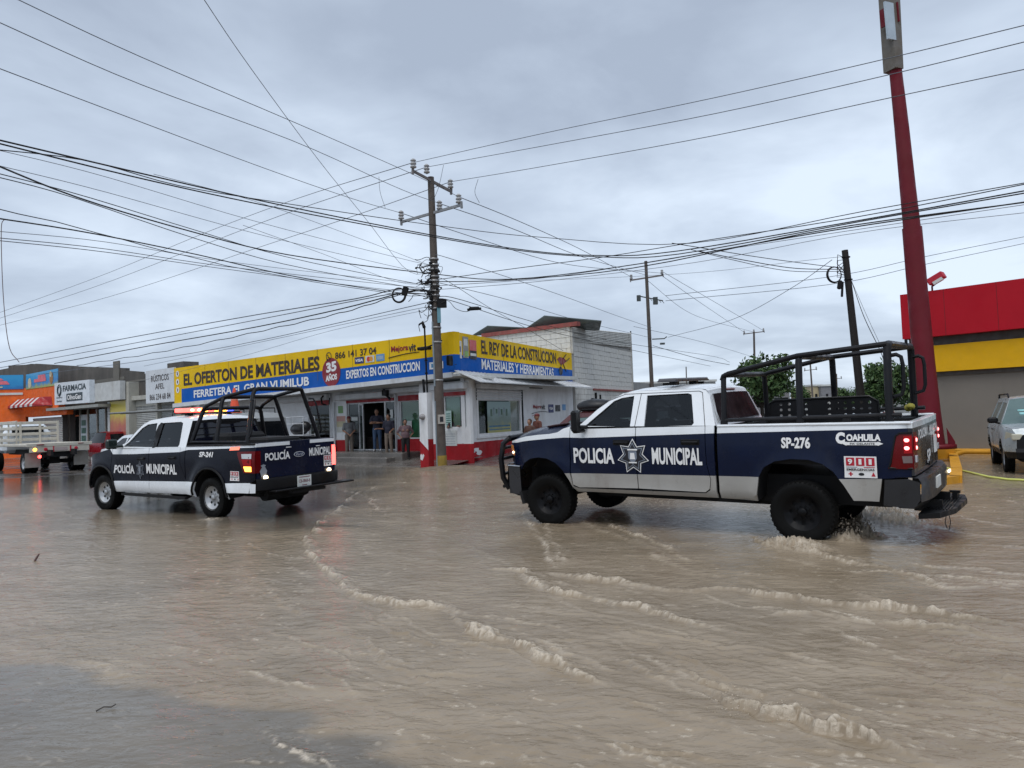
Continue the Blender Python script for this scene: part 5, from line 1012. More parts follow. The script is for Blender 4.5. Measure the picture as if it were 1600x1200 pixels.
# nose
mb = MB(); mb.box((4.56, 0, 1.02), (.14, 1.48, .36), 0, None, .04); 
for z in (.92, 1.0, 1.08, 1.15): mb.box((4.64, 0, z), (.02, 1.3, .02), 0)
lpart('grille', mb, M_trim, ram)
mb = MB(); n = 18; V = []
for k in range(n + 1):
    t = -1 + 2 * k / n; x = 4.74 - .2 * abs(t) ** 3.2; y = t * .99
    for dx, z in ((-.35 if abs(t) > .9 else -.12, .86), (0, .84), (.02, .62), (-.05, .42), (-.2, .38)): V.append((x + dx, y, z))
mb.add(V, [(i * 5 + k, i * 5 + k + 1, (i + 1) * 5 + k + 1, (i + 1) * 5 + k) for i in range(n) for k in range(4)], 0, True)
for s_ in (1, -1): mb.add([(4.53, s_ * .985, .86), (4.53, s_ * .985, .41), (4.30, s_ * .98, .40), (4.31, s_ * .985, .84)], [(0, 1, 2, 3)], 0)
lpart('front_bumper', mb, mat('bumper_dark', (.022, .022, .025), .35), ram)
mb = MB(); V = []
for k in range(n + 1): 
    t = -1 + 2 * k / n; V.append((4.76 - .2 * abs(t) ** 3.2 - (.02 if abs(t) < 1 else 0), t * .995, .862))
mb.tube(V, .012, 6); mb.tube([(4.3, .99, .85), (4.53, .99, .858)], .012, 6); lpart('bumper_edge', mb, M_chrome, ram)
mb = MB()
for s_ in (1, -1):
    mb.tube([(4.66, s_ * .82, .46), (4.73, s_ * .88, .64), (4.745, s_ * .90, .95), (4.70, s_ * .88, 1.20), (4.63, s_ * .82, 1.27), (4.60, s_ * .55, 1.28)], .045, 8); mb.tube([(4.76, s_ * .45, .45), (4.80, s_ * .45, .9), (4.64, s_ * .45, 1.3)], .035, 8)
for z in (.5, .7, .95, 1.12): mb.tube([(4.73, .87, z), (4.82, .45, z), (4.82, -.45, z), (4.73, -.87, z)], .028, 8)
mb.tube([(4.60, .84, 1.29), (4.62, 0, 1.31), (4.60, -.84, 1.29)], .038, 8); lpart('brush_guard', mb, M_tube, ram)
mb = MB(); mb.box((4.26, .93, .36), (.05, .2, .2), 0, Matrix.Rotation(.3, 3, 'Y')); lpart('mud_flap', mb, M_dark, ram)
# chassis and bed
mb = MB(); mb.box((1.7, 0, .62), (5.3, 1.2, .36)); mb.box((2.3, 0, .9), (2.2, 1.8, .75)); mb.box((3.0, 0, 1.36), (.4, 1.6, .2)); mb.box((3.8, 0, .95), (.9, 1.2, .6)); mb.box((3.8, 0, .5), (.5, 1.1, .25)); mb.box((0, 0, .45), (.5, 1.1, .2)); mb.box((1.7, 0, .45), (3.0, .9, .16)); mb.tube([(0, -.85, .42), (0, .85, .42)], .06, 8); mb.tube([(3.8, -.85, .42), (3.8, .85, .42)], .06, 8)
mb.box((.9, .6, .48), (.5, .3, .12)); lpart('chassis', mb, M_dark, ram)
mb = MB(); mb.box((-.1, 0, .98), (2.2, 1.24, .04)); 
for s_ in (1, -1): mb.box((-.1, s_ * .88, 1.2), (2.26, .05, .46)); mb.box((0, s_ * .74, 1.1), (1.1, .26, .2))
mb.box((1.01, 0, 1.2), (.05, 1.8, .46)); lpart('bed_liner', mb, M_dark, ram)
mb = MB()
for s_ in (1, -1): top_y = s_ * .925; mb.box((-.1, top_y, 1.468), (2.3, .10, .035), 0, Matrix.Rotation(.008, 3, 'Y'), .012)
lpart('bed_rail', mb, M_white, ram)
mb = MB(); panel(mb, [(-.955, .87), (.955, .87), (.955, 1.478), (-.955, 1.478)], lambda u, v: Vector((-1.262 - .02 * (1 - (u / .96) ** 2), u, v)), lines=[[(-1, 1.415), (1, 1.415)]], mfun=lambda u, v: 0 if v > 1.415 else 1, step=.12, skirt=(.05, 0, 0)); mb.box((-1.235, 0, 1.478), (.07, 1.86, .02), 0, None, .006); tg = lpart('tailgate', mb, [M_white, mat('tailgate_black', (.012, .013, .018), .25, coat=.4)], ram)
def rt(s, y0, z0, y1, z1, m=M_letter, par=None, x=-1.292, name='lettering'):
    mb = MB(); text(mb, s, lambda u, v: Vector((x, -u, v)), -y0, z0, -y1, z1, 0, .03); return lpart(name, mb, m, par or ram)
rt('POLICIA', .76, 1.27, .15, 1.385, par=tg); rt('MUNICIPAL', -.12, 1.27, -.8, 1.385, par=tg); rt('SP', .18, .93, -.1, 1.1, par=tg)
mb = MB(); mb.box((-1.29, -.55, 1.12), (.012, .2, .22)); lpart('sticker', mb, M_letter, tg)
mb = MB(); mb.box((-1.30, 0, .93), (.02, .26, .06), 0, None, .01); lpart('tailgate_handle', mb, M_trim, tg)
mb = MB(); V = []; n = 20
for k in range(n + 1):
    t = -1 + 2 * k / n; x = -1.40 + .08 * abs(t) ** 4; y = t * 1.0
    for dx, z in ((.26, .86), (.02, .85), (-.01, .80), (.0, .58), (.08, .50), (.25, .50)): V.append((x + dx, y, z))
mb.add(V, [(i * 6 + k, i * 6 + k + 1, (i + 1) * 6 + k + 1, (i + 1) * 6 + k) for i in range(n) for k in range(5)], 0, True)
for s_ in (1, -1): panel(mb, [(-.955, .82), (-.93, .52), (-1.24, .50), (-1.315, .60), (-1.32, .80), (-1.2, .84)], lambda u, v: Vector((u, s_ * 1.0, v)), step=9)
lpart('rear_bumper', mb, mat('bumper_black', (.012, .012, .014), .33, bump=.1), ram)
mb = MB(); mb.box((-1.412, .3, .74), (.02, .3, .13)); lpart('number_plate', mb, M_plate, ram)
mb = MB(); mb.box((-1.41, -.72, .74), (.02, .07, .03)); mb.box((-1.41, -.80, .74), (.02, .04, .03)); lpart('plate_lamp', mb, M_warm, ram)
mb = MB(); R_ = Matrix.Rotation(0, 3, 'Z')
prismv = [(-1.26, .84), (-1.46, .70), (-1.58, .3), (-1.62, -.5), (-1.56, -.86), (-1.26, -1.0)]
mb.add([(x, y, .36) for x, y in prismv] + [(x, y, .42) for x, y in prismv], [(0, 1, 2, 3, 4, 5)[::-1], (6, 7, 8, 9, 10, 11)] + [(i, (i + 1) % 6, 6 + (i + 1) % 6, 6 + i) for i in range(6)], 0)
for k in range(8): mb.box((-1.30 - .034 * k, -.1, .425), (.014, 1.15, .012), 0)
mb.box((-1.3, .35, .45), (.3, .06, .14)); mb.box((-1.3, -.35, .45), (.3, .06, .14)); lpart('rear_step', mb, M_trim, ram)
mb = MB(); mb.box((-1.5, -.4, .47), (.06, .05, .08)); mb.box((-1.5, -.4, .52), (.12, .05, .03)); mb.box((-1.5, -.55, .46), (.05, .16, .05)); lpart('tow_hitch', mb, M_trim, ram)
mb = MB(); mb.tube([(-1.5, .3, .36), (-1.52, .32, .26), (-1.5, .32, .16)], .006, 4); mb.tube([(-1.48, .3, .36), (-1.46, .3, .24), (-1.48, .32, .18)], .006, 4); lpart('chain', mb, M_tube, ram)
# roll cage
cage = [(1.0, 2.10), (.55, 2.24), (0.0, 2.315), (-1.0, 2.38)]; yb = .89; yt = .84
def hoop(x, zt, xb=None, r=.036):
    mb = MB(); xb = x if xb is None else xb; mb.tube([(xb, yb, 1.46), (x, yt, zt - .07), (x, yt - .02, zt - .02), (x, yt - .08, zt), (x, -yt + .08, zt), (x, -yt + .02, zt - .02), (x, -yt, zt - .07), (xb, -yb, 1.46)], r, 10); return lpart('cage_hoop', mb, M_tube, ram)
hoop(.97, 2.13); hoop(-.01, 2.32, r=.042); hoop(-1.02, 2.40, r=.045)
for s_ in (1, -1):
    mb = MB(); mb.tube([(.99, s_ * yt, 2.06), (.97, s_ * yt, 2.115), (.9, s_ * yt, 2.145), (0, s_ * yt, 2.325), (-1.02, s_ * yt, 2.40)], .034, 10); lpart('cage_rail', mb, M_tube, ram)
    mb = MB(); mb.tube([(.98, s_ * yb, 1.53), (-1.15, s_ * yb, 1.57)], .026, 8); lpart('cage_rail', mb, M_tube, ram)
    for x in (.97, .45, -.01, -.55, -1.02): mb = MB(); mb.box((x, s_ * yb, 1.495), (.09, .05, .08), 0, None, .01); lpart('cage_foot', mb, M_tube, ram)
    mb = MB(); mb.tube([(-1.04, s_ * (yt - .02), 2.26), (-1.11, s_ * (yt - .02), 2.27), (-1.16, s_ * (yt - .02), 2.24), (-1.175, s_ * (yt - .02), 2.15), (-1.175, s_ * (yt - .02), 1.88), (-1.15, s_ * (yt - .02), 1.80), (-1.05, s_ * (yt - .02), 1.77)], .024, 8); lpart('grab_handle', mb, M_tube, ram)
mb = MB(); mb.tube([(-1.05, -.3, 2.40), (-1.05, -.3, 2.48)], .02, 6); lpart('aerial_stub', mb, M_tube, ram)
mb = MB()      # perforated bench back, down the middle of the bed
hs = [circle(x, z, .02, 8) for z in (1.53, 1.61, 1.69) for x in list(np.linspace(.52, .18, 4)) + list(np.linspace(-.12, -.62, 6))]
bo = [(.70, 1.25), (.68, 1.70), (.60, 1.745), (-.62, 1.765), (-.72, 1.70), (-.74, 1.25)]
panel(mb, bo, lambda u, v: Vector((u, -.1, v)), hs, step=.3); mb.tube([(x, -.1, z) for x, z in bo], .018, 6); lpart('bench_back', mb, M_trim, ram)
mb = MB(); mb.box((-.05, .02, 1.3), (1.7, .7, .05)); lpart('bench_seat', mb, M_trim, ram)
mb = MB(); mb.ell((-1.02, -.6, 1.6), (.055, .06, .045), 8, 6); mb.ell((-.98, -.66, 1.58), (.05, .05, .05), 8, 6); o = lpart('yellow_glove_bundle', mb, mat('bundle_yellow', (.28, .25, .03), .7, bump=.5), None); o.matrix_world = ram.matrix_world.copy(); tag(o, 'small yellow bundle hanging inside the rear of the right pickup cage', 'bundle')
mb = MB(); mb.box((1.9, 0, 2.105), (.28, 1.2, .045), 0, None, .015); lb = lpart('light_bar', mb, mat('lightbar_grey', (.10, .10, .11), .3), ram)
mb = MB(); 
for s_ in (1, -1): mb.box((1.9, s_ * .35, 2.06), (.12, .1, .07), 0, None, .01); mb.box((1.9, s_ * .5, 2.045), (.2, .05, .04))
lpart('bar_foot', mb, M_trim, lb)
for i in range(6): mb = MB(); mb.box((1.9, -.5 + .2 * i, 2.085), (.31, .17, .022)); lpart('light_module', mb, mat('module_dark', (.05, .05, .06), .2), lb)
for x, y, s_ in ((0, .88, 1), (0, -.88, -1)): wheel(ram, x, y, .378, .392, .25, s_, 'black')
for x, y, s_ in ((3.797, .87, 1), (3.797, -.87, -1)): wheel(ram, x, y, .342, .392, .25, s_, 'black', .10)
side_text(ram, RC, 'POLICIA', 3.28, .925, 2.59, 1.155, bold=.032); side_text(ram, RC, 'MUNICIPAL', 1.99, .935, 1.255, 1.17, bold=.032)
badge(ram, lambda x, z, o: RC.f(1, .010 + o)(x, z), 2.285, 1.04, .255, 7)
side_text(ram, RC, 'SP-276', .205, 1.175, -.145, 1.315, bold=.04)
side_text(ram, RC, 'C', -.44, 1.235, -.545, 1.375, bold=.07); side_text(ram, RC, 'OAHUILA', -.56, 1.27, -.935, 1.352, bold=.05)
mb = MB(); f_ = RC.f(1, .009); mb.quad(f_(-.56, 1.222), f_(-.90, 1.222), f_(-.90, 1.258), f_(-.56, 1.258)); mb.add([f_(-.90, 1.215), f_(-.96, 1.24), f_(-.90, 1.265)], [(0, 1, 2)]); mb.add([f_(-.56, 1.215), f_(-.51, 1.24), f_(-.56, 1.265)], [(0, 1, 2)]); st_ = lpart('slogan_strip', mb, M_letter, ram)
mb = MB(); text(mb, "PA' DELANTE", lambda u, v: RC.f(1, .013)(u, v), -.60, 1.228, -.87, 1.252, 0, .02); lpart('lettering', mb, M_decalblack, st_)
sticker911(ram, lambda u, v, o: RC.f(1, .007 + o)(-.525 - .355 * u, .835 + .255 * v), 0, 0, 1, 1)
# ------------------------------------------------------------------ pickup B: smaller truck on the left
f15 = empty('police_pickup', pose(-5.1905, 14.766, 2.5747, -.015, .014, -.0139), 'black and white municipal police pickup on the left with glowing light bar, marked SP-241', 'pickup truck')
FC = Car([(.34, .90), (.40, .955), (.46, .99), (.58, .995), (.66, .985), (.8, .985), (1.05, .995), (1.2, .985), (1.31, .965)], [(0, .40), (3.683, .40)], .56, (4.0, 4.35, .14), (-1.1, -1.27, .03), .04, 1.31, .44)
ft = lambda x: interp(x, [(-1.3, 1.335), (.76, 1.275), (.9, 1.235), (2.57, 1.175), (3.3, 1.165), (3.45, 1.30), (4.3, 1.30)])
fb = lambda x: interp(x, [(-1.3, .70), (-.36, .67), (.55, .67), (3.2, .61), (3.4, .55), (4.3, .3)])
FT = [(x, ft(x)) for x in np.linspace(-1.4, 4.4, 48)]; FB = [(x, fb(x)) for x in np.linspace(-1.4, 4.4, 48)]
def fmt(x, z): return 1 if fb(x) < z < ft(x) else 0
FMs = [M_white, M_black]
def fpanel(name, outline, side, parent=f15, holes=(), step=.1):
    xs = [p[0] for p in outline]; mb = MB(); panel(mb, outline, FC.f(side), holes, [clipl(FT, min(xs) - .01, max(xs) + .01), clipl(FB, min(xs) - .01, max(xs) + .01)], fmt, step=step, skirt=(0, -side * .03, 0)); return lpart(name, mb, FMs, parent)
def arc(cx, cz, r, a0, a1, n=12): return [(cx + r * math.cos(math.radians(a0 + (a1 - a0) * i / n)), cz + r * math.sin(math.radians(a0 + (a1 - a0) * i / n))) for i in range(n + 1)]
ar = arc(0, .42, .50, -5, 185); af = arc(3.70, .42, .48, 190, -4)[::-1]
af = arc(3.70, .42, .48, 185, 0)
for side in (1, -1):
    fpanel('bed_side', [(.765, 1.335), (.765, .42), (.5, .40)] + ar + [(-.50, .50), (-1.10, .51), (-1.14, .70), (-1.25, .74), (-1.26, 1.385), (-.3, 1.365)], side)
    d = fpanel('rear_door', [(1.975, .40), (1.975, 1.30), (.955, 1.315), (.93, 1.0), (.80, .75), (.72, .62), (.74, .42)], side); handle(d, FC, 1.2, 1.12, side)
    d = fpanel('front_door', [(3.30, .5), (3.325, .9), (3.32, 1.27), (1.99, 1.30), (1.99, .40), (3.25, .38)], side); handle(d, FC, 2.25, 1.09, side)
    fpanel('front_fender', [(3.335, 1.285), (3.335, .9), (3.31, .5)] + arc(3.70, .42, .48, 168, 6) + [(4.24, .5), (4.25, .72), (4.22, .9), (4.14, 1.12), (4.08, 1.15), (3.8, 1.2), (3.5, 1.26)], side)
    fpanel('cab_corner', [(.945, 1.317), (.92, 1.0), (.79, .75), (.785, .9), (.78, 1.325)], side)
    gh = [(3.36, 1.285), (3.1, 1.33), (2.86, 1.42), (2.66, 1.67), (2.5, 1.80), (2.3, 1.862), (2.1, 1.88), (1.25, 1.895), (1.0, 1.885), (.88, 1.85), (.79, 1.32)]
    w1 = [(2.95, 1.325), (2.80, 1.42), (2.52, 1.70), (2.36, 1.775), (2.04, 1.80), (1.87, 1.32)]; w2 = [(1.83, 1.80), (1.24, 1.815), (1.16, 1.79), (1.02, 1.38), (1.04, 1.33), (1.77, 1.32)]
    mb = MB(); panel(mb, gh, FC.f(side), (w1, w2), lines=[[(1.90, 1.30), (2.0, 1.9)]], mfun=lambda x, z: 1 if (1.79 < x - (z - 1.32) * .14 < 1.93 and z < 1.80) else 0, step=.15, skirt=(0, -side * .03, 0)); lpart('cab_side', mb, [M_white, M_trim], f15)
    for wv, gm in ((w1, M_tint1), (w2, M_tint2)):
        mb = MB(); c = (sum(p[0] for p in wv) / len(wv), sum(p[1] for p in wv) / len(wv)); g = [(c[0] + (p[0] - c[0]) * 1.03, c[1] + (p[1] - c[1]) * 1.03) for p in wv]
        panel(mb, g, FC.f(side, -.02), step=.3); lpart('side_window', mb, gm, f15)
    mb = MB(); y = FC.y(3.0, 1.3); mb.tube([(2.95, side * y, 1.34), (3.0, side * (y + .14), 1.33)], .03, 6); mb.box((3.02, side * (y + .2), 1.39), (.10, .24, .2), 0, Matrix.Rotation(side * .1, 3, 'Z'), .03); lpart('wing_mirror', mb, mat('mirror_green', (.012, .022, .02), .2), f15)
    mb = MB()
    for arcp in (ar, af):
        V = []
        for x, z in arcp: V += [FC.f(side, -.01)(x, z), Vector((x, side * .62, z + .02))]
        mb.add(V, [(2 * i, 2 * i + 1, 2 * i + 3, 2 * i + 2) for i in range(len(arcp) - 1)], 0)
    lpart('arch_liner', mb, M_dark, f15)
    for cx, cz, rr in ((0, .42, .52), (3.70, .42, .50)):
        mb = MB(); mb.tube([FC.f(side, .008)(x, z) for x, z in arc(cx, cz, rr, 0, 180, 20)], .022, 6); lpart('arch_moulding', mb, M_trim, f15)
    mb = MB(); tl = [(-.985, .875), (-.80, 1.225), (-.82, 1.255), (-1.265, 1.265), (-1.265, .87)]; panel(mb, tl, FC.f(side, .014), step=.08, skirt=(0, -side * .03, 0)); mb.add([(-1.27, side * .955, .87), (-1.27, side * .955, 1.265), (-1.285, side * .86, 1.265), (-1.285, side * .86, .87)], [(0, 1, 2, 3)]); tlo = lpart('tail_light', mb, M_redlit if side < 0 else M_red, f15)
    mb = MB(); panel(mb, [(-.95, 1.13), (-.93, 1.215), (-1.2, 1.22), (-1.2, 1.13)], FC.f(side, .02), step=9); lpart('reverse_lens', mb, M_clear, tlo)
    mb = MB(); panel(mb, [(-1.0, 1.0), (-.94, 1.12), (-1.2, 1.12), (-1.2, 1.0)], FC.f(side, .02), step=9); lpart('brake_lens', mb, MATS['lens_red_dim'], tlo)
    mb = MB(); panel(mb, [(-1.04, .90), (-1.0, .99), (-1.2, .99), (-1.2, .90)], FC.f(side, .022), step=9); lpart('indicator_lens', mb, M_amber, tlo)
    mb = MB(); panel(mb, [(4.10, .95), (4.14, 1.10), (4.22, 1.05), (4.23, .92)], FC.f(side, .008), step=9, skirt=(.0, -side * .05, 0)); lpart('headlight', mb, M_clear, f15)
mb = MB(); top_strip(mb, [(.86, 1.83, .75, .02, -.03), (.95, 1.875, .715, .04, -.03), (1.25, 1.895, .71, .055, 0), (2.1, 1.88, .71, .06, 0), (2.35, 1.85, .73, .055, .05)], 0); lpart('roof', mb, M_white, f15)
mb = MB(); top_strip(mb, [(2.38, 1.845, .735, .05, .05), (2.55, 1.76, .77, .04, .1), (2.72, 1.60, .84, .03, .18), (2.90, 1.40, .93, .03, .28)], 0); lpart('windscreen', mb, M_glass, f15)
mb = MB(); top_strip(mb, [(.785, 1.31, .955, 0, 0), (.81, 1.45, .90, 0, 0), (.86, 1.83, .75, .02, -.03)], 0); lpart('cab_back', mb, M_trim, f15)
mb = MB(); top_strip(mb, [(.782, 1.40, .82, 0, 0), (.80, 1.5, .80, 0, 0), (.84, 1.78, .70, .01, -.01)], 0); lpart('rear_window', mb, mat('rear_glass', (.008, .009, .02), .05), f15)
mb = MB(); top_strip(mb, [(3.0, 1.38, .92, .03, .25), (3.34, 1.30, .93, .06, .1), (3.8, 1.22, .92, .06, .05), (4.05, 1.165, .88, .06, .08), (4.14, 1.12, .85, .03, .1)], 0, 16); lpart('bonnet', mb, M_white, f15)
mb = MB(); mb.box((4.22, 0, .88), (.2, 1.66, .42), 0, None, .05); mb.box((4.24, 0, .55), (.3, 1.8, .3), 0, None, .08); lpart('grille', mb, M_trim, f15)
mb = MB(); mb.box((1.6, 0, .55), (5.0, 1.2, .32)); mb.box((2.1, 0, .8), (2.4, 1.8, .7)); mb.box((2.75, 0, 1.22), (.4, 1.6, .16)); mb.box((3.7, 0, .85), (.9, 1.15, .55)); mb.tube([(0, -.85, .40), (0, .85, .40)], .06, 8); mb.tube([(3.683, -.85, .40), (3.683, .85, .40)], .06, 8); mb.tube([(-.9, .5, .42), (-.9, -.5, .42)], .12, 10); mb.box((1.9, .95, .34), (2.2, .08, .05)); lpart('chassis', mb, M_dark, f15)
mb = MB(); mb.box((-.25, 0, .90), (2.0, 1.24, .04)); 
for s_ in (1, -1): mb.box((-.25, s_ * .88, 1.12), (2.0, .05, .42)); mb.box((0, s_ * .74, 1.0), (1.1, .26, .2))
mb.box((.74, 0, 1.12), (.05, 1.8, .42)); mb.box((.3, .1, 1.42), (.55, .9, .3), 0, None, .06); mb.box((-.45, -.1, 1.36), (.7, .8, .22), 0, None, .04); lpart('bed_liner', mb, M_dark, f15)
mb = MB()
for s_ in (1, -1): mb.box((-.25, s_ * .93, 1.372), (2.0, .085, .03), 0, Matrix.Rotation(.02, 3, 'Y'), .01)
lpart('bed_rail', mb, M_trim, f15)
mb = MB(); panel(mb, [(-.94, .765), (.94, .765), (.94, 1.40), (-.94, 1.40)], lambda u, v: Vector((-1.268 - .015 * (1 - (u / .96) ** 2), u, v)), lines=[[(-1, 1.335), (1, 1.335)], [(.19, 1.335), (.19, 1.41)], [(-.3, 1.335), (-.3, 1.41)]], mfun=lambda u, v: 0 if v > 1.335 and not -.3 < u < .19 else 1, step=.12, skirt=(.05, 0, 0)); mb.box((-1.24, 0, 1.40), (.06, 1.86, .02), 1, None, .006); tg = lpart('tailgate', mb, [M_white, M_navy], f15)
rt('POLIC\u00cdA', .77, 1.075, .20, 1.25, par=tg, x=-1.296); rt('MUNICIPAL', -.27, 1.085, -.82, 1.24, par=tg, x=-1.292)
mb = MB(); n = 20; mb.add([(-1.296, .13 * math.cos(2 * PI * i / n) - .02, 1.145 + .052 * math.sin(2 * PI * i / n)) for i in range(n)], [tuple(range(n))], 0); mb.add([(-1.299, .115 * math.cos(2 * PI * i / n) - .02, 1.145 + .04 * math.sin(2 * PI * i / n)) for i in range(n)], [tuple(range(n))], 1); em = lpart('oval_emblem', mb, [M_clear, mat('emblem_blue', (.02, .03, .08), .3)], tg)
mb = MB(); text(mb, 'Ford', lambda u, v: Vector((-1.302, -u - .02, v)), -.08, 1.122, .08, 1.165, 0, .01, .2); lpart('lettering', mb, M_clear, tg)
def rg(y0, z0, y1, z1, x): return lambda u, v, o: Vector((x - o, y0 + (y1 - y0) * u, z0 + (z1 - z0) * v))
sticker911(tg, rg(-.64, .86, -.86, 1.07, -1.288), 0, 0, 1, 1)
mb = MB(); panel(mb, [(-.05, 0), (.05, 0), (.08, .1), (.03, .18), (.06, .2), (0, .22), (-.06, .2), (-.03, .17), (-.08, .1)], lambda u, v: Vector((-1.291, .81 - u, .80 + v)), step=9); lpart('crest', mb, M_lettergrey, tg)
mb = MB(); mb.box((-1.285, .22, 1.29), (.01, .12, .02)); mb.box((-1.285, -.5, 1.27), (.01, .1, .02)); lpart('gate_badge', mb, M_clear, tg)
mb = MB(); V = []; n = 16
for k in range(n + 1):
    t = -1 + 2 * k / n; x = -1.42 + .12 * abs(t) ** 4; y = t * .985
    for dx, z in ((.2, .765), (.0, .76), (-.01, .72), (.0, .56), (.2, .51)): V.append((x + dx, y, z))
mb.add(V, [(i * 5 + k, i * 5 + k + 1, (i + 1) * 5 + k + 1, (i + 1) * 5 + k) for i in range(n) for k in range(4)], 0, True); lpart('rear_bumper', mb, M_trim, f15)
mb = MB(); 
for s_ in (1, -1): panel(mb, [(-1.12, .68), (-1.12, .51), (-1.28, .52), (-1.29, .68)], lambda u, v: Vector((u, s_ * .987, v)), step=9)
lpart('bumper_end', mb, M_white, f15)
mb = MB(); mb.box((-1.40, -.25, .53), (.24, 1.95, .035), 0, None, .01); mb.box((-1.42, -.1, .47), (.1, .8, .06)); lpart('rear_step', mb, M_trim, f15)
mb = MB(); mb.box((-1.44, .0, .65), (.012, .33, .2), 0); pl = lpart('number_plate', mb, M_plate, f15)
mb = MB(); text(mb, 'CB-0868-B', lambda u, v: Vector((-1.449, -u, v)), -.135, .62, .135, .68, 0, .01); mb.quad((-1.448, .13, .73), (-1.448, -.13, .73), (-1.448, -.13, .715), (-1.448, .13, .715), 0); mb.quad((-1.448, .06, .58), (-1.448, -.06, .58), (-1.448, -.06, .565), (-1.448, .06, .565), 0); lpart('lettering', mb, mat('plate_ink', (.2, .06, .08), .5), pl)
for y in (.77, -.76): mb = MB(); mb.ell((-1.30, y, .78), (.03, .055, .04), 8, 6); lpart('strobe_lamp', mb, M_warm, f15)
# cage: three inward leaning hoops
H = [(.73, .62, 2.06, .87, .68), (-.02, .07, 2.27, .86, .63), (-.92, -.79, 2.40, .86, .58)]
for xb, xt, zt, yb_, yt_ in H:
    mb = MB(); mb.tube([(xb, yb_, 1.40), (xt + .005, yt_ + .02, zt - .1), (xt, yt_ - .02, zt - .02), (xt, yt_ - .1, zt), (xt, -yt_ + .1, zt), (xt, -yt_ + .02, zt - .02), (xt + .005, -yt_ - .02, zt - .1), (xb, -yb_, 1.40)], .04, 10); lpart('cage_hoop', mb, M_tube, f15)
for s_ in (1, -1):
    mb = MB(); mb.tube([(.66, s_ * .70, 1.95), (.60, s_ * .68, 2.05), (.5, s_ * .67, 2.12), (.07, s_ * .60, 2.27), (-.1, s_ * .6, 2.30), (-.79, s_ * .56, 2.40)], .036, 10); lpart('cage_rail', mb, M_tube, f15)
    mb = MB(); mb.tube([(.72, s_ * .87, 1.42), (-.93, s_ * .87, 1.42)], .028, 8); lpart('cage_rail', mb, M_tube, f15)
    mb = MB(); mb.tube([(-.86, s_ * .68, 2.2), (-.96, s_ * .70, 2.2), (-1.0, s_ * .74, 2.1), (-1.02, s_ * .84, 1.6), (-.98, s_ * .86, 1.5)], .018, 6); lpart('grab_handle', mb, M_tube, f15)
mb = MB(); mb.tube([(.0, .61, 2.28), (-.79, -.5, 2.40)], .03, 8) if False else mb.tube([(.60, .6, 2.06), (.60, -.6, 2.06)], .03, 8); lpart('cage_rail', mb, M_tube, f15)
mb = MB()
for z in (1.55, 1.68, 1.8): mb.box((.80 - .0 * z, 0, z), (.02, 1.5, .015))
lpart('window_guard', mb, M_tube, f15)
seats(f15, (2.05, 1.2), 1.08, .38, 2.55, 1.28)
# light bar, lit
lbx = 1.42; mb = MB(); mb.box((lbx, 0, 1.985), (.28, 1.38, .03), 0, None, .01); 
for s_ in (.45, -.45): mb.box((lbx, s_, 1.955), (.1, .12, .05))
lb = lpart('light_bar', mb, M_trim, f15)
for i in range(9):
    y = .62 - .155 * i; m = (M_redlit, M_redlit, M_redlit, M_amber, M_redlit, M_amber, M_amber, M_blue, M_clear)[i]
    mb = MB(); mb.box((lbx, y, 2.04), (.26, .145, .085), 0, None, .02); lpart('light_module', mb, m, lb)
for i in range(1, 7):
    mb = MB(); mb.ell((lbx - .14, .62 - .155 * i, 2.045), (.012, .04, .022), 8, 6); lpart('bulb', mb, mat('bulb_yellow', (1, .8, .3), .3, emit=(1, .75, .2), estr=9), lb)
for x, y, s_, st_ in ((0, .86, 1, 0), (0, -.86, -1, 0), (3.683, .86, 1, .05), (3.683, -.86, -1, .05)): wheel(f15, x, y, .383 if x < 1 else .345, .378, .25, s_, 'silver', st_)
side_text(f15, FC, 'POLIC\u00cdA', 3.20, .775, 2.49, .985, bold=.032); side_text(f15, FC, 'MUNICIPAL', 2.06, .79, 1.04, .99, bold=.032)
badge(f15, lambda x, z, o: FC.f(1, .010 + o)(x, z), 2.28, .86, .19, 6, .8, True)
side_text(f15, FC, 'SP-241', .32, 1.145, -.10, 1.245, bold=.04, shear=.15)
sticker911(f15, lambda u, v, o: FC.f(1, .007 + o)(-.60 - .245 * u, .725 + .175 * v), 0, 0, 1, 1)
mb = MB(); panel(mb, [(-.56, 1.275), (-.58, 1.335), (-.84, 1.345), (-.84, 1.285)], FC.f(1, .006), step=9); lpart('side_marker', mb, mat('marker_glow', (.6, .15, .1), .4, emit=(1, .2, .12), estr=.8), f15)
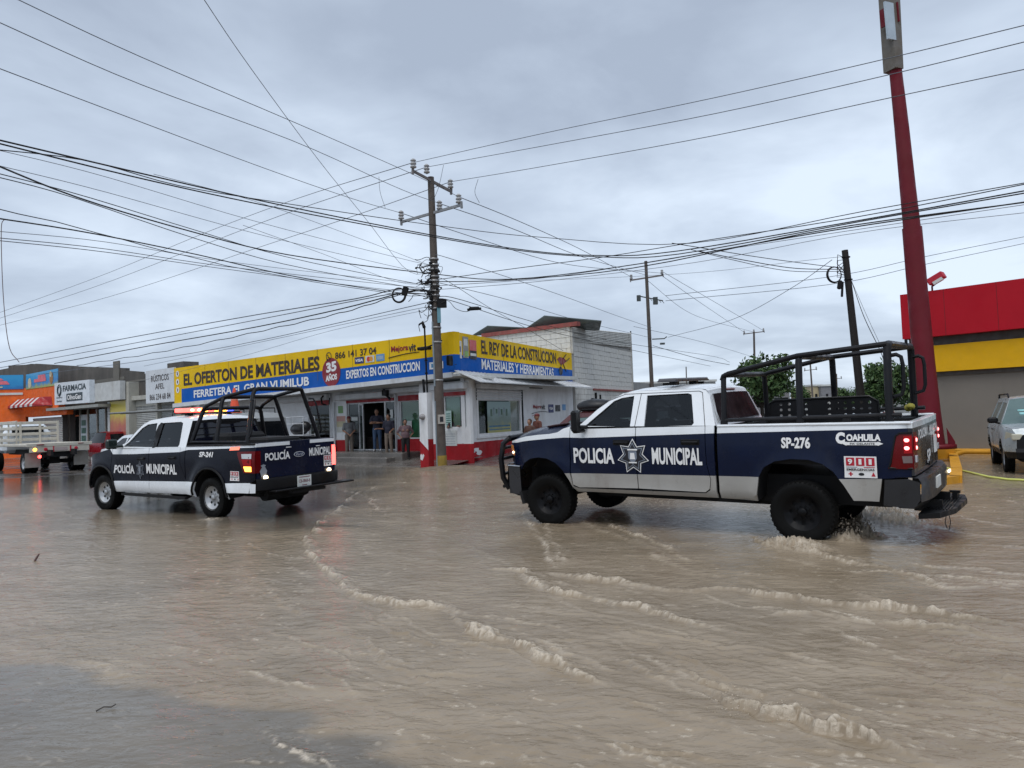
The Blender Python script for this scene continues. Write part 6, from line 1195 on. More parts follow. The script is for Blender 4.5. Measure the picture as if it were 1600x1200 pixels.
# ------------------------------------------------------------------ ordinary cars
def simple_car(name, label, cat, M, paint, L=4.4, W=1.78, roofz=1.5, beltz=.95, hood=(.95, 1.05), bump_z=.25, wb=2.6, r=.32, cabin=(1.0, 3.2, .5, 3.9), clad=None, rails=False, glass=None, rimk='silver', doors=2, group=None):
    """x = 0 at the rear bumper, forward positive; cabin = roof rear x, roof front x, tail glass base x, windscreen base x"""
    root = empty(name, M, label, cat, group); hw = W / 2; x1 = L; fo = (L - wb) * .48; xr, xf = L - fo - wb, L - fo
    C_ = Car([(bump_z, hw * .93), (bump_z + .15, hw * .985), (.6, hw), (beltz - .08, hw * .99), (beltz, hw * .96)], [(xr, r), (xf, r)], r + .07, (L - .6, L, .22), (.4, 0, .16), .02, beltz, .42)
    ra, rf_, ta, wf = cabin; hz0, hz1 = hood
    pm = [paint, clad or paint]; mf = lambda x, z: 1 if z < .5 else 0
    for s_ in (1, -1):
        out = [(.02, beltz - .02), (.0, .45), (.06, bump_z)] + arc(xr, r, r + .06, 200 - 20, 0) + arc(xf, r, r + .06, 180, 0) + [(L - .1, bump_z), (L, .45), (L - .02, hz0 - .12), (L - .12, hz0), (wf, hz1), (wf - .15, beltz + .03), (ta + .1, beltz + .02)]
        mb = MB(); panel(mb, out, C_.f(s_), lines=[[(-.1, .5), (L + .1, .5)]], mfun=mf, step=.14, skirt=(0, -s_ * .03, 0)); lpart('body_side', mb, pm, root)
        gh = [(ta, beltz - .0), (ra, roofz - .03), (ra + .25, roofz), (rf_ - .2, roofz), (rf_, roofz - .04), (wf, beltz + .0)]; mid = (ra + rf_) / 2 + .15
        k = lambda x, z: (x, z); d = roofz - beltz
        wins = [[(ta + .28 + .1, beltz + .07), (ra + .16, roofz - .12), (mid - .06, roofz - .1), (mid - .06, beltz + .07)], [(mid + .06, beltz + .07), (mid + .06, roofz - .1), (rf_ - .12, roofz - .12), (wf - .32, beltz + .07)]]
        mb = MB(); panel(mb, gh, C_.f(s_), wins, step=.25, skirt=(0, -s_ * .02, 0)); lpart('cabin_side', mb, paint, root)
        for wv in wins: mb = MB(); panel(mb, wv, C_.f(s_, -.012), step=.5); lpart('side_window', mb, glass or M_glass, root)
        mb = MB()
        for cx in (xr, xf):
            V = []
            for x, z in arc(cx, r, r + .06, 185, -5): V += [C_.f(s_, -.01)(x, z), Vector((x, s_ * hw * .6, z))]
            mb.add(V, [(2 * i, 2 * i + 1, 2 * i + 3, 2 * i + 2) for i in range(12)])
        lpart('arch_liner', mb, M_dark, root)
        for xx in (mid, wf - .05, ta + .55):
            mb = MB(); mb.tube([C_.f(s_, .001)(xx, z) for z in (beltz - .02, .8, .6, .4)], .005, 4); lpart('door_gap', mb, M_trim, root)
        for xx in (mid + .15, mid - .85): mb = MB(); mb.box((xx, s_ * (C_.y(xx, .85) + .015), beltz - .12), (.18, .03, .03), 0, None, .01); lpart('handle', mb, M_trim if clad else paint, root)
        mb = MB(); y = hw * .96; mb.box((wf - .42, s_ * (y + .12), beltz + .12), (.1, .22, .14), 0, None, .04); mb.tube([(wf - .4, s_ * (y - .02), beltz + .04), (wf - .42, s_ * (y + .1), beltz + .08)], .025, 5); lpart('wing_mirror', mb, M_trim, root)
        mb = MB(); panel(mb, [(L - .36, hz0 - .22), (L - .30, hz0 - .06), (L - .06, hz0 - .1), (L - .015, hz0 - .24)], C_.f(s_, .01), step=.2, skirt=(0, -s_ * .05, 0)); mb.box((L - .03, s_ * hw * .70, hz0 - .17), (.05, hw * .34, .14), 0, None, .02); lpart('headlight', mb, M_headl, root)
        mb = MB(); mb.box((.0, s_ * hw * .82, beltz - .12), (.06, hw * .2, .24), 0, None, .02); panel(mb, [(.03, beltz - .25), (.02, beltz), (.25, beltz - .02), (.2, beltz - .2)], C_.f(s_, .01), step=.2); lpart('tail_light', mb, M_red, root)
        wheel(root, xr, s_ * (hw - .12), r, r, .2, s_, rimk); wheel(root, xf, s_ * (hw - .12), r, r, .2, s_, rimk)
        if rails: mb = MB(); mb.tube([(ra + .1, s_ * hw * .66, roofz + .0), (ra + .2, s_ * hw * .66, roofz + .09), (rf_ - .4, s_ * hw * .66, roofz + .09), (rf_ - .25, s_ * hw * .66, roofz + .01)], .022, 6); lpart('roof_rail', mb, M_trim, root)
    yr = C_.y(2, roofz) ; yb_ = C_.y(2, beltz)
    mb = MB(); top_strip(mb, [(ra, roofz - .03, yr, .03, -.04), (ra + .25, roofz, yr, .05, 0), (rf_ - .2, roofz, yr, .05, 0), (rf_, roofz - .04, yr + .01, .04, .04)], 0); lpart('roof', mb, paint, root)
    mb = MB(); top_strip(mb, [(rf_, roofz - .04, yr + .01, .04, .04), ((rf_ + wf) / 2, (roofz + beltz) / 2 - .02, (yr + yb_) / 2, .03, .1), (wf, beltz, yb_, .03, .15)], 0); lpart('windscreen', mb, glass or M_glass, root)
    mb = MB(); top_strip(mb, [(wf - .05, beltz + .03, yb_ * .98, .03, .12), ((wf + L) / 2, (hz0 + hz1) / 2, hw * .93, .05, .05), (L - .12, hz0, hw * .80, .05, .06), (L - .02, hz0 - .12, hw * .74, 0, .06)], 0); lpart('bonnet', mb, paint, root)
    mb = MB(); top_strip(mb, [(ta - .02, beltz, yb_ * .97, 0, -.05), (ra - .02, roofz - .05, yr, .03, -.05)], 0); lpart('rear_window', mb, glass or M_glass, root)
    mb = MB(); top_strip(mb, [(ta, beltz, yb_ * .97, .02, -.04), (.02, beltz - .02, hw * .84, 0, -.02), (.0, .5, hw * .86, 0, -.03)], 0); top_strip(mb, [(.0, .5, hw * .86, 0, -.03), (.05, bump_z, hw * .85, 0, -.02)], 1); lpart('tail_panel', mb, pm, root)
    mb = MB(); top_strip(mb, [(L - .02, hz0 - .12, hw * .76, 0, .05), (L - .0, .5, hw * .78, 0, .08)], 0); lpart('nose', mb, M_trim if clad else paint, root)
    mb = MB(); top_strip(mb, [(L - .0, .58, hw * .80, 0, .10), (L + .03, .5, hw * .80, 0, .1), (L - .0, bump_z, hw * .78, 0, .08)], 0); lpart('front_bumper', mb, clad or paint, root)
    mb = MB(); mb.box((L / 2, 0, .42), (L - .5, hw * 1.3, .3)); mb.box((L * .5, 0, .7), (L - 1.3, hw * 1.6, .35)); lpart('underbody', mb, M_dark, root)
    return root, C_
M_headl = mat('headlamp_glass', (.42, .40, .32), .12)
P_red = mat('paint_red', (.22, .008, .012), .25, var=.05, coat=.4); P_maroon = mat('paint_maroon', (.075, .018, .018), .3, coat=.3); P_pale = mat('paint_pale_silver', (.36, .40, .42), .28, .25, coat=.3)
P_dark = mat('paint_charcoal', (.015, .016, .018), .3, coat=.3); P_cw = mat('paint_car_white', (.6, .64, .68), .25, coat=.3); P_van = mat('van_silver', (.33, .34, .34), .4, .2, dirt=(.2, .2, .19), dirtamt=.4)
G_light = mat('glass_greenish', (.10, .15, .145), .05, spec=.6)
def place(px, py, z, h, local=(0, 0)):
    p = gnd(px, py, z); c, s_ = math.cos(h), math.sin(h); return pose(p.x - c * local[0] + s_ * local[1], p.y - s_ * local[0] - c * local[1], h, z)
# silver SUV parked at the store, nose towards the street
h = -2.06; suv, _ = simple_car('parked_suv', 'silver SUV with black bumper parked nose out beside the grey store wall', 'car', place(1576, 738, 0, h, (3.62, -.80)), P_pale, 4.4, 1.80, 1.70, 1.06, (1.0, 1.08), .36, 2.62, .36, (.35, 2.75, .1, 3.35), M_trim, True, G_light)
mb = MB(); mb.box((4.02 - .62, -.42, 1.40), (.02, .22, .04), 0, Matrix.Rotation(-.75, 3, 'Y')); mb.box((3.52, -.46, 1.33), (.02, .1, .06), 0, Matrix.Rotation(-.75, 3, 'Y')); lpart('windscreen_sticker', mb, mat('sticker_cyan', (.3, .6, .6), .4), suv)
mb = MB(); mb.box((4.46, 0, .78), (.03, .9, .16), 0, None, .01); mb.box((4.5, 0, .45), (.03, .8, .12)); lpart('grille', mb, M_dark, suv)
h = 1.0; simple_car('parked_hatchback', 'dark red hatchback parked between the stake truck and the police pickup', 'car', place(149, 720, 0.0, h, (0, 0)), P_red, 4.2, 1.78, 1.62, 1.02, (.95, 1.05), .25, 2.55, .33, (.35, 2.5, .08, 3.2))
h = 2.45; simple_car('parked_sedan', 'white car mostly hidden behind the cab of the left police pickup', 'car', pose(-13.9, 29.5, h, 0), P_cw, 4.4, 1.72, 1.48, .95, (.88, .98), .22, 2.6, .32, (.9, 2.4, .4, 3.3))
h = 2.55; simple_car('parked_car', 'dark maroon car waiting behind the bonnet of the right police pickup', 'car', pose(4.25, 18.75, h, 0), P_maroon, 4.5, 1.8, 1.70, 1.05, (.98, 1.1), .3, 2.65, .35, (.5, 2.9, .2, 3.6), None, True, G_light)
mb = MB(); mb.ell((0, 0, 0), (.55, .42, .2), 12, 8); mb.box((-.1, 0, -.1), (.7, .6, .12), 0, None, .05); mb.tube([(-.7, .2, .05), (.1, 0, .2), (.5, -.2, -.02)], .03, 6); o = mb.build('roof_load', mat('tarp_black', (.006, .006, .008), .45, bump=.6, bscale=6)); o.matrix_world = Matrix.Translation((2.25, 20.1, 1.88)) @ Matrix.Rotation(2.5, 4, 'Z'); tag(o, 'black covered bundle tied on the roof of the maroon car', 'bundle')
h = 2.6; simple_car('parked_estate_car', 'charcoal car behind the maroon car, roof just showing by the wall', 'car', pose(6.4, 23.6, h, .05), P_dark, 4.5, 1.8, 1.75, 1.1, (1.0, 1.1), .3, 2.65, .35, (.4, 2.9, .2, 3.6))
for i, (X, Y, m, lb, hh) in enumerate(((1366, 640, P_cw, 'tiny white car far down the side street, seen through the cage', 1.2), (1381, 641, mat('paint_beige', (.4, .34, .26), .3), 'tiny beige car far down the street beside the white one', 1.1), (1352, 642, P_cw, 'farthest pale car down the street left of the beige one', 1.4))):
    p = at(X, 640, 62 + i * 5); simple_car('distant_car', lb, 'car', pose(p.x, p.y, hh, 0), m, 4.3, 1.75, 1.5)
# silver van with ladder rack parked in front of the shop
van = empty('service_van', pose(-7.3, 21.6, 2.6, 0), 'silver service van with a ladder rack behind the left police pickup', 'van')
VC = Car([(.3, .9), (.6, .98), (1.2, .97), (1.8, .90), (2.02, .84)], [(.9, .35), (3.9, .35)], .42, (4.2, 5.0, .25), (.2, 0, .06), .02, 3.0, .3)
for s_ in (1, -1):
    mb = MB(); panel(mb, [(0, 1.9), (.0, .4), (.1, .32)] + arc(.9, .35, .42, 180, 0) + arc(3.9, .35, .42, 180, 0) + [(4.9, .35), (5.0, .9), (4.75, 1.12), (4.1, 1.3), (3.5, 1.95), (3.3, 2.02), (.1, 2.02)], VC.f(s_), [[(3.1, 1.35), (3.1, 1.85), (3.45, 1.85), (3.95, 1.35)]], step=.2, skirt=(0, -s_ * .03, 0)); lpart('body_side', mb, P_van, van)
    mb = MB(); panel(mb, [(3.1, 1.35), (3.1, 1.85), (3.45, 1.85), (3.95, 1.35)], VC.f(s_, -.01), step=1); lpart('side_window', mb, M_glass, van)
    for x in (.9, 3.9): wheel(van, x, s_ * .85, .35, .35, .2, s_, 'silver')
mb = MB(); top_strip(mb, [(0, .35, .93, 0, -.02), (0, 1.2, .95, 0, -.05), (.02, 1.9, .86, 0, -.04), (.12, 2.02, .82, .05, 0), (3.3, 2.02, .82, .07, 0), (3.55, 1.93, .85, .05, .05)], 0); top_strip(mb, [(4.1, 1.3, .92, .02, .2), (4.7, 1.14, .9, .03, .1), (4.95, .9, .8, 0, .1), (4.95, .35, .8, 0, .1)], 0); lpart('body_top', mb, P_van, van)
mb = MB(); top_strip(mb, [(3.55, 1.93, .85, .05, .05), (4.1, 1.3, .92, .02, .2)], 0); lpart('windscreen', mb, M_glass, van)
mb = MB(); panel(mb, [(-.8, 1.25), (.8, 1.25), (.72, 1.8), (-.72, 1.8)], lambda u, v: Vector((-.07 + .05 * abs(u), u, v)), step=.4); lpart('rear_window', mb, M_glass, van)
mb = MB()
for x in (.4, 1.8, 3.1):
    mb.tube([(x, .8, 2.0), (x, .78, 2.2), (x, -.78, 2.2), (x, -.8, 2.0)], .02, 6)
lpart('roof_rack', mb, M_trim, van)
mb = MB()
for y in (.2, .6): mb.tube([(-.4, y, 0), (5.6, y, 0)], .035, 6)
for i in range(20): x = -.25 + .3 * i; mb.tube([(x, .2, 0), (x, .6, 0)], .016, 5)
o = mb.build('ladder', mat('ladder_alu', (.22, .22, .21), .4, .5)); o.matrix_world = van.matrix_world @ Matrix.Translation((1.2, 0, 2.26)); tag(o, 'long metal ladder lying on the roof rack of the silver van', 'ladder')
mb = MB(); mb.lathe([(0, .72), (.03, .72), (.15, .03), (.2, .03), (.2, 0), (0, 0)], (0, 0, 0), 'z', 16); co = None
mb2 = MB(); mb2.lathe([(.055, .58), (.096, .36)], (0, 0, .0), 'z', 16)
tcn = empty('traffic_cone', at(367, 655, 21.3) + Vector((0, 0, -.0)), 'orange traffic cone standing on the van roof behind the light bar', 'traffic cone'); q = at(367, 655, 21.3); tcn.location = (q.x, q.y, 2.07)
lpart('cone', mb, mat('cone_orange', (.8, .09, .03), .45), tcn); lpart('reflective_band', mb2, mat('cone_band', (.65, .2, .12), .4), tcn)
# display rack and goods beside the shop wall
dr = empty('display_rack', SL(-9.6, .3, .12), 'thin white metal rack of goods standing in front of the shop', 'rack'); bpy.context.view_layer.update()
mb = MB()
for t in (-10.6, -9.0):
    for o_ in (.0, .6): mb.tube([SL(t, o_, .1), SL(t, o_, 2.0)], .02, 6)
for z in (.7, 1.2, 1.7, 2.0):
    for o_ in (0, .6): mb.tube([SL(-10.6, o_, z), SL(-9.0, o_, z)], .016, 5)
Q_('frame', mb, M_metalwhite, dr)
for z in (.7, 1.2): mb = MB(); bL(mb, -10.6, -9.0, 0, .6, z - .01, z + .02); Q_('shelf', mb, M_metalwhite, dr)
mb = MB(); mb.ell((0, 0, 0), (.55, .3, .28), 12, 8); mb.ell((.4, 0, .1), (.3, .25, .25), 10, 7); o = mb.build('bag_pile', mat('bag_black', (.01, .01, .012), .4, bump=1, bscale=8)); o.matrix_world = Matrix.Translation(SL(-9.7, .3, 1.46)) @ Matrix.Rotation(HD, 4, 'Z'); tag(o, 'heap of black bags on the shelf of the white rack', 'bags')
# stake-bed truck on the left edge
hs_ = 2.40; stk = empty('stake_truck', None, 'white flatbed truck with a slatted stake rack at the left edge', 'truck'); a_ = gnd(12, 734, 0); 
q = at(42, 700, 31.2); stk.matrix_world = pose(q.x, q.y, hs_, 0) @ Matrix.Translation((0, -1.22, 0)); bpy.context.view_layer.update()
M_cream = mat('stake_cream', (.52, .49, .42), .5, var=.1, dirt=(.3, .24, .18), dirtamt=.5)
mb = MB(); mb.box((2.2, 0, 1.19), (4.5, 2.5, .12), 0, None, .02); lpart('deck', mb, M_cream, stk)
mb = MB(); mb.box((-.07, 0, 1.19), (.07, 2.52, .14), 0, None, .01); mb.box((-.06, -.0, 1.0), (.06, 2.3, .24), 0, None, .01); lpart('tail_beam', mb, M_cream, stk)
for y, m in ((.95, M_amber), (.55, M_decalred), (-.62, M_decalred)): mb = MB(); mb.lathe([(0, -.03), (.06, -.025), (.075, 0)], (-.09, y, 1.0), 'x', 14); lpart('tail_lamp', mb, m, stk)
mb = MB(); mb.ell((-.1, .78, .70), (.03, .07, .07), 10, 7); lpart('brake_lamp', mb, M_redlit, stk)
mb = MB(); mb.box((-.1, -.02, 1.0), (.02, .5, .14)); lpart('number_plate', mb, mat('plate_dirty', (.4, .33, .32), .5), stk)
for y in (.25, -.4): mb = MB(); mb.box((-.095, y, 1.0), (.02, .05, .24)); lpart('marker_strip', mb, M_decalred, stk)
mb = MB(); mb.box((-.11, .75, 1.2), (.02, .28, .04)); mb.box((-.11, -.8, 1.2), (.02, .22, .03)); lpart('reflector', mb, mat('reflector_maroon', (.2, .02, .03), .4), stk)
for z in (1.42, 1.68, 1.94, 2.2):
    mb = MB(); mb.box((4.3, 0, z), (.04, 2.4, .13), 0, None, .01); lpart('slat', mb, M_cream, stk)
    mb = MB(); mb.box((3.0, 1.2, z), (2.6, .04, .13), 0, None, .01); lpart('slat', mb, M_cream, stk)
for y in (1.15, .4, -.4, -1.15): mb = MB(); mb.box((4.26, y, 1.75), (.05, .09, 1.05)); lpart('stake', mb, M_cream, stk)
for x in (1.75, 3.0): mb = MB(); mb.box((x, 1.17, 1.75), (.09, .05, 1.05)); lpart('stake', mb, M_cream, stk)
mb = MB(); 
for s_ in (.45, -.45): mb.box((2.6, s_, .85), (6.4, .1, .24))
mb.tube([(.85, -.8, .45), (.85, .8, .45)], .09, 8); mb.box((.85, 0, .5), (.4, .4, .3)); mb.box((.3, 0, .75), (.5, 1.2, .2)); lpart('chassis', mb, M_dark, stk)
for s_ in (1, -1):
    for yo in (1.05, .78): wheel(stk, .85, s_ * yo, .42, .42, .24, s_, 'silver')
    wheel(stk, 5.6, s_ * .95, .42, .42, .24, s_, 'silver')
    mb = MB(); mb.box((.30, s_ * .93, .55), (.02, .58, .62)); lpart('mud_flap', mb, mat('flap_grey', (.30, .28, .25), .6, dirt=(.15, .12, .1)), stk)
mb = MB(); mb.box((5.5, 0, 1.35), (1.7, 2.0, 1.1), 0, None, .15); mb.box((6.7, 0, 1.1), (1.2, 1.9, .6), 0, None, .12); mb.box((5.5, 0, 1.95), (1.3, 1.8, .4), 0, None, .15); lpart('cab', mb, P_cw, stk)
for s_ in (1, -1): mb = MB(); mb.box((5.5, s_ * .965, 1.75), (1.0, .1, .45), 0, None, .02); lpart('cab_window', mb, M_glass, stk)
mb = MB(); mb.box((4.63, 0, 1.85), (.05, 1.3, .4)); lpart('rear_window', mb, M_glass, stk)
mb = MB(); V = []; n = 14
for i in range(n + 1):
    for j in range(9): V.append((i * .2, j * .15, .55 + .18 * math.sin(i * .9 + j) * .5 + .25 * math.exp(-((i - 7) / 5) ** 2)))
mb.add(V, [(i * 9 + j, i * 9 + j + 1, (i + 1) * 9 + j + 1, (i + 1) * 9 + j) for i in range(n) for j in range(8)], 0, True); mb.box((1.4, .6, .3), (2.6, 1.1, .6)); o = mb.build('tarpaulin', mat('tarp_blue', (.012, .04, .16), .45, bump=.6, bscale=5)); q = at(94, 690, 43); o.matrix_world = Matrix.Translation((q.x, q.y, .4)) @ Matrix.Rotation(HD, 4, 'Z') @ Matrix.Scale(.62, 4); tag(o, 'blue tarpaulin over a low heap beyond the flatbed truck', 'tarpaulin')
# ================================================================== PEOPLE
def remeshed(name, mb, mats, parent, vox):
    o = mb.build('tmp', mats); md = o.modifiers.new('r', 'REMESH'); md.mode = 'VOXEL'; md.voxel_size = vox; md.use_smooth_shade = True
    sm = o.modifiers.new('s', 'SMOOTH'); sm.factor = .5; sm.iterations = 3
    me = bpy.data.meshes.new_from_object(o.evaluated_get(bpy.context.evaluated_depsgraph_get())); me.name = name; bpy.data.objects.remove(o)
    if not me.materials: me.materials.append(mats)
    me.polygons.foreach_set('use_smooth', [True] * len(me.polygons))
    r = bpy.data.objects.new(name, me); COL.objects.link(r); r.parent = parent; return r
def cap(mb, a, b, ra, rb):
    a, b = Vector(a), Vector(b); n = 5; P = []; R = []
    d = (b - a).normalized() if (b - a).length > 1e-6 else Vector((0, 0, 1))
    for i in (1, .6, .2): P.append(a - d * ra * i * .95); R.append(ra * math.sqrt(max(.02, 1 - (i * .95) ** 2)))
    P.append(a); R.append(ra); P.append(b); R.append(rb)
    for i in (.2, .6, 1): P.append(b + d * rb * i * .95); R.append(rb * math.sqrt(max(.02, 1 - (i * .95) ** 2)))
    mb.tube(P, R, 12)
def person(label, loc, face, H, pose_, shirt, pants, shoes, hair=None, capm=None, female=False, build_=1.0, lean=0.0, extra=None):
    root = empty('person', Matrix.Translation(loc) @ Matrix.Rotation(face, 4, 'Z') @ Matrix.Scale(H / 1.72, 4), label, 'person')
    # local: facing -y, x to the figure's left
    W = build_; sh = .185 * W if not female else .165 * W; J = {}
    for s_ in (1, -1):
        J['hip', s_] = (s_ * .09, 0, .90); J['kn', s_] = (s_ * .105, -.02, .49); J['an', s_] = (s_ * .115, .02, .09); J['sh', s_] = (s_ * sh, .0, 1.40)
        e, w_ = {'front': ((s_ * .25, -.02, 1.13), (s_ * .07, -.22, .97)), 'crossed': ((s_ * .26, -.06, 1.15), (-s_ * .12, -.24, 1.17 + .02 * s_)), 'reach': ((s_ * .24, .0, 1.12), (s_ * .22, -.2, 1.02) if s_ > 0 else (-.38, -.26, 1.13)), 'hips': ((s_ * .34, .05, 1.14), (s_ * .19, -.03, .96)), 'sill': ((s_ * .27, -.16, 1.17), (s_ * .20, -.42, 1.22))}[pose_]
        J['el', s_] = e; J['wr', s_] = w_
    def torso(mb, g):
        mb.ell((0, .0, 1.27), (.175 * W + g, .105 * W + g, .20), 16, 10); mb.ell((0, -.01, 1.08), (.155 * W + g, .115 * W + g, .2), 16, 10); cap(mb, (-sh * .8, 0, 1.385), (sh * .8, 0, 1.385), .065 + g, .065 + g)
        if female: mb.ell((.075, -.09, 1.25), (.07, .06, .07), 10, 8); mb.ell((-.075, -.09, 1.25), (.07, .06, .07), 10, 8)
    b = MB(); torso(b, 0); b.ell((0, 0, .93), (.155 * W, .11 * W, .13), 16, 10); cap(b, (0, .01, 1.42), (0, -.0, 1.53), .058, .052)
    b.ell((0, -.015, 1.605), (.078, .095, .115), 16, 12); b.ell((0, -.055, 1.555), (.052, .055, .055), 10, 8); b.ell((0, -.115, 1.595), (.013, .02, .024), 8, 6)
    for s_ in (1, -1):
        b.ell((s_ * .08, .0, 1.6), (.012, .02, .032), 8, 6); b.ell((s_ * .03, -.098, 1.625), (.016, .012, .009), 8, 6)
        cap(b, J['hip', s_], J['kn', s_], .085 * W, .058); cap(b, J['kn', s_], J['an', s_], .055, .038); cap(b, J['sh', s_], J['el', s_], .05, .04); cap(b, J['el', s_], J['wr', s_], .038, .027)
        e, w_ = Vector(J['el', s_]), Vector(J['wr', s_]); d = (w_ - e).normalized(); up = Vector((0, 0, 1)); sd_ = d.cross(up).normalized(); b.ell(w_ + d * .05, (.038, .04, .03), 10, 8)
        for k in range(4): f0 = w_ + d * .08 + sd_ * (.026 - .017 * k); f1 = f0 + d * (.045 - .006 * abs(k - 1)) - up * .012; f2 = f1 + d * .018 - up * .025; b.tube([f0, f1, f2], [.0105, .0095, .008], 6)
        b.tube([w_ + d * .02 + sd_ * .035, w_ + d * .06 + sd_ * .055, w_ + d * .085 + sd_ * .05], [.013, .011, .009], 6)
        cap(b, (s_ * .115, .02, .05), (s_ * .13, -.12, .04), .035, .03)
    remeshed('body', b, M_skin, root, .0125)
    m = MB(); torso(m, .016); 
    for s_ in (1, -1): cap(m, J['sh', s_], Vector(J['sh', s_]).lerp(Vector(J['el', s_]), .85), .062, .058)
    m.ell((0, -.005, .98), (.168 * W, .13 * W, .12), 14, 8); remeshed('shirt', m, shirt, root, .016)
    m = MB(); m.ell((0, .005, .92), (.163 * W, .122 * W, .12), 16, 10)
    for s_ in (1, -1): cap(m, J['hip', s_], J['kn', s_], .098 * W, .072); cap(m, J['kn', s_], (s_ * .115, .02, .10), .07, .06)
    remeshed('trousers', m, pants, root, .016)
    for s_ in (1, -1): m = MB(); cap(m, (s_ * .115, .045, .045), (s_ * .135, -.13, .04), .05, .042); remeshed('shoe', m, shoes, root, .014)
    if hair: m = MB(); m.ell((0, .014, 1.632), (.092, .106, .108), 14, 10); (m.ell((0, .08, 1.60), (.06, .06, .07), 10, 8) if female else None); m.xf(Matrix.Translation((0, 0, 0))); m.v = [(x, y if y > -.06 or z > 1.66 else -.06, z) for x, y, z in m.v]; lpart('hair', m, hair, root)
    if capm: m = MB(); m.ell((0, .0, 1.655), (.09, .105, .08), 14, 10); m.box((0, -.13, 1.655), (.13, .11, .012), 0, Matrix.Rotation(.15, 3, 'X'), .005); lpart('cap', m, capm, root)
    if extra: extra(root)
    return root
cl = lambda n, c, **k: mat(n, c, .75, var=.12, vscale=6, bump=.2, bscale=15, **k)
K_grey = cl('cloth_grey', (.13, .135, .145)); K_tan = cl('cloth_tan', (.14, .115, .095)); K_navy = cl('cloth_navy', (.012, .012, .028)); K_jeans = cl('cloth_jeans', (.03, .06, .12)); K_khaki = cl('cloth_khaki', (.16, .125, .10)); K_mauve = cl('cloth_mauve', (.14, .085, .095)); K_black = cl('cloth_black', (.008, .008, .009)); K_hair = cl('hair_black', (.01, .008, .007)); K_cap = cl('cap_red', (.14, .015, .02)); K_shoe = cl('shoe_dark', (.02, .018, .016)); K_white = cl('shoe_white', (.4, .4, .4))
def fp(px, D_, z): q = at(px, 700, D_); return Vector((q.x, q.y, z))
def facecam(p, off=0.0): return math.atan2(p.x, p.y) * -1 + off
for lb, px, D_, z, H, ps, off, sh_, pa, so2, hr, cp, fe in (
    ('man in grey shirt and red cap, hands clasped, left of the door', 546, 31.9, .2, 1.74, 'front', .15, K_grey, K_tan, K_shoe, None, K_cap, False),
    ('tall man in navy shirt and jeans with folded arms in the doorway', 590, 30.9, .44, 1.76, 'crossed', -.1, K_navy, K_jeans, K_white, K_hair, None, False),
    ('man in black shirt and khaki trousers pointing, right of the doorway', 608, 29.75, .28, 1.68, 'reach', -.5, K_navy, K_khaki, K_shoe, K_hair, None, False),
    ('woman in mauve blouse and black trousers, hand on hip, by the window', 634, 28.9, .16, 1.56, 'hips', .05, K_mauve, K_black, K_shoe, K_hair, None, True)):
    p = fp(px, D_, z); person(lb, p, facecam(p, off), H, ps, sh_, pa, so2, hr, cp, fe, 1.12 if fe else 1.0)
p = fp(713, 27.55, .22); person('person in dark shirt and cap leaning out over the corner window sill', p, facecam(p, -.2), 1.66, 'sill', cl('cloth_maroon', (.04, .015, .02)), K_black, K_shoe, None, cl('cap_dark', (.02, .022, .03)))
p = fp(841, 26.5, .05); person('person in red cap behind the maroon car, only the head showing', p, facecam(p, -1.0), 1.70, 'front', cl('cloth_rust', (.10, .03, .02)), K_black, K_shoe, None, cl('cap_maroon', (.12, .02, .02)))
p = fp(829, 26.0, .05); person('shorter person left of the red capped one behind the maroon car', p, facecam(p, -.6), 1.52, 'front', cl('cloth_brown', (.07, .03, .02)), K_black, K_shoe, cl('hair_brown', (.05, .02, .012)), None)
# ================================================================== POLES, WIRES, VEGETATION, FAR THINGS
def tpole(name, label, top, base, r0, r1, m, cat='utility pole'):
    root = empty(name, (base.x, base.y, base.z), label, cat); bpy.context.view_layer.update(); mb = MB(); n = 10; mb.tube([base.lerp(top, i / n) for i in range(n + 1)], [r0 + (r1 - r0) * i / n for i in range(n + 1)], 14); Q_('shaft', mb, m, root); return root
def insulator(root, p, s=1.0):
    mb = MB(); q = Vector(p); prof = [(.0, .34), (.035, .33), (.05, .30), (.075, .29), (.08, .26), (.05, .24), (.055, .2), (.08, .19), (.085, .15), (.055, .13), (.06, .09), (.085, .08), (.085, .04), (.04, .02), (.02, 0), (0, 0)]
    mb.lathe([(r * s * 1.25, h * s * 1.05) for r, h in prof], q, 'z', 12); return Q_('insulator', mb, M_insul, root)
DP = 25.75
base = at(690, 724, DP); base.z = -.05; top = at(673, 277, DP)
mp = tpole('utility_pole', 'weathered concrete utility pole with two crossarms at the street corner', top, base, .185, .115, M_conc)
M_arm = mat('crossarm_steel', (.17, .155, .15), .6, .2, dirt=(.12, .07, .05))
def arm(root, pts, dd, m=M_arm, w_=.05):
    mb = MB(); (x0, y0, d0), (x1, y1, d1) = pts; a, b = at(x0, y0, d0), at(x1, y1, d1); t = (b - a); L = t.length; rot = t.to_track_quat('X', 'Z').to_matrix(); c = (a + b) / 2
    mb.box(c, (L, w_, .1), 0, rot, .008); 
    for k in (.0, 1.0): mb.box(a.lerp(b, k), (.06, w_ + .02, .24), 0, rot)
    Q_('crossarm', mb, m, root); return a, b
DT = lambda dx: DP + dx
a1, b1 = arm(mp, [(645, 267, DP - .9), (705, 299, DP + .9)], 0)
a2, b2 = arm(mp, [(627, 347, DP + .8), (721, 320, DP - .8)], 0, mat('crossarm_galv', (.27, .28, .29), .5, .4))
ins = {}
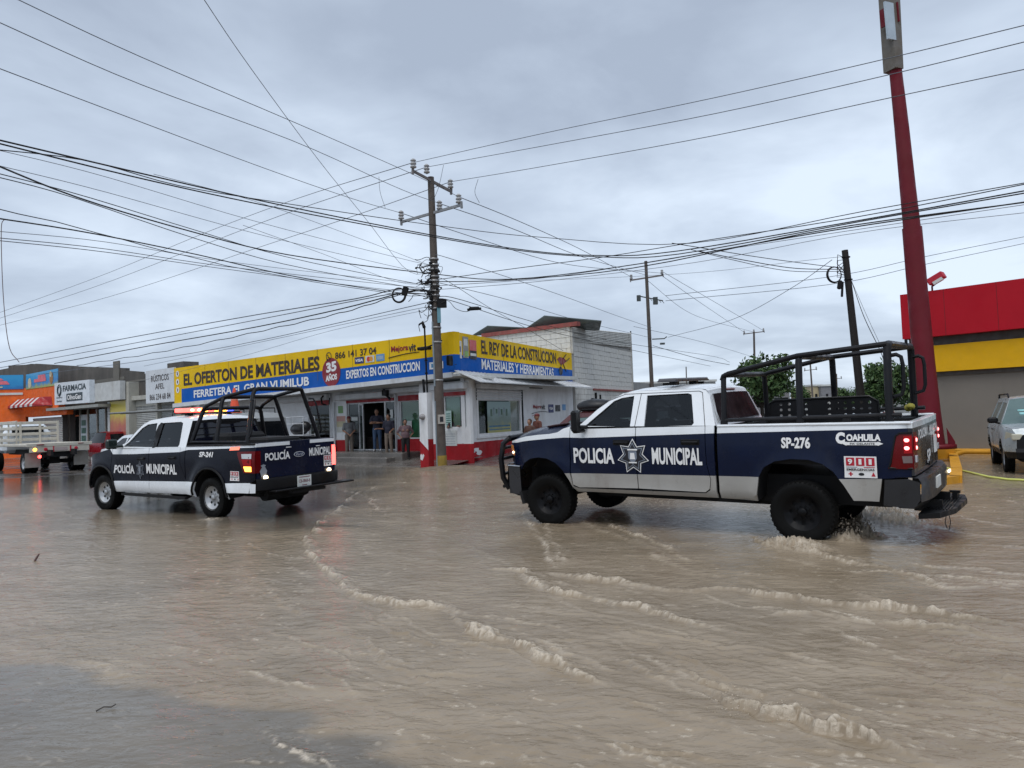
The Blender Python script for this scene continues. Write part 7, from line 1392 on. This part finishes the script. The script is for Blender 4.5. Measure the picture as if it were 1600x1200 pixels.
for k, (x, y, d) in {'t1': (646, 266, DP - .9), 't2': (667, 274, DP - .25), 't3': (704, 297, DP + .85), 'l1': (627, 346, DP + .8), 'l2': (687, 331, DP - .2), 'l3': (717, 321, DP - .75)}.items():
    p = at(x, y, d) + Vector((0, 0, .05)); insulator(mp, p); ins[k] = p + Vector((0, 0, .34))
mb = MB()
for t in (.285, .305, .32, .345, .36, .375, .395, .41, .43, .455, .52, .57, .70): 
    c = base.lerp(top, 1 - t); mb.lathe([(.165, -.03), (.172, -.03), (.172, .03), (.165, .03)], c, 'z', 14)
Q_('steel_band', mb, mat('band_steel', (.3, .3, .3), .4, .5), mp)
mb = MB()
for t, dx, s_ in ((.33, .12, (.2, .1, .08)), (.365, -.18, (.2, .1, .1)), (.44, .24, (.32, .18, .3)), (.39, .1, (.1, .2, .1)), (.42, -.14, (.12, .1, .14)), (.30, -.1, (.12, .1, .08)), (.40, -.2, (.14, .1, .1))): c = base.lerp(top, 1 - t); mb.box(c + Vector((dx, -.15, 0)), s_, 0, None, .02)
Q_('cable_clamp', mb, M_trim, mp)
mb = MB(); c = at(686, 492, DP - .18); mb.box(c, (.12, .05, .55)); Q_('notice_plate', mb, mat('plate_teal', (.12, .28, .34), .5), mp)
mb = MB(); c = at(690, 655, DP - .2); mb.box(c, (.26, .03, .32)); Q_('stencil_patch', mb, mat('paint_patch', (.45, .42, .38), .7, dirt=(.1, .09, .08), dirtamt=.8), mp)
mb = MB(); mb.box(at(690, 655, DP - .222), (.12, .01, .18)); Q_('stencil_mark', mb, M_decalblack, mp)
mb = MB(); a, b = at(688, 712, DP), at(690, 724, DP); mb.tube([Vector((base.x, base.y, -.02)), Vector((base.x - .0, base.y, .42))], [.195, .192], 14); Q_('yellow_foot', mb, mat('pole_yellow', (.30, .20, .03), .7, var=.3, dirt=(.12, .08, .04), dirtamt=.8), mp)
mb = MB(); mb.tube([base.lerp(top, .28) + Vector((-.12, -.12, 0)), base.lerp(top, .50) + Vector((-.12, -.1, 0))], .035, 6); mb.tube([base.lerp(top, .0) + Vector((-.14, -.12, 0)), base.lerp(top, .23) + Vector((-.13, -.12, 0))], .03, 6); Q_('riser_pipe', mb, mat('riser_grey', (.2, .24, .27), .5), mp)
rw = random.Random(11); mb = MB()     # tangle of service drops round the shaft
for i in range(48):
    t = rw.uniform(.28, .45); c = base.lerp(top, 1 - t); pts = [c + Vector((rw.uniform(-.15, .15), -.1, rw.uniform(-.1, .1)))]
    x, z = pts[0].x, pts[0].z
    for j in range(5): x += rw.uniform(-.28, .16); z += rw.uniform(-.28, .22); pts.append(Vector((x, c.y + rw.uniform(-.3, .2), z)))
    q = []
    for j in range(len(pts) - 1):
        for k in range(3): q.append(pts[j].lerp(pts[j + 1], k / 3))
    mb.tube([q[0]] + [(q[j - 1] + q[j] + q[j + 1]) / 3 for j in range(1, len(q) - 1)] + [q[-1]], rw.choice((.008, .012, .02)), 5)
o = Q_('wire_tangle', mb, M_wire, mp); o['kind'] = 'stuff'
def coil(label, X, Y, D_, r, name='cable_coil'):
    c = at(X, Y, D_); mb = MB()
    for k in range(4): mb.tube([c + Vector(((r + .015 * k) * math.cos(2 * PI * i / 20), .02 * k, (r + .01 * k) * 1.15 * math.sin(2 * PI * i / 20))) for i in range(21)], .014, 5)
    o = mb.build(name, M_wire); tag(o, label, 'cable coil'); return o
coil('round black coil of spare cable left of the corner pole', 623, 461, DP - .4, .2)
coil('loose coil of cable hanging at the black wooden pole', 1304, 429, 28.6, .25)
mb = MB(); mb.box(at(633, 455, DP - .4), (.2, .14, .3), 0, Matrix.Rotation(.3, 3, 'Y'), .02); o = mb.build('junction_box', M_trim); tag(o, 'black splice box hanging beside the round cable coil', 'junction box')
mb = MB(); mb.box(at(741, 482, DP - 2), (.36, .1, .12), 0, None, .04); mb.tube([at(730, 484, DP - 2), at(752, 482, DP - 2)], .04, 6); o = mb.build('splice_closure', M_trim); tag(o, 'black cable splice hanging on the wire right of the corner pole', 'splice case')
# ---- other poles
def smallpole(label, X0, Y0, X1, Y1, D_, arms, r=.15, m=M_conc):
    t = at(X0, Y0, D_); b = at(X1, Y1, D_); d = (b - t) / (b.z - t.z); b2 = t + d * (-.1 - t.z); p = tpole('utility_pole', label, t, b2, r, r * .7, m)
    for (xa, ya, xb, yb_) in arms: 
        a, bb_ = arm(p, [(xa, ya, D_), (xb, yb_, D_)], 0, M_arm, .08)
        for k in (0.03, .5, .97): insulator(p, a.lerp(bb_, k) + Vector((0, 0, .05)), 1.0)
    return p
p2 = smallpole('concrete utility pole behind the block warehouse with one crossarm', 1009, 408, 1018, 592, 50, [(985, 438, 1036, 430)])
mb = MB(); a, b = at(1000, 463, 50), at(1036, 470, 50); mb.tube([a, b], .04, 6)
for k in range(6): q = a.lerp(b, .3 + .13 * k); mb.tube([q, q + Vector((.12, -.1, -.2))], .02, 5)
mb.box(at(998, 466, 50), (.25, .2, .4)); mb.box(at(1024, 470, 50), (.3, .2, .5)); mb.tube([at(1019, 530, 50), at(1038, 529, 49.6), at(1042, 526, 49.6)], .04, 5); mb.box(at(1035, 537, 49.6), (.3, .2, .12)); Q_('fuse_gear', mb, mat('gear_dark', (.05, .06, .06), .5), p2)
smallpole('second distant utility pole above the left tree', 1178, 518, 1180, 620, 82, [(1162, 522, 1194, 518)])
smallpole('thin far utility pole left of the cream house', 1266, 568, 1271, 640, 105, [(1257, 579, 1276, 577)])
smallpole('farthest utility pole right of the cream house', 1307, 584, 1309, 640, 130, [(1299, 592, 1315, 591)])
smallpole('short service mast beyond the warehouse roof', 1072, 573, 1074, 640, 60, [], .06)
bp_ = smallpole('leaning black creosoted pole behind the right police pickup', 1320, 391, 1347, 640, 28.8, [], .17, mat('creosote_wood', (.012, .010, .009), .8, bump=.6))
mb = MB(); mb.box(at(1312, 445, 28.5), (.16, .14, .35), 0, Matrix.Rotation(.2, 3, 'Y'), .04); mb.box(at(1316, 452, 28.5), (.08, .08, .6), 0, Matrix.Rotation(.1, 3, 'Y'), .02)
for y in (402, 437): c = at(1320.5 + (y - 391) * .108, y, 28.8); mb.lathe([(.15, -.02), (.16, -.02), (.16, .02), (.15, .02)], c, 'z', 12)
for j in range(4): mb.tube([at(1318, 402 + 4 * j, 28.6), at(1309, 398 + 9 * j, 28.5), at(1308, 412 + 7 * j, 28.5), at(1319, 424 + 3 * j, 28.6)], .014, 5)
Q_('service_gear', mb, M_trim, bp_)
# ---- wires: (label, material, radius, [(X, Y, distance) x3 or more]) as smooth spans
def wire(label, pts, r=.011, m=None, n=22, wob=0.0, group=None):
    pts = list(pts)      # spans that end in the tangle run on to the shaft itself
    def near(q): return abs(q[2] - DP) < .7 and 395 < q[1] < 492 and 590 < q[0] < 720
    if near(pts[-1]) and pts[-1][0] < 677: pts.append((679 + (q_ := (pts[-1][1] - 440) * .03), pts[-1][1] + (679 - pts[-1][0]) * .05, DP))
    if near(pts[0]) and pts[0][0] > 684: pts.insert(0, (680, pts[0][1] - 2, DP))
    K_ = len(pts) - 1; P = []
    us = np.linspace(0, K_, n + 1)
    for u in us:
        # Catmull-Rom in picture and inverse distance keeps a sagging span smooth
        i = min(int(u), K_ - 1); t = u - i
        g = [pts[max(i - 1, 0)], pts[i], pts[i + 1], pts[min(i + 2, K_)]]
        if i == 0: g[0] = tuple(2 * a - b for a, b in zip(pts[0], pts[1]))
        if i == K_ - 1: g[3] = tuple(2 * a - b for a, b in zip(pts[-1], pts[-2]))
        c = []
        for k in range(3):
            v = [1 / max(q[k], 1.0) if k == 2 else q[k] for q in g]
            if k == 2 and i == 0: v[0] = 2 * v[1] - v[2]
            if k == 2 and i == K_ - 1: v[3] = 2 * v[2] - v[1]
            c.append(.5 * (2 * v[1] + (v[2] - v[0]) * t + (2 * v[0] - 5 * v[1] + 4 * v[2] - v[3]) * t * t + (3 * v[1] - v[0] - 3 * v[2] + v[3]) * t ** 3))
        P.append(at(c[0], c[1] + (wob * math.sin(u * 19) if wob else 0), 1 / c[2]))
    X0, Y0 = pts[0][:2]; X1 = pts[-1][0]      # spans that leave the frame carry on
    if X0 < -8 or Y0 < -8: d_ = (P[0] - P[1]).normalized(); P = [P[0] + d_ * 14 + Z * .5, P[0] + d_ * 7 + Z * .1] + P
    if X1 > 1610: d_ = (P[-1] - P[-2]).normalized(); P = P + [P[-1] + d_ * 7 + Z * .1, P[-1] + d_ * 14 + Z * .5]
    mb = MB(); mb.tube(P, r, 5, cap=False); o = mb.build('overhead_cable', m or M_wiregrey); tag(o, label, 'cable', group); return o
D = DP
G1 = 'bare power lines on the corner pole'
wire('bare wire from the leftmost top insulator up to the right edge', [(646, 254, D - .9), (860, 206, 22), (1120, 152, 18.5), (1380, 93, 15.5), (1640, 30, 13)], .010)
wire('bare wire from the middle top insulator up to the right edge', [(667, 261, D - .3), (860, 226, 22), (1120, 177, 18.5), (1380, 119, 15.5), (1640, 56, 13)], .010)
wire('bare wire from the right top insulator, lowest of three rising right', [(704, 284, D + .8), (860, 258, 23), (1120, 211, 19), (1380, 155, 16), (1640, 100, 13.5)], .010)
wire('bare wire falling far left from the leftmost top insulator', [(646, 254, D - .9), (480, 305, 34), (330, 360, 44), (160, 430, 54), (-30, 499, 64)], .014)
wire('bare wire falling far left from the middle top insulator', [(667, 261, D - .3), (480, 322, 34), (330, 378, 44), (160, 444, 54), (-30, 507, 64)], .014)
wire('bare wire falling far left, lowest of the three far spans', [(704, 284, D + .8), (560, 335, 33), (400, 388, 42), (190, 458, 54), (-30, 516, 64)], .014)
wire('bare wire from the top left corner to the right lower insulator', [(0, -14, 13), (200, 80, 15), (455, 189, 19), (640, 270, 23.5), (718, 308, D - .7)], .009)
wire('bare wire from the left edge to the middle lower insulator', [(-30, 22, 12.5), (200, 124, 15.5), (455, 219, 19.5), (620, 293, 23.5), (687, 318, D - .2)], .009)
wire('bare wire from the left edge to the left lower insulator', [(-30, 96, 12.5), (200, 183, 16), (400, 258, 20), (540, 307, 23.5), (627, 333, D + .8)], .009)
wire('bare wire from the right lower insulator on to the next pole', [(718, 308, D - .7), (800, 341, 29), (900, 386, 36), (985, 432, 50)], .014)
wire('bare wire from the middle lower insulator on to the next pole', [(687, 318, D - .2), (800, 357, 29), (900, 398, 36), (1010, 430, 50)], .014)
wire('bare wire from the left lower insulator on to the next pole', [(627, 333, D + .8), (750, 374, 29), (880, 412, 36), (1036, 427, 50)], .014) 
wire('single thin wire dropping steeply from the top edge to the pole', [(310, -14, 11), (380, 90, 14), (490, 240, 18), (570, 340, 22), (636, 422, D - .3)], .007)
wire('thick black twisted cable crossing the whole sky, upper strand', [(-30, 212, 12), (200, 266, 14.5), (400, 312, 17.5), (620, 357, 20), (800, 388, 22), (930, 399, 22.5), (1060, 392, 21), (1350, 343, 18), (1640, 291, 15)], .016, M_wire, 40)
wire('thick black cable just under the upper strand', [(-30, 217, 12), (200, 274, 14.5), (400, 318, 17.5), (620, 360, 20), (800, 390, 22), (930, 401, 22.5), (1060, 397, 21), (1350, 345, 18), (1640, 295, 15)], .015, M_wire, 40)
wire('black cable in the long span nearest the upper pair', [(-30, 231, 13), (130, 250, 15), (280, 290, 17), (460, 320, 19), (680, 352, 22), (850, 371, 24), (1080, 380, 22), (1350, 330, 18), (1640, 279, 15)], .011, M_wire, 40)
wire('heavy black cable from the left edge to the pole, middle height', [(-30, 248, 12), (120, 308, 15), (300, 362, 19), (450, 398, 22), (670, 427, D), (800, 436, 27), (1000, 412, 24), (1300, 360, 19.5), (1640, 310, 16)], .017, M_wire, 40)
wire('heavy black cable hugging the middle one on the right side', [(690, 440, D), (800, 437, 26), (1000, 417, 23), (1300, 357, 19), (1640, 311, 15.5)], .017, M_wire)
wire('black cable rising right from the tangle, second from top', [(690, 436, D), (800, 420, 24), (940, 402, 22.5), (1100, 376, 20.5), (1350, 337, 17.5), (1640, 280, 15)], .012, M_wire)
wire('grey cable on the right in the lower faint pair', [(690, 446, D), (870, 432, 27), (1100, 395, 26), (1350, 357, 24), (1640, 314, 22)], .010)
wire('grey cable on the right below the lower faint pair', [(690, 452, D), (870, 437, 27), (1100, 408, 26), (1350, 362, 24), (1640, 328, 22)], .009)
wire('thin cable from the left edge in the uppermost thin pair', [(-30, 228, 14), (150, 272, 17), (400, 346, 21), (660, 412, D)], .007)
wire('thin cable from the left edge under the uppermost thin one', [(-30, 252, 14), (150, 296, 17), (400, 365, 21), (650, 424, D)], .007)
wire('black cable left, running just beneath the heavy middle one', [(-30, 264, 13), (120, 303, 15.5), (300, 358, 19), (450, 402, 22), (665, 446, D)], .010, M_wire)
wire('cable left with the deepest bow to the pole', [(-30, 270, 13), (100, 304, 15.5), (300, 371, 19), (450, 414, 22), (660, 452, D)], .010, M_wire)
wire('thick cable left edge, upper of the lower bundle', [(-30, 337, 13), (130, 362, 15.5), (300, 396, 19), (450, 430, 22), (612, 456, D)], .015, M_wire)
wire('slack cable left edge crossing the lower bundle', [(-30, 321, 13), (100, 350, 15.5), (250, 390, 18.5), (400, 424, 21.5), (612, 459, D)], .010, M_wire, wob=.6)
wire('thin cable left edge beneath the lower bundle', [(-30, 359, 14), (150, 376, 17), (350, 408, 21), (640, 442, D)], .007)
wire('faint pair cable, upper, from the left edge', [(-30, 369, 14), (150, 387, 17), (350, 416, 21), (620, 446, D)], .009)
wire('faint pair cable, lower, from the left edge', [(-30, 373, 14), (150, 392, 17), (350, 420, 21), (600, 452, D)], .009)
wire('fine drop wire high left towards the pole tangle', [(240, 272, 16), (400, 315, 19), (560, 372, 22.5), (665, 412, D)], .006)
wire('fine drop wire under the other fine one', [(380, 352, 19), (500, 395, 22), (620, 440, D)], .006)
wire('cable from the far left roofs to the pole, topmost', [(-30, 572, 50), (200, 528, 42), (400, 492, 34), (560, 466, 28), (620, 452, D)], .022, M_wiregrey)
wire('cable from the far left roofs to the pole, second', [(-30, 580, 50), (200, 538, 42), (400, 500, 34), (560, 469, 28), (625, 458, D)], .018, M_wiregrey)
wire('thick black cable from the grey roof to the pole', [(85, 568, 47), (230, 541, 40), (400, 511, 33), (540, 481, 28), (640, 455, D)], .024, M_wire)
wire('kinked black cable from the grey roof to the pole', [(120, 571, 47), (250, 550, 40), (400, 519, 33), (540, 487, 28), (640, 456, D)], .018, M_wire, 60, wob=.9)
wire('grey service cable low towards the shop roof', [(60, 585, 50), (250, 560, 40), (400, 533, 33), (540, 502, 28), (672, 472, D)], .014)
wire('faint service wire above the yellow sign', [(225, 572, 40), (400, 536, 33), (540, 506, 28), (665, 480, D)], .009)
wire('slack service wire falling behind the yellow sign', [(200, 600, 42), (380, 556, 34), (520, 516, 29), (668, 484, D)], .007)
wire('cable from the tangle up right to the black pole, upper', [(1050, 380, 24), (1100, 388, 25), (1180, 401, 26.5), (1260, 412, 28), (1318, 419, 28.6)], .014, M_wire)
wire('cable bowing from the crossing to the black pole, middle', [(1090, 392, 24), (1160, 406, 25.5), (1240, 419, 27), (1318, 421, 28.6)], .016, M_wire)
wire('cable bowing lowest to the black pole', [(1080, 390, 24), (1140, 405, 25.5), (1230, 423, 27), (1318, 424, 28.6)], .012, M_wire)
wire('thin wire from the black pole top left into the sky bundle', [(1316, 401, 28.6), (1250, 408, 30), (1100, 425, 34), (900, 436, 38), (700, 440, 40)], .008)
wire('drop wire from the black pole across to the next concrete pole', [(1300, 406, 28.6), (1240, 448, 32), (1150, 497, 40), (1044, 527, 50)], .013)
wire('black guy wire down from the black pole, left strand', [(1331, 440, 28.8), (1350, 495, 27.5), (1374, 545, 26.5), (1382, 566, 26)], .014, M_wire)
wire('black guy wire down from the black pole, right strand', [(1331, 440, 28.8), (1356, 497, 27.5), (1380, 548, 26.5)], .007, M_wire)
wire('far thin wire crossing behind the red column, upper', [(1040, 462, 60), (1300, 432, 60), (1450, 400, 60), (1640, 362, 60)], .022)
wire('far thin wire crossing behind the red column, lower', [(1040, 470, 60), (1300, 444, 60), (1450, 412, 60), (1640, 372, 60)], .022)
wire('line from the concrete pole to the second distant pole, left', [(1036, 432, 50), (1090, 470, 60), (1164, 520, 82)], .016)
wire('line from the concrete pole to the second distant pole, right', [(1036, 425, 50), (1110, 468, 60), (1192, 516, 82)], .016)
wire('line from the concrete pole dipping under the other two', [(1010, 437, 50), (1080, 490, 60), (1178, 519, 82)], .014)
wire('wire from the corner pole over the block warehouse, first', [(697, 402, D), (850, 452, 32), (960, 492, 42), (1018, 512, 50)], .011)
wire('wire from the corner pole over the block warehouse, second', [(695, 444, D), (800, 470, 30), (900, 500, 38), (1018, 528, 50)], .011)
wire('wire from the corner pole down to the warehouse wall, upper', [(712, 466, D), (830, 502, 32), (960, 533, 42), (1110, 556, 60), (1140, 566, 62)], .013, M_wire)
wire('wire from the corner pole down to the warehouse wall, lower', [(706, 470, D), (830, 510, 32), (960, 541, 42), (1110, 572, 60)], .013, M_wire)
wire('twin service drop from the pole to the shop roof, left strand', [(697, 438, D), (760, 478, 28), (820, 512, 31), (880, 548, 34)], .009, M_wire)
wire('wire past the concrete pole into the tree', [(1020, 540, 50), (1090, 560, 52), (1140, 570, 55)], .018, M_wire)
wire('thin wire past the concrete pole to the far houses', [(990, 510, 50), (1100, 535, 60), (1200, 565, 80)], .014)
wire('loop of jumper wire hanging left of the crossarms', [(592, 276, D + 2), (594, 300, D + 2), (602, 325, D + 2)], .008)
wire('loop of jumper wire hanging right of the crossarms', [(747, 280, D - 2), (742, 300, D - 2), (749, 317, D - 2)], .008)
wire('jumper wire between the crossarms behind the shaft', [(693, 258, D - 1), (686, 290, D - 1), (678, 311, D)], .008)
wire('loose wire end hanging down at the left edge', [(7, 342, 14), (2, 360, 14), (5, 460, 14), (14, 540, 14), (30, 566, 14)], .007, mat('wire_pink', (.16, .11, .11), .6))
wire('curled wire hanging above the service mast', [(670, 476, D), (668, 500, D), (655, 506, D), (656, 518, D)], .012, M_wire)
wire('cable sagging from the pole to the splice case', [(700, 470, D), (712, 482, D - 1), (728, 487, D - 2), (741, 482, D - 2)], .010, M_wire)
# ---- trees
M_leaf = mat('leaf_green', (.042, .085, .024), .6, var=.45, vscale=1.2); M_leaf2 = mat('leaf_light', (.085, .14, .04), .6, var=.35, vscale=1.5); M_bark = mat('bark', (.045, .035, .028), .9, bump=.8)
def tree(label, X, Ytop, D_, wpx, seed, n=5200, z0=.9, name='tree', leaf=.13):
    rg_ = np.random.default_rng(seed); b = at(X, 640, D_); bx, by = b.x, b.y; zt = at(X, Ytop, D_).z; rw_ = wpx * D_ / F_ / 2
    root = empty(name, (bx, by, 0), label, 'tree'); bpy.context.view_layer.update()
    mb = MB(); mb.tube([(0, 0, -.1), (.05, 0, zt * .25), (-.05, .05, zt * .5), (0, 0, zt * .8)], [.17, .14, .10, .03], 8)
    lobes = []
    for i in range(15):
        a = rg_.uniform(0, 2 * PI); r_ = rw_ * rg_.uniform(.15, .68); z = z0 + (zt - z0) * rg_.uniform(.18, .86); c = (r_ * math.cos(a), r_ * math.sin(a), z); lobes.append((c, rw_ * rg_.uniform(.16, .36)))
        mb.tube([(0, 0, zt * .3), (c[0] * .5, c[1] * .5, (zt * .3 + z) / 2), c], [.07, .045, .015], 6)
    lobes.append(((0, 0, zt - rw_ * .4), rw_ * .4))
    part('trunk', mb, M_bark, root)
    V = []; Fc = []; mi = []
    for i in range(n):
        c, r_ = lobes[rg_.integers(len(lobes))]; d = rg_.normal(size=3); d /= np.linalg.norm(d); q = np.array(c) + d * r_ * rg_.uniform(.3, 1.3) ** .8
        if q[2] < z0 * .6: q[2] = z0 * .6 + rg_.uniform(0, .4)
        u = rg_.normal(size=3); u /= np.linalg.norm(u); w2 = np.cross(u, rg_.normal(size=3)); w2 /= np.linalg.norm(w2); s1 = leaf * rg_.uniform(.6, 1.5); o_ = len(V)
        V += [tuple(q - u * s1), tuple(q + w2 * s1 * .45), tuple(q + u * s1), tuple(q - w2 * s1 * .45)]; Fc.append((o_, o_ + 1, o_ + 2, o_ + 3)); mi.append(0 if rg_.random() < .7 else 1)
    m_ = MB(); m_.add(V, Fc, mi); part('crown', m_, [M_leaf, M_leaf2], root); return root
tree('bushy green tree behind the cab of the right police pickup', 1190, 553, 55, 128, 1, 6200, .9, 'tree', .17)
tree('green tree seen through the rear of the right pickup cage', 1388, 563, 47, 92, 2, 4600, .9, 'tree', .15)
tree('small dark tree just right of the bushy one', 1252, 600, 85, 40, 3, 2500)
tree('pale green far tree left of the leaning black pole', 1330, 606, 95, 50, 4, 3000)
tree('small far tree between the house and the black pole', 1305, 614, 120, 30, 5, 1500)
tree('far tree half hidden by the red column', 1432, 575, 60, 50, 6, 3000)
rg_ = np.random.default_rng(9); V = []; Fc = []; mi = []
for i in range(9000):
    X = rg_.uniform(940, 1700); D_ = rg_.uniform(125, 175); p = at(X, 640, D_); h_ = 1.2 + 3.2 * float(vnoise(np.array([X * .02]), np.array([3.0]), 5)[0]); q = np.array([p.x, p.y, h_ * rg_.random() ** .6])
    u = rg_.normal(size=3); u /= np.linalg.norm(u); w2 = np.cross(u, rg_.normal(size=3)); w2 /= np.linalg.norm(w2); s1 = .45; o_ = len(V)
    V += [tuple(q - u * s1), tuple(q + w2 * s1 * .5), tuple(q + u * s1), tuple(q - w2 * s1 * .5)]; Fc.append((o_, o_ + 1, o_ + 2, o_ + 3)); mi.append(int(rg_.random() < .3))
m_ = MB(); m_.add(V, Fc, mi); o = m_.build('distant_scrub', [M_leaf, M_leaf2]); tag(o, 'low band of distant green scrub at the end of the side street', 'scrub', kind='stuff')
# ---- far houses
def house(label, X0, X1, Yt, D_, cw, sidew, windows=2):
    a, b = at(X0, 640, D_), at(X1, 640, D_); zt = at((X0 + X1) / 2, Yt, D_).z; r_ = empty('house', ((a.x + b.x) / 2, a.y, 0), label, 'house'); bpy.context.view_layer.update(); w_ = b.x - a.x
    mb = MB(); mb.box(((a.x + b.x) / 2, D_ + 4, zt / 2), (w_, 8, zt)); Q_('wall', mb, [cw], r_)
    mb = MB(); mb.box(((a.x + b.x) / 2, D_ + 4, zt + .1), (w_ + .3, 8.3, .25)); Q_('roof', mb, M_soffit, r_)
    for i in range(windows): mb = MB(); mb.box((a.x + w_ * (i + .5) / windows, D_ - .02, zt * .62), (w_ * .2, .06, zt * .25)); Q_('window', mb, M_glass, r_)
    return r_
W_cream = mat('render_cream', (.45, .38, .24), .8); W_grey2 = mat('render_midgrey', (.2, .2, .21), .8); W_pale = mat('render_pale', (.4, .4, .38), .8)
house('cream house far down the side street', 1268, 1285, 603, 112, W_cream, 0, 1); house('grey house joined right of the cream one', 1285, 1302, 603, 111, W_grey2, 0, 1)
house('low white house in front of the cream one', 1282, 1322, 622, 100, W_pale, 0, 2); house('pale building behind the light bar of the right pickup', 985, 1120, 598, 90, W_pale, 0, 4); house('far grey building behind the left tree', 1125, 1235, 612, 118, W_grey2, 0, 4)
house('pale flat house behind the red column', 1420, 1520, 605, 75, W_pale, 0, 3)
# ---- litter on the water
mb = MB(); mb.tube([(0, 0, 0), (.0, .04, .035), (.01, .08, .08)], [.012, .016, .008], 6); o = mb.build('twig', mat('twig_red', (.06, .02, .015), .6)); o.location = gnd(54, 877, .0); tag(o, 'short reddish stub sticking up from the water at left', 'twig')
mb = MB(); mb.tube([(0, 0, 0), (.03, .03, .012), (.07, .04, .006), (.09, .055, .016)], .004, 5); o = mb.build('twig', mat('twig_dark', (.03, .022, .018), .6)); o.location = gnd(150, 1111, .004); tag(o, 'thin dark twig floating near the lower left corner', 'twig')

# ---- split joined meshes whose pieces can be told apart
def split_loose(o):
    me = o.data; n = len(me.vertices); pr = list(range(n))
    def fd(a):
        while pr[a] != a: pr[a] = pr[pr[a]]; a = pr[a]
        return a
    P = [tuple(p.vertices) for p in me.polygons]
    for p in P:
        for q in p[1:]: pr[fd(q)] = fd(p[0])
    g = {}
    for i, p in enumerate(P): g.setdefault(fd(p[0]), []).append(i)
    if len(g) < 2 or len(g) > 60: return
    co = [tuple(v.co) for v in me.vertices]; mi = [p.material_index for p in me.polygons]; sm = [p.use_smooth for p in me.polygons]
    for k, (root_, fs_) in enumerate(sorted(g.items())):
        used = sorted({v for i in fs_ for v in P[i]}); mp_ = {v: j for j, v in enumerate(used)}
        m2 = bpy.data.meshes.new(me.name); m2.from_pydata([co[v] for v in used], [], [tuple(mp_[v] for v in P[i]) for i in fs_])
        for m in me.materials: m2.materials.append(m)
        m2.polygons.foreach_set('material_index', [mi[i] for i in fs_]); m2.polygons.foreach_set('use_smooth', [sm[i] for i in fs_]); m2.update()
        if k == 0: o.data = m2
        else:
            c = o.copy(); c.data = m2; COL.objects.link(c)
for o in list(COL.objects):
    if o.type == 'MESH' and o.parent and not o.children and o.name.split('.')[0] in ('arch_liner', 'fuse_gear', 'bumper_foot', 'shutter_box', 'pane', 'notice', 'notice_text', 'pillar', 'wall_poster', 'downpipe', 'shutter_motor', 'valance', 'mullion', 'panel_seam', 'roof_sheet', 'bumper_end', 'bonnet_vent', 'gate_badge', 'plate_lamp', 'reflector', 'poster_figure', 'round_icon', 'flaked_paint', 'steel_band', 'cable_clamp', 'cage_foot', 'riser_pipe', 'wall_pipe', 'windscreen_sticker', 'side_plate', 'roof_rack', 'stake', 'yellow_foot', 'concrete_frame', 'coping'): split_loose(o)
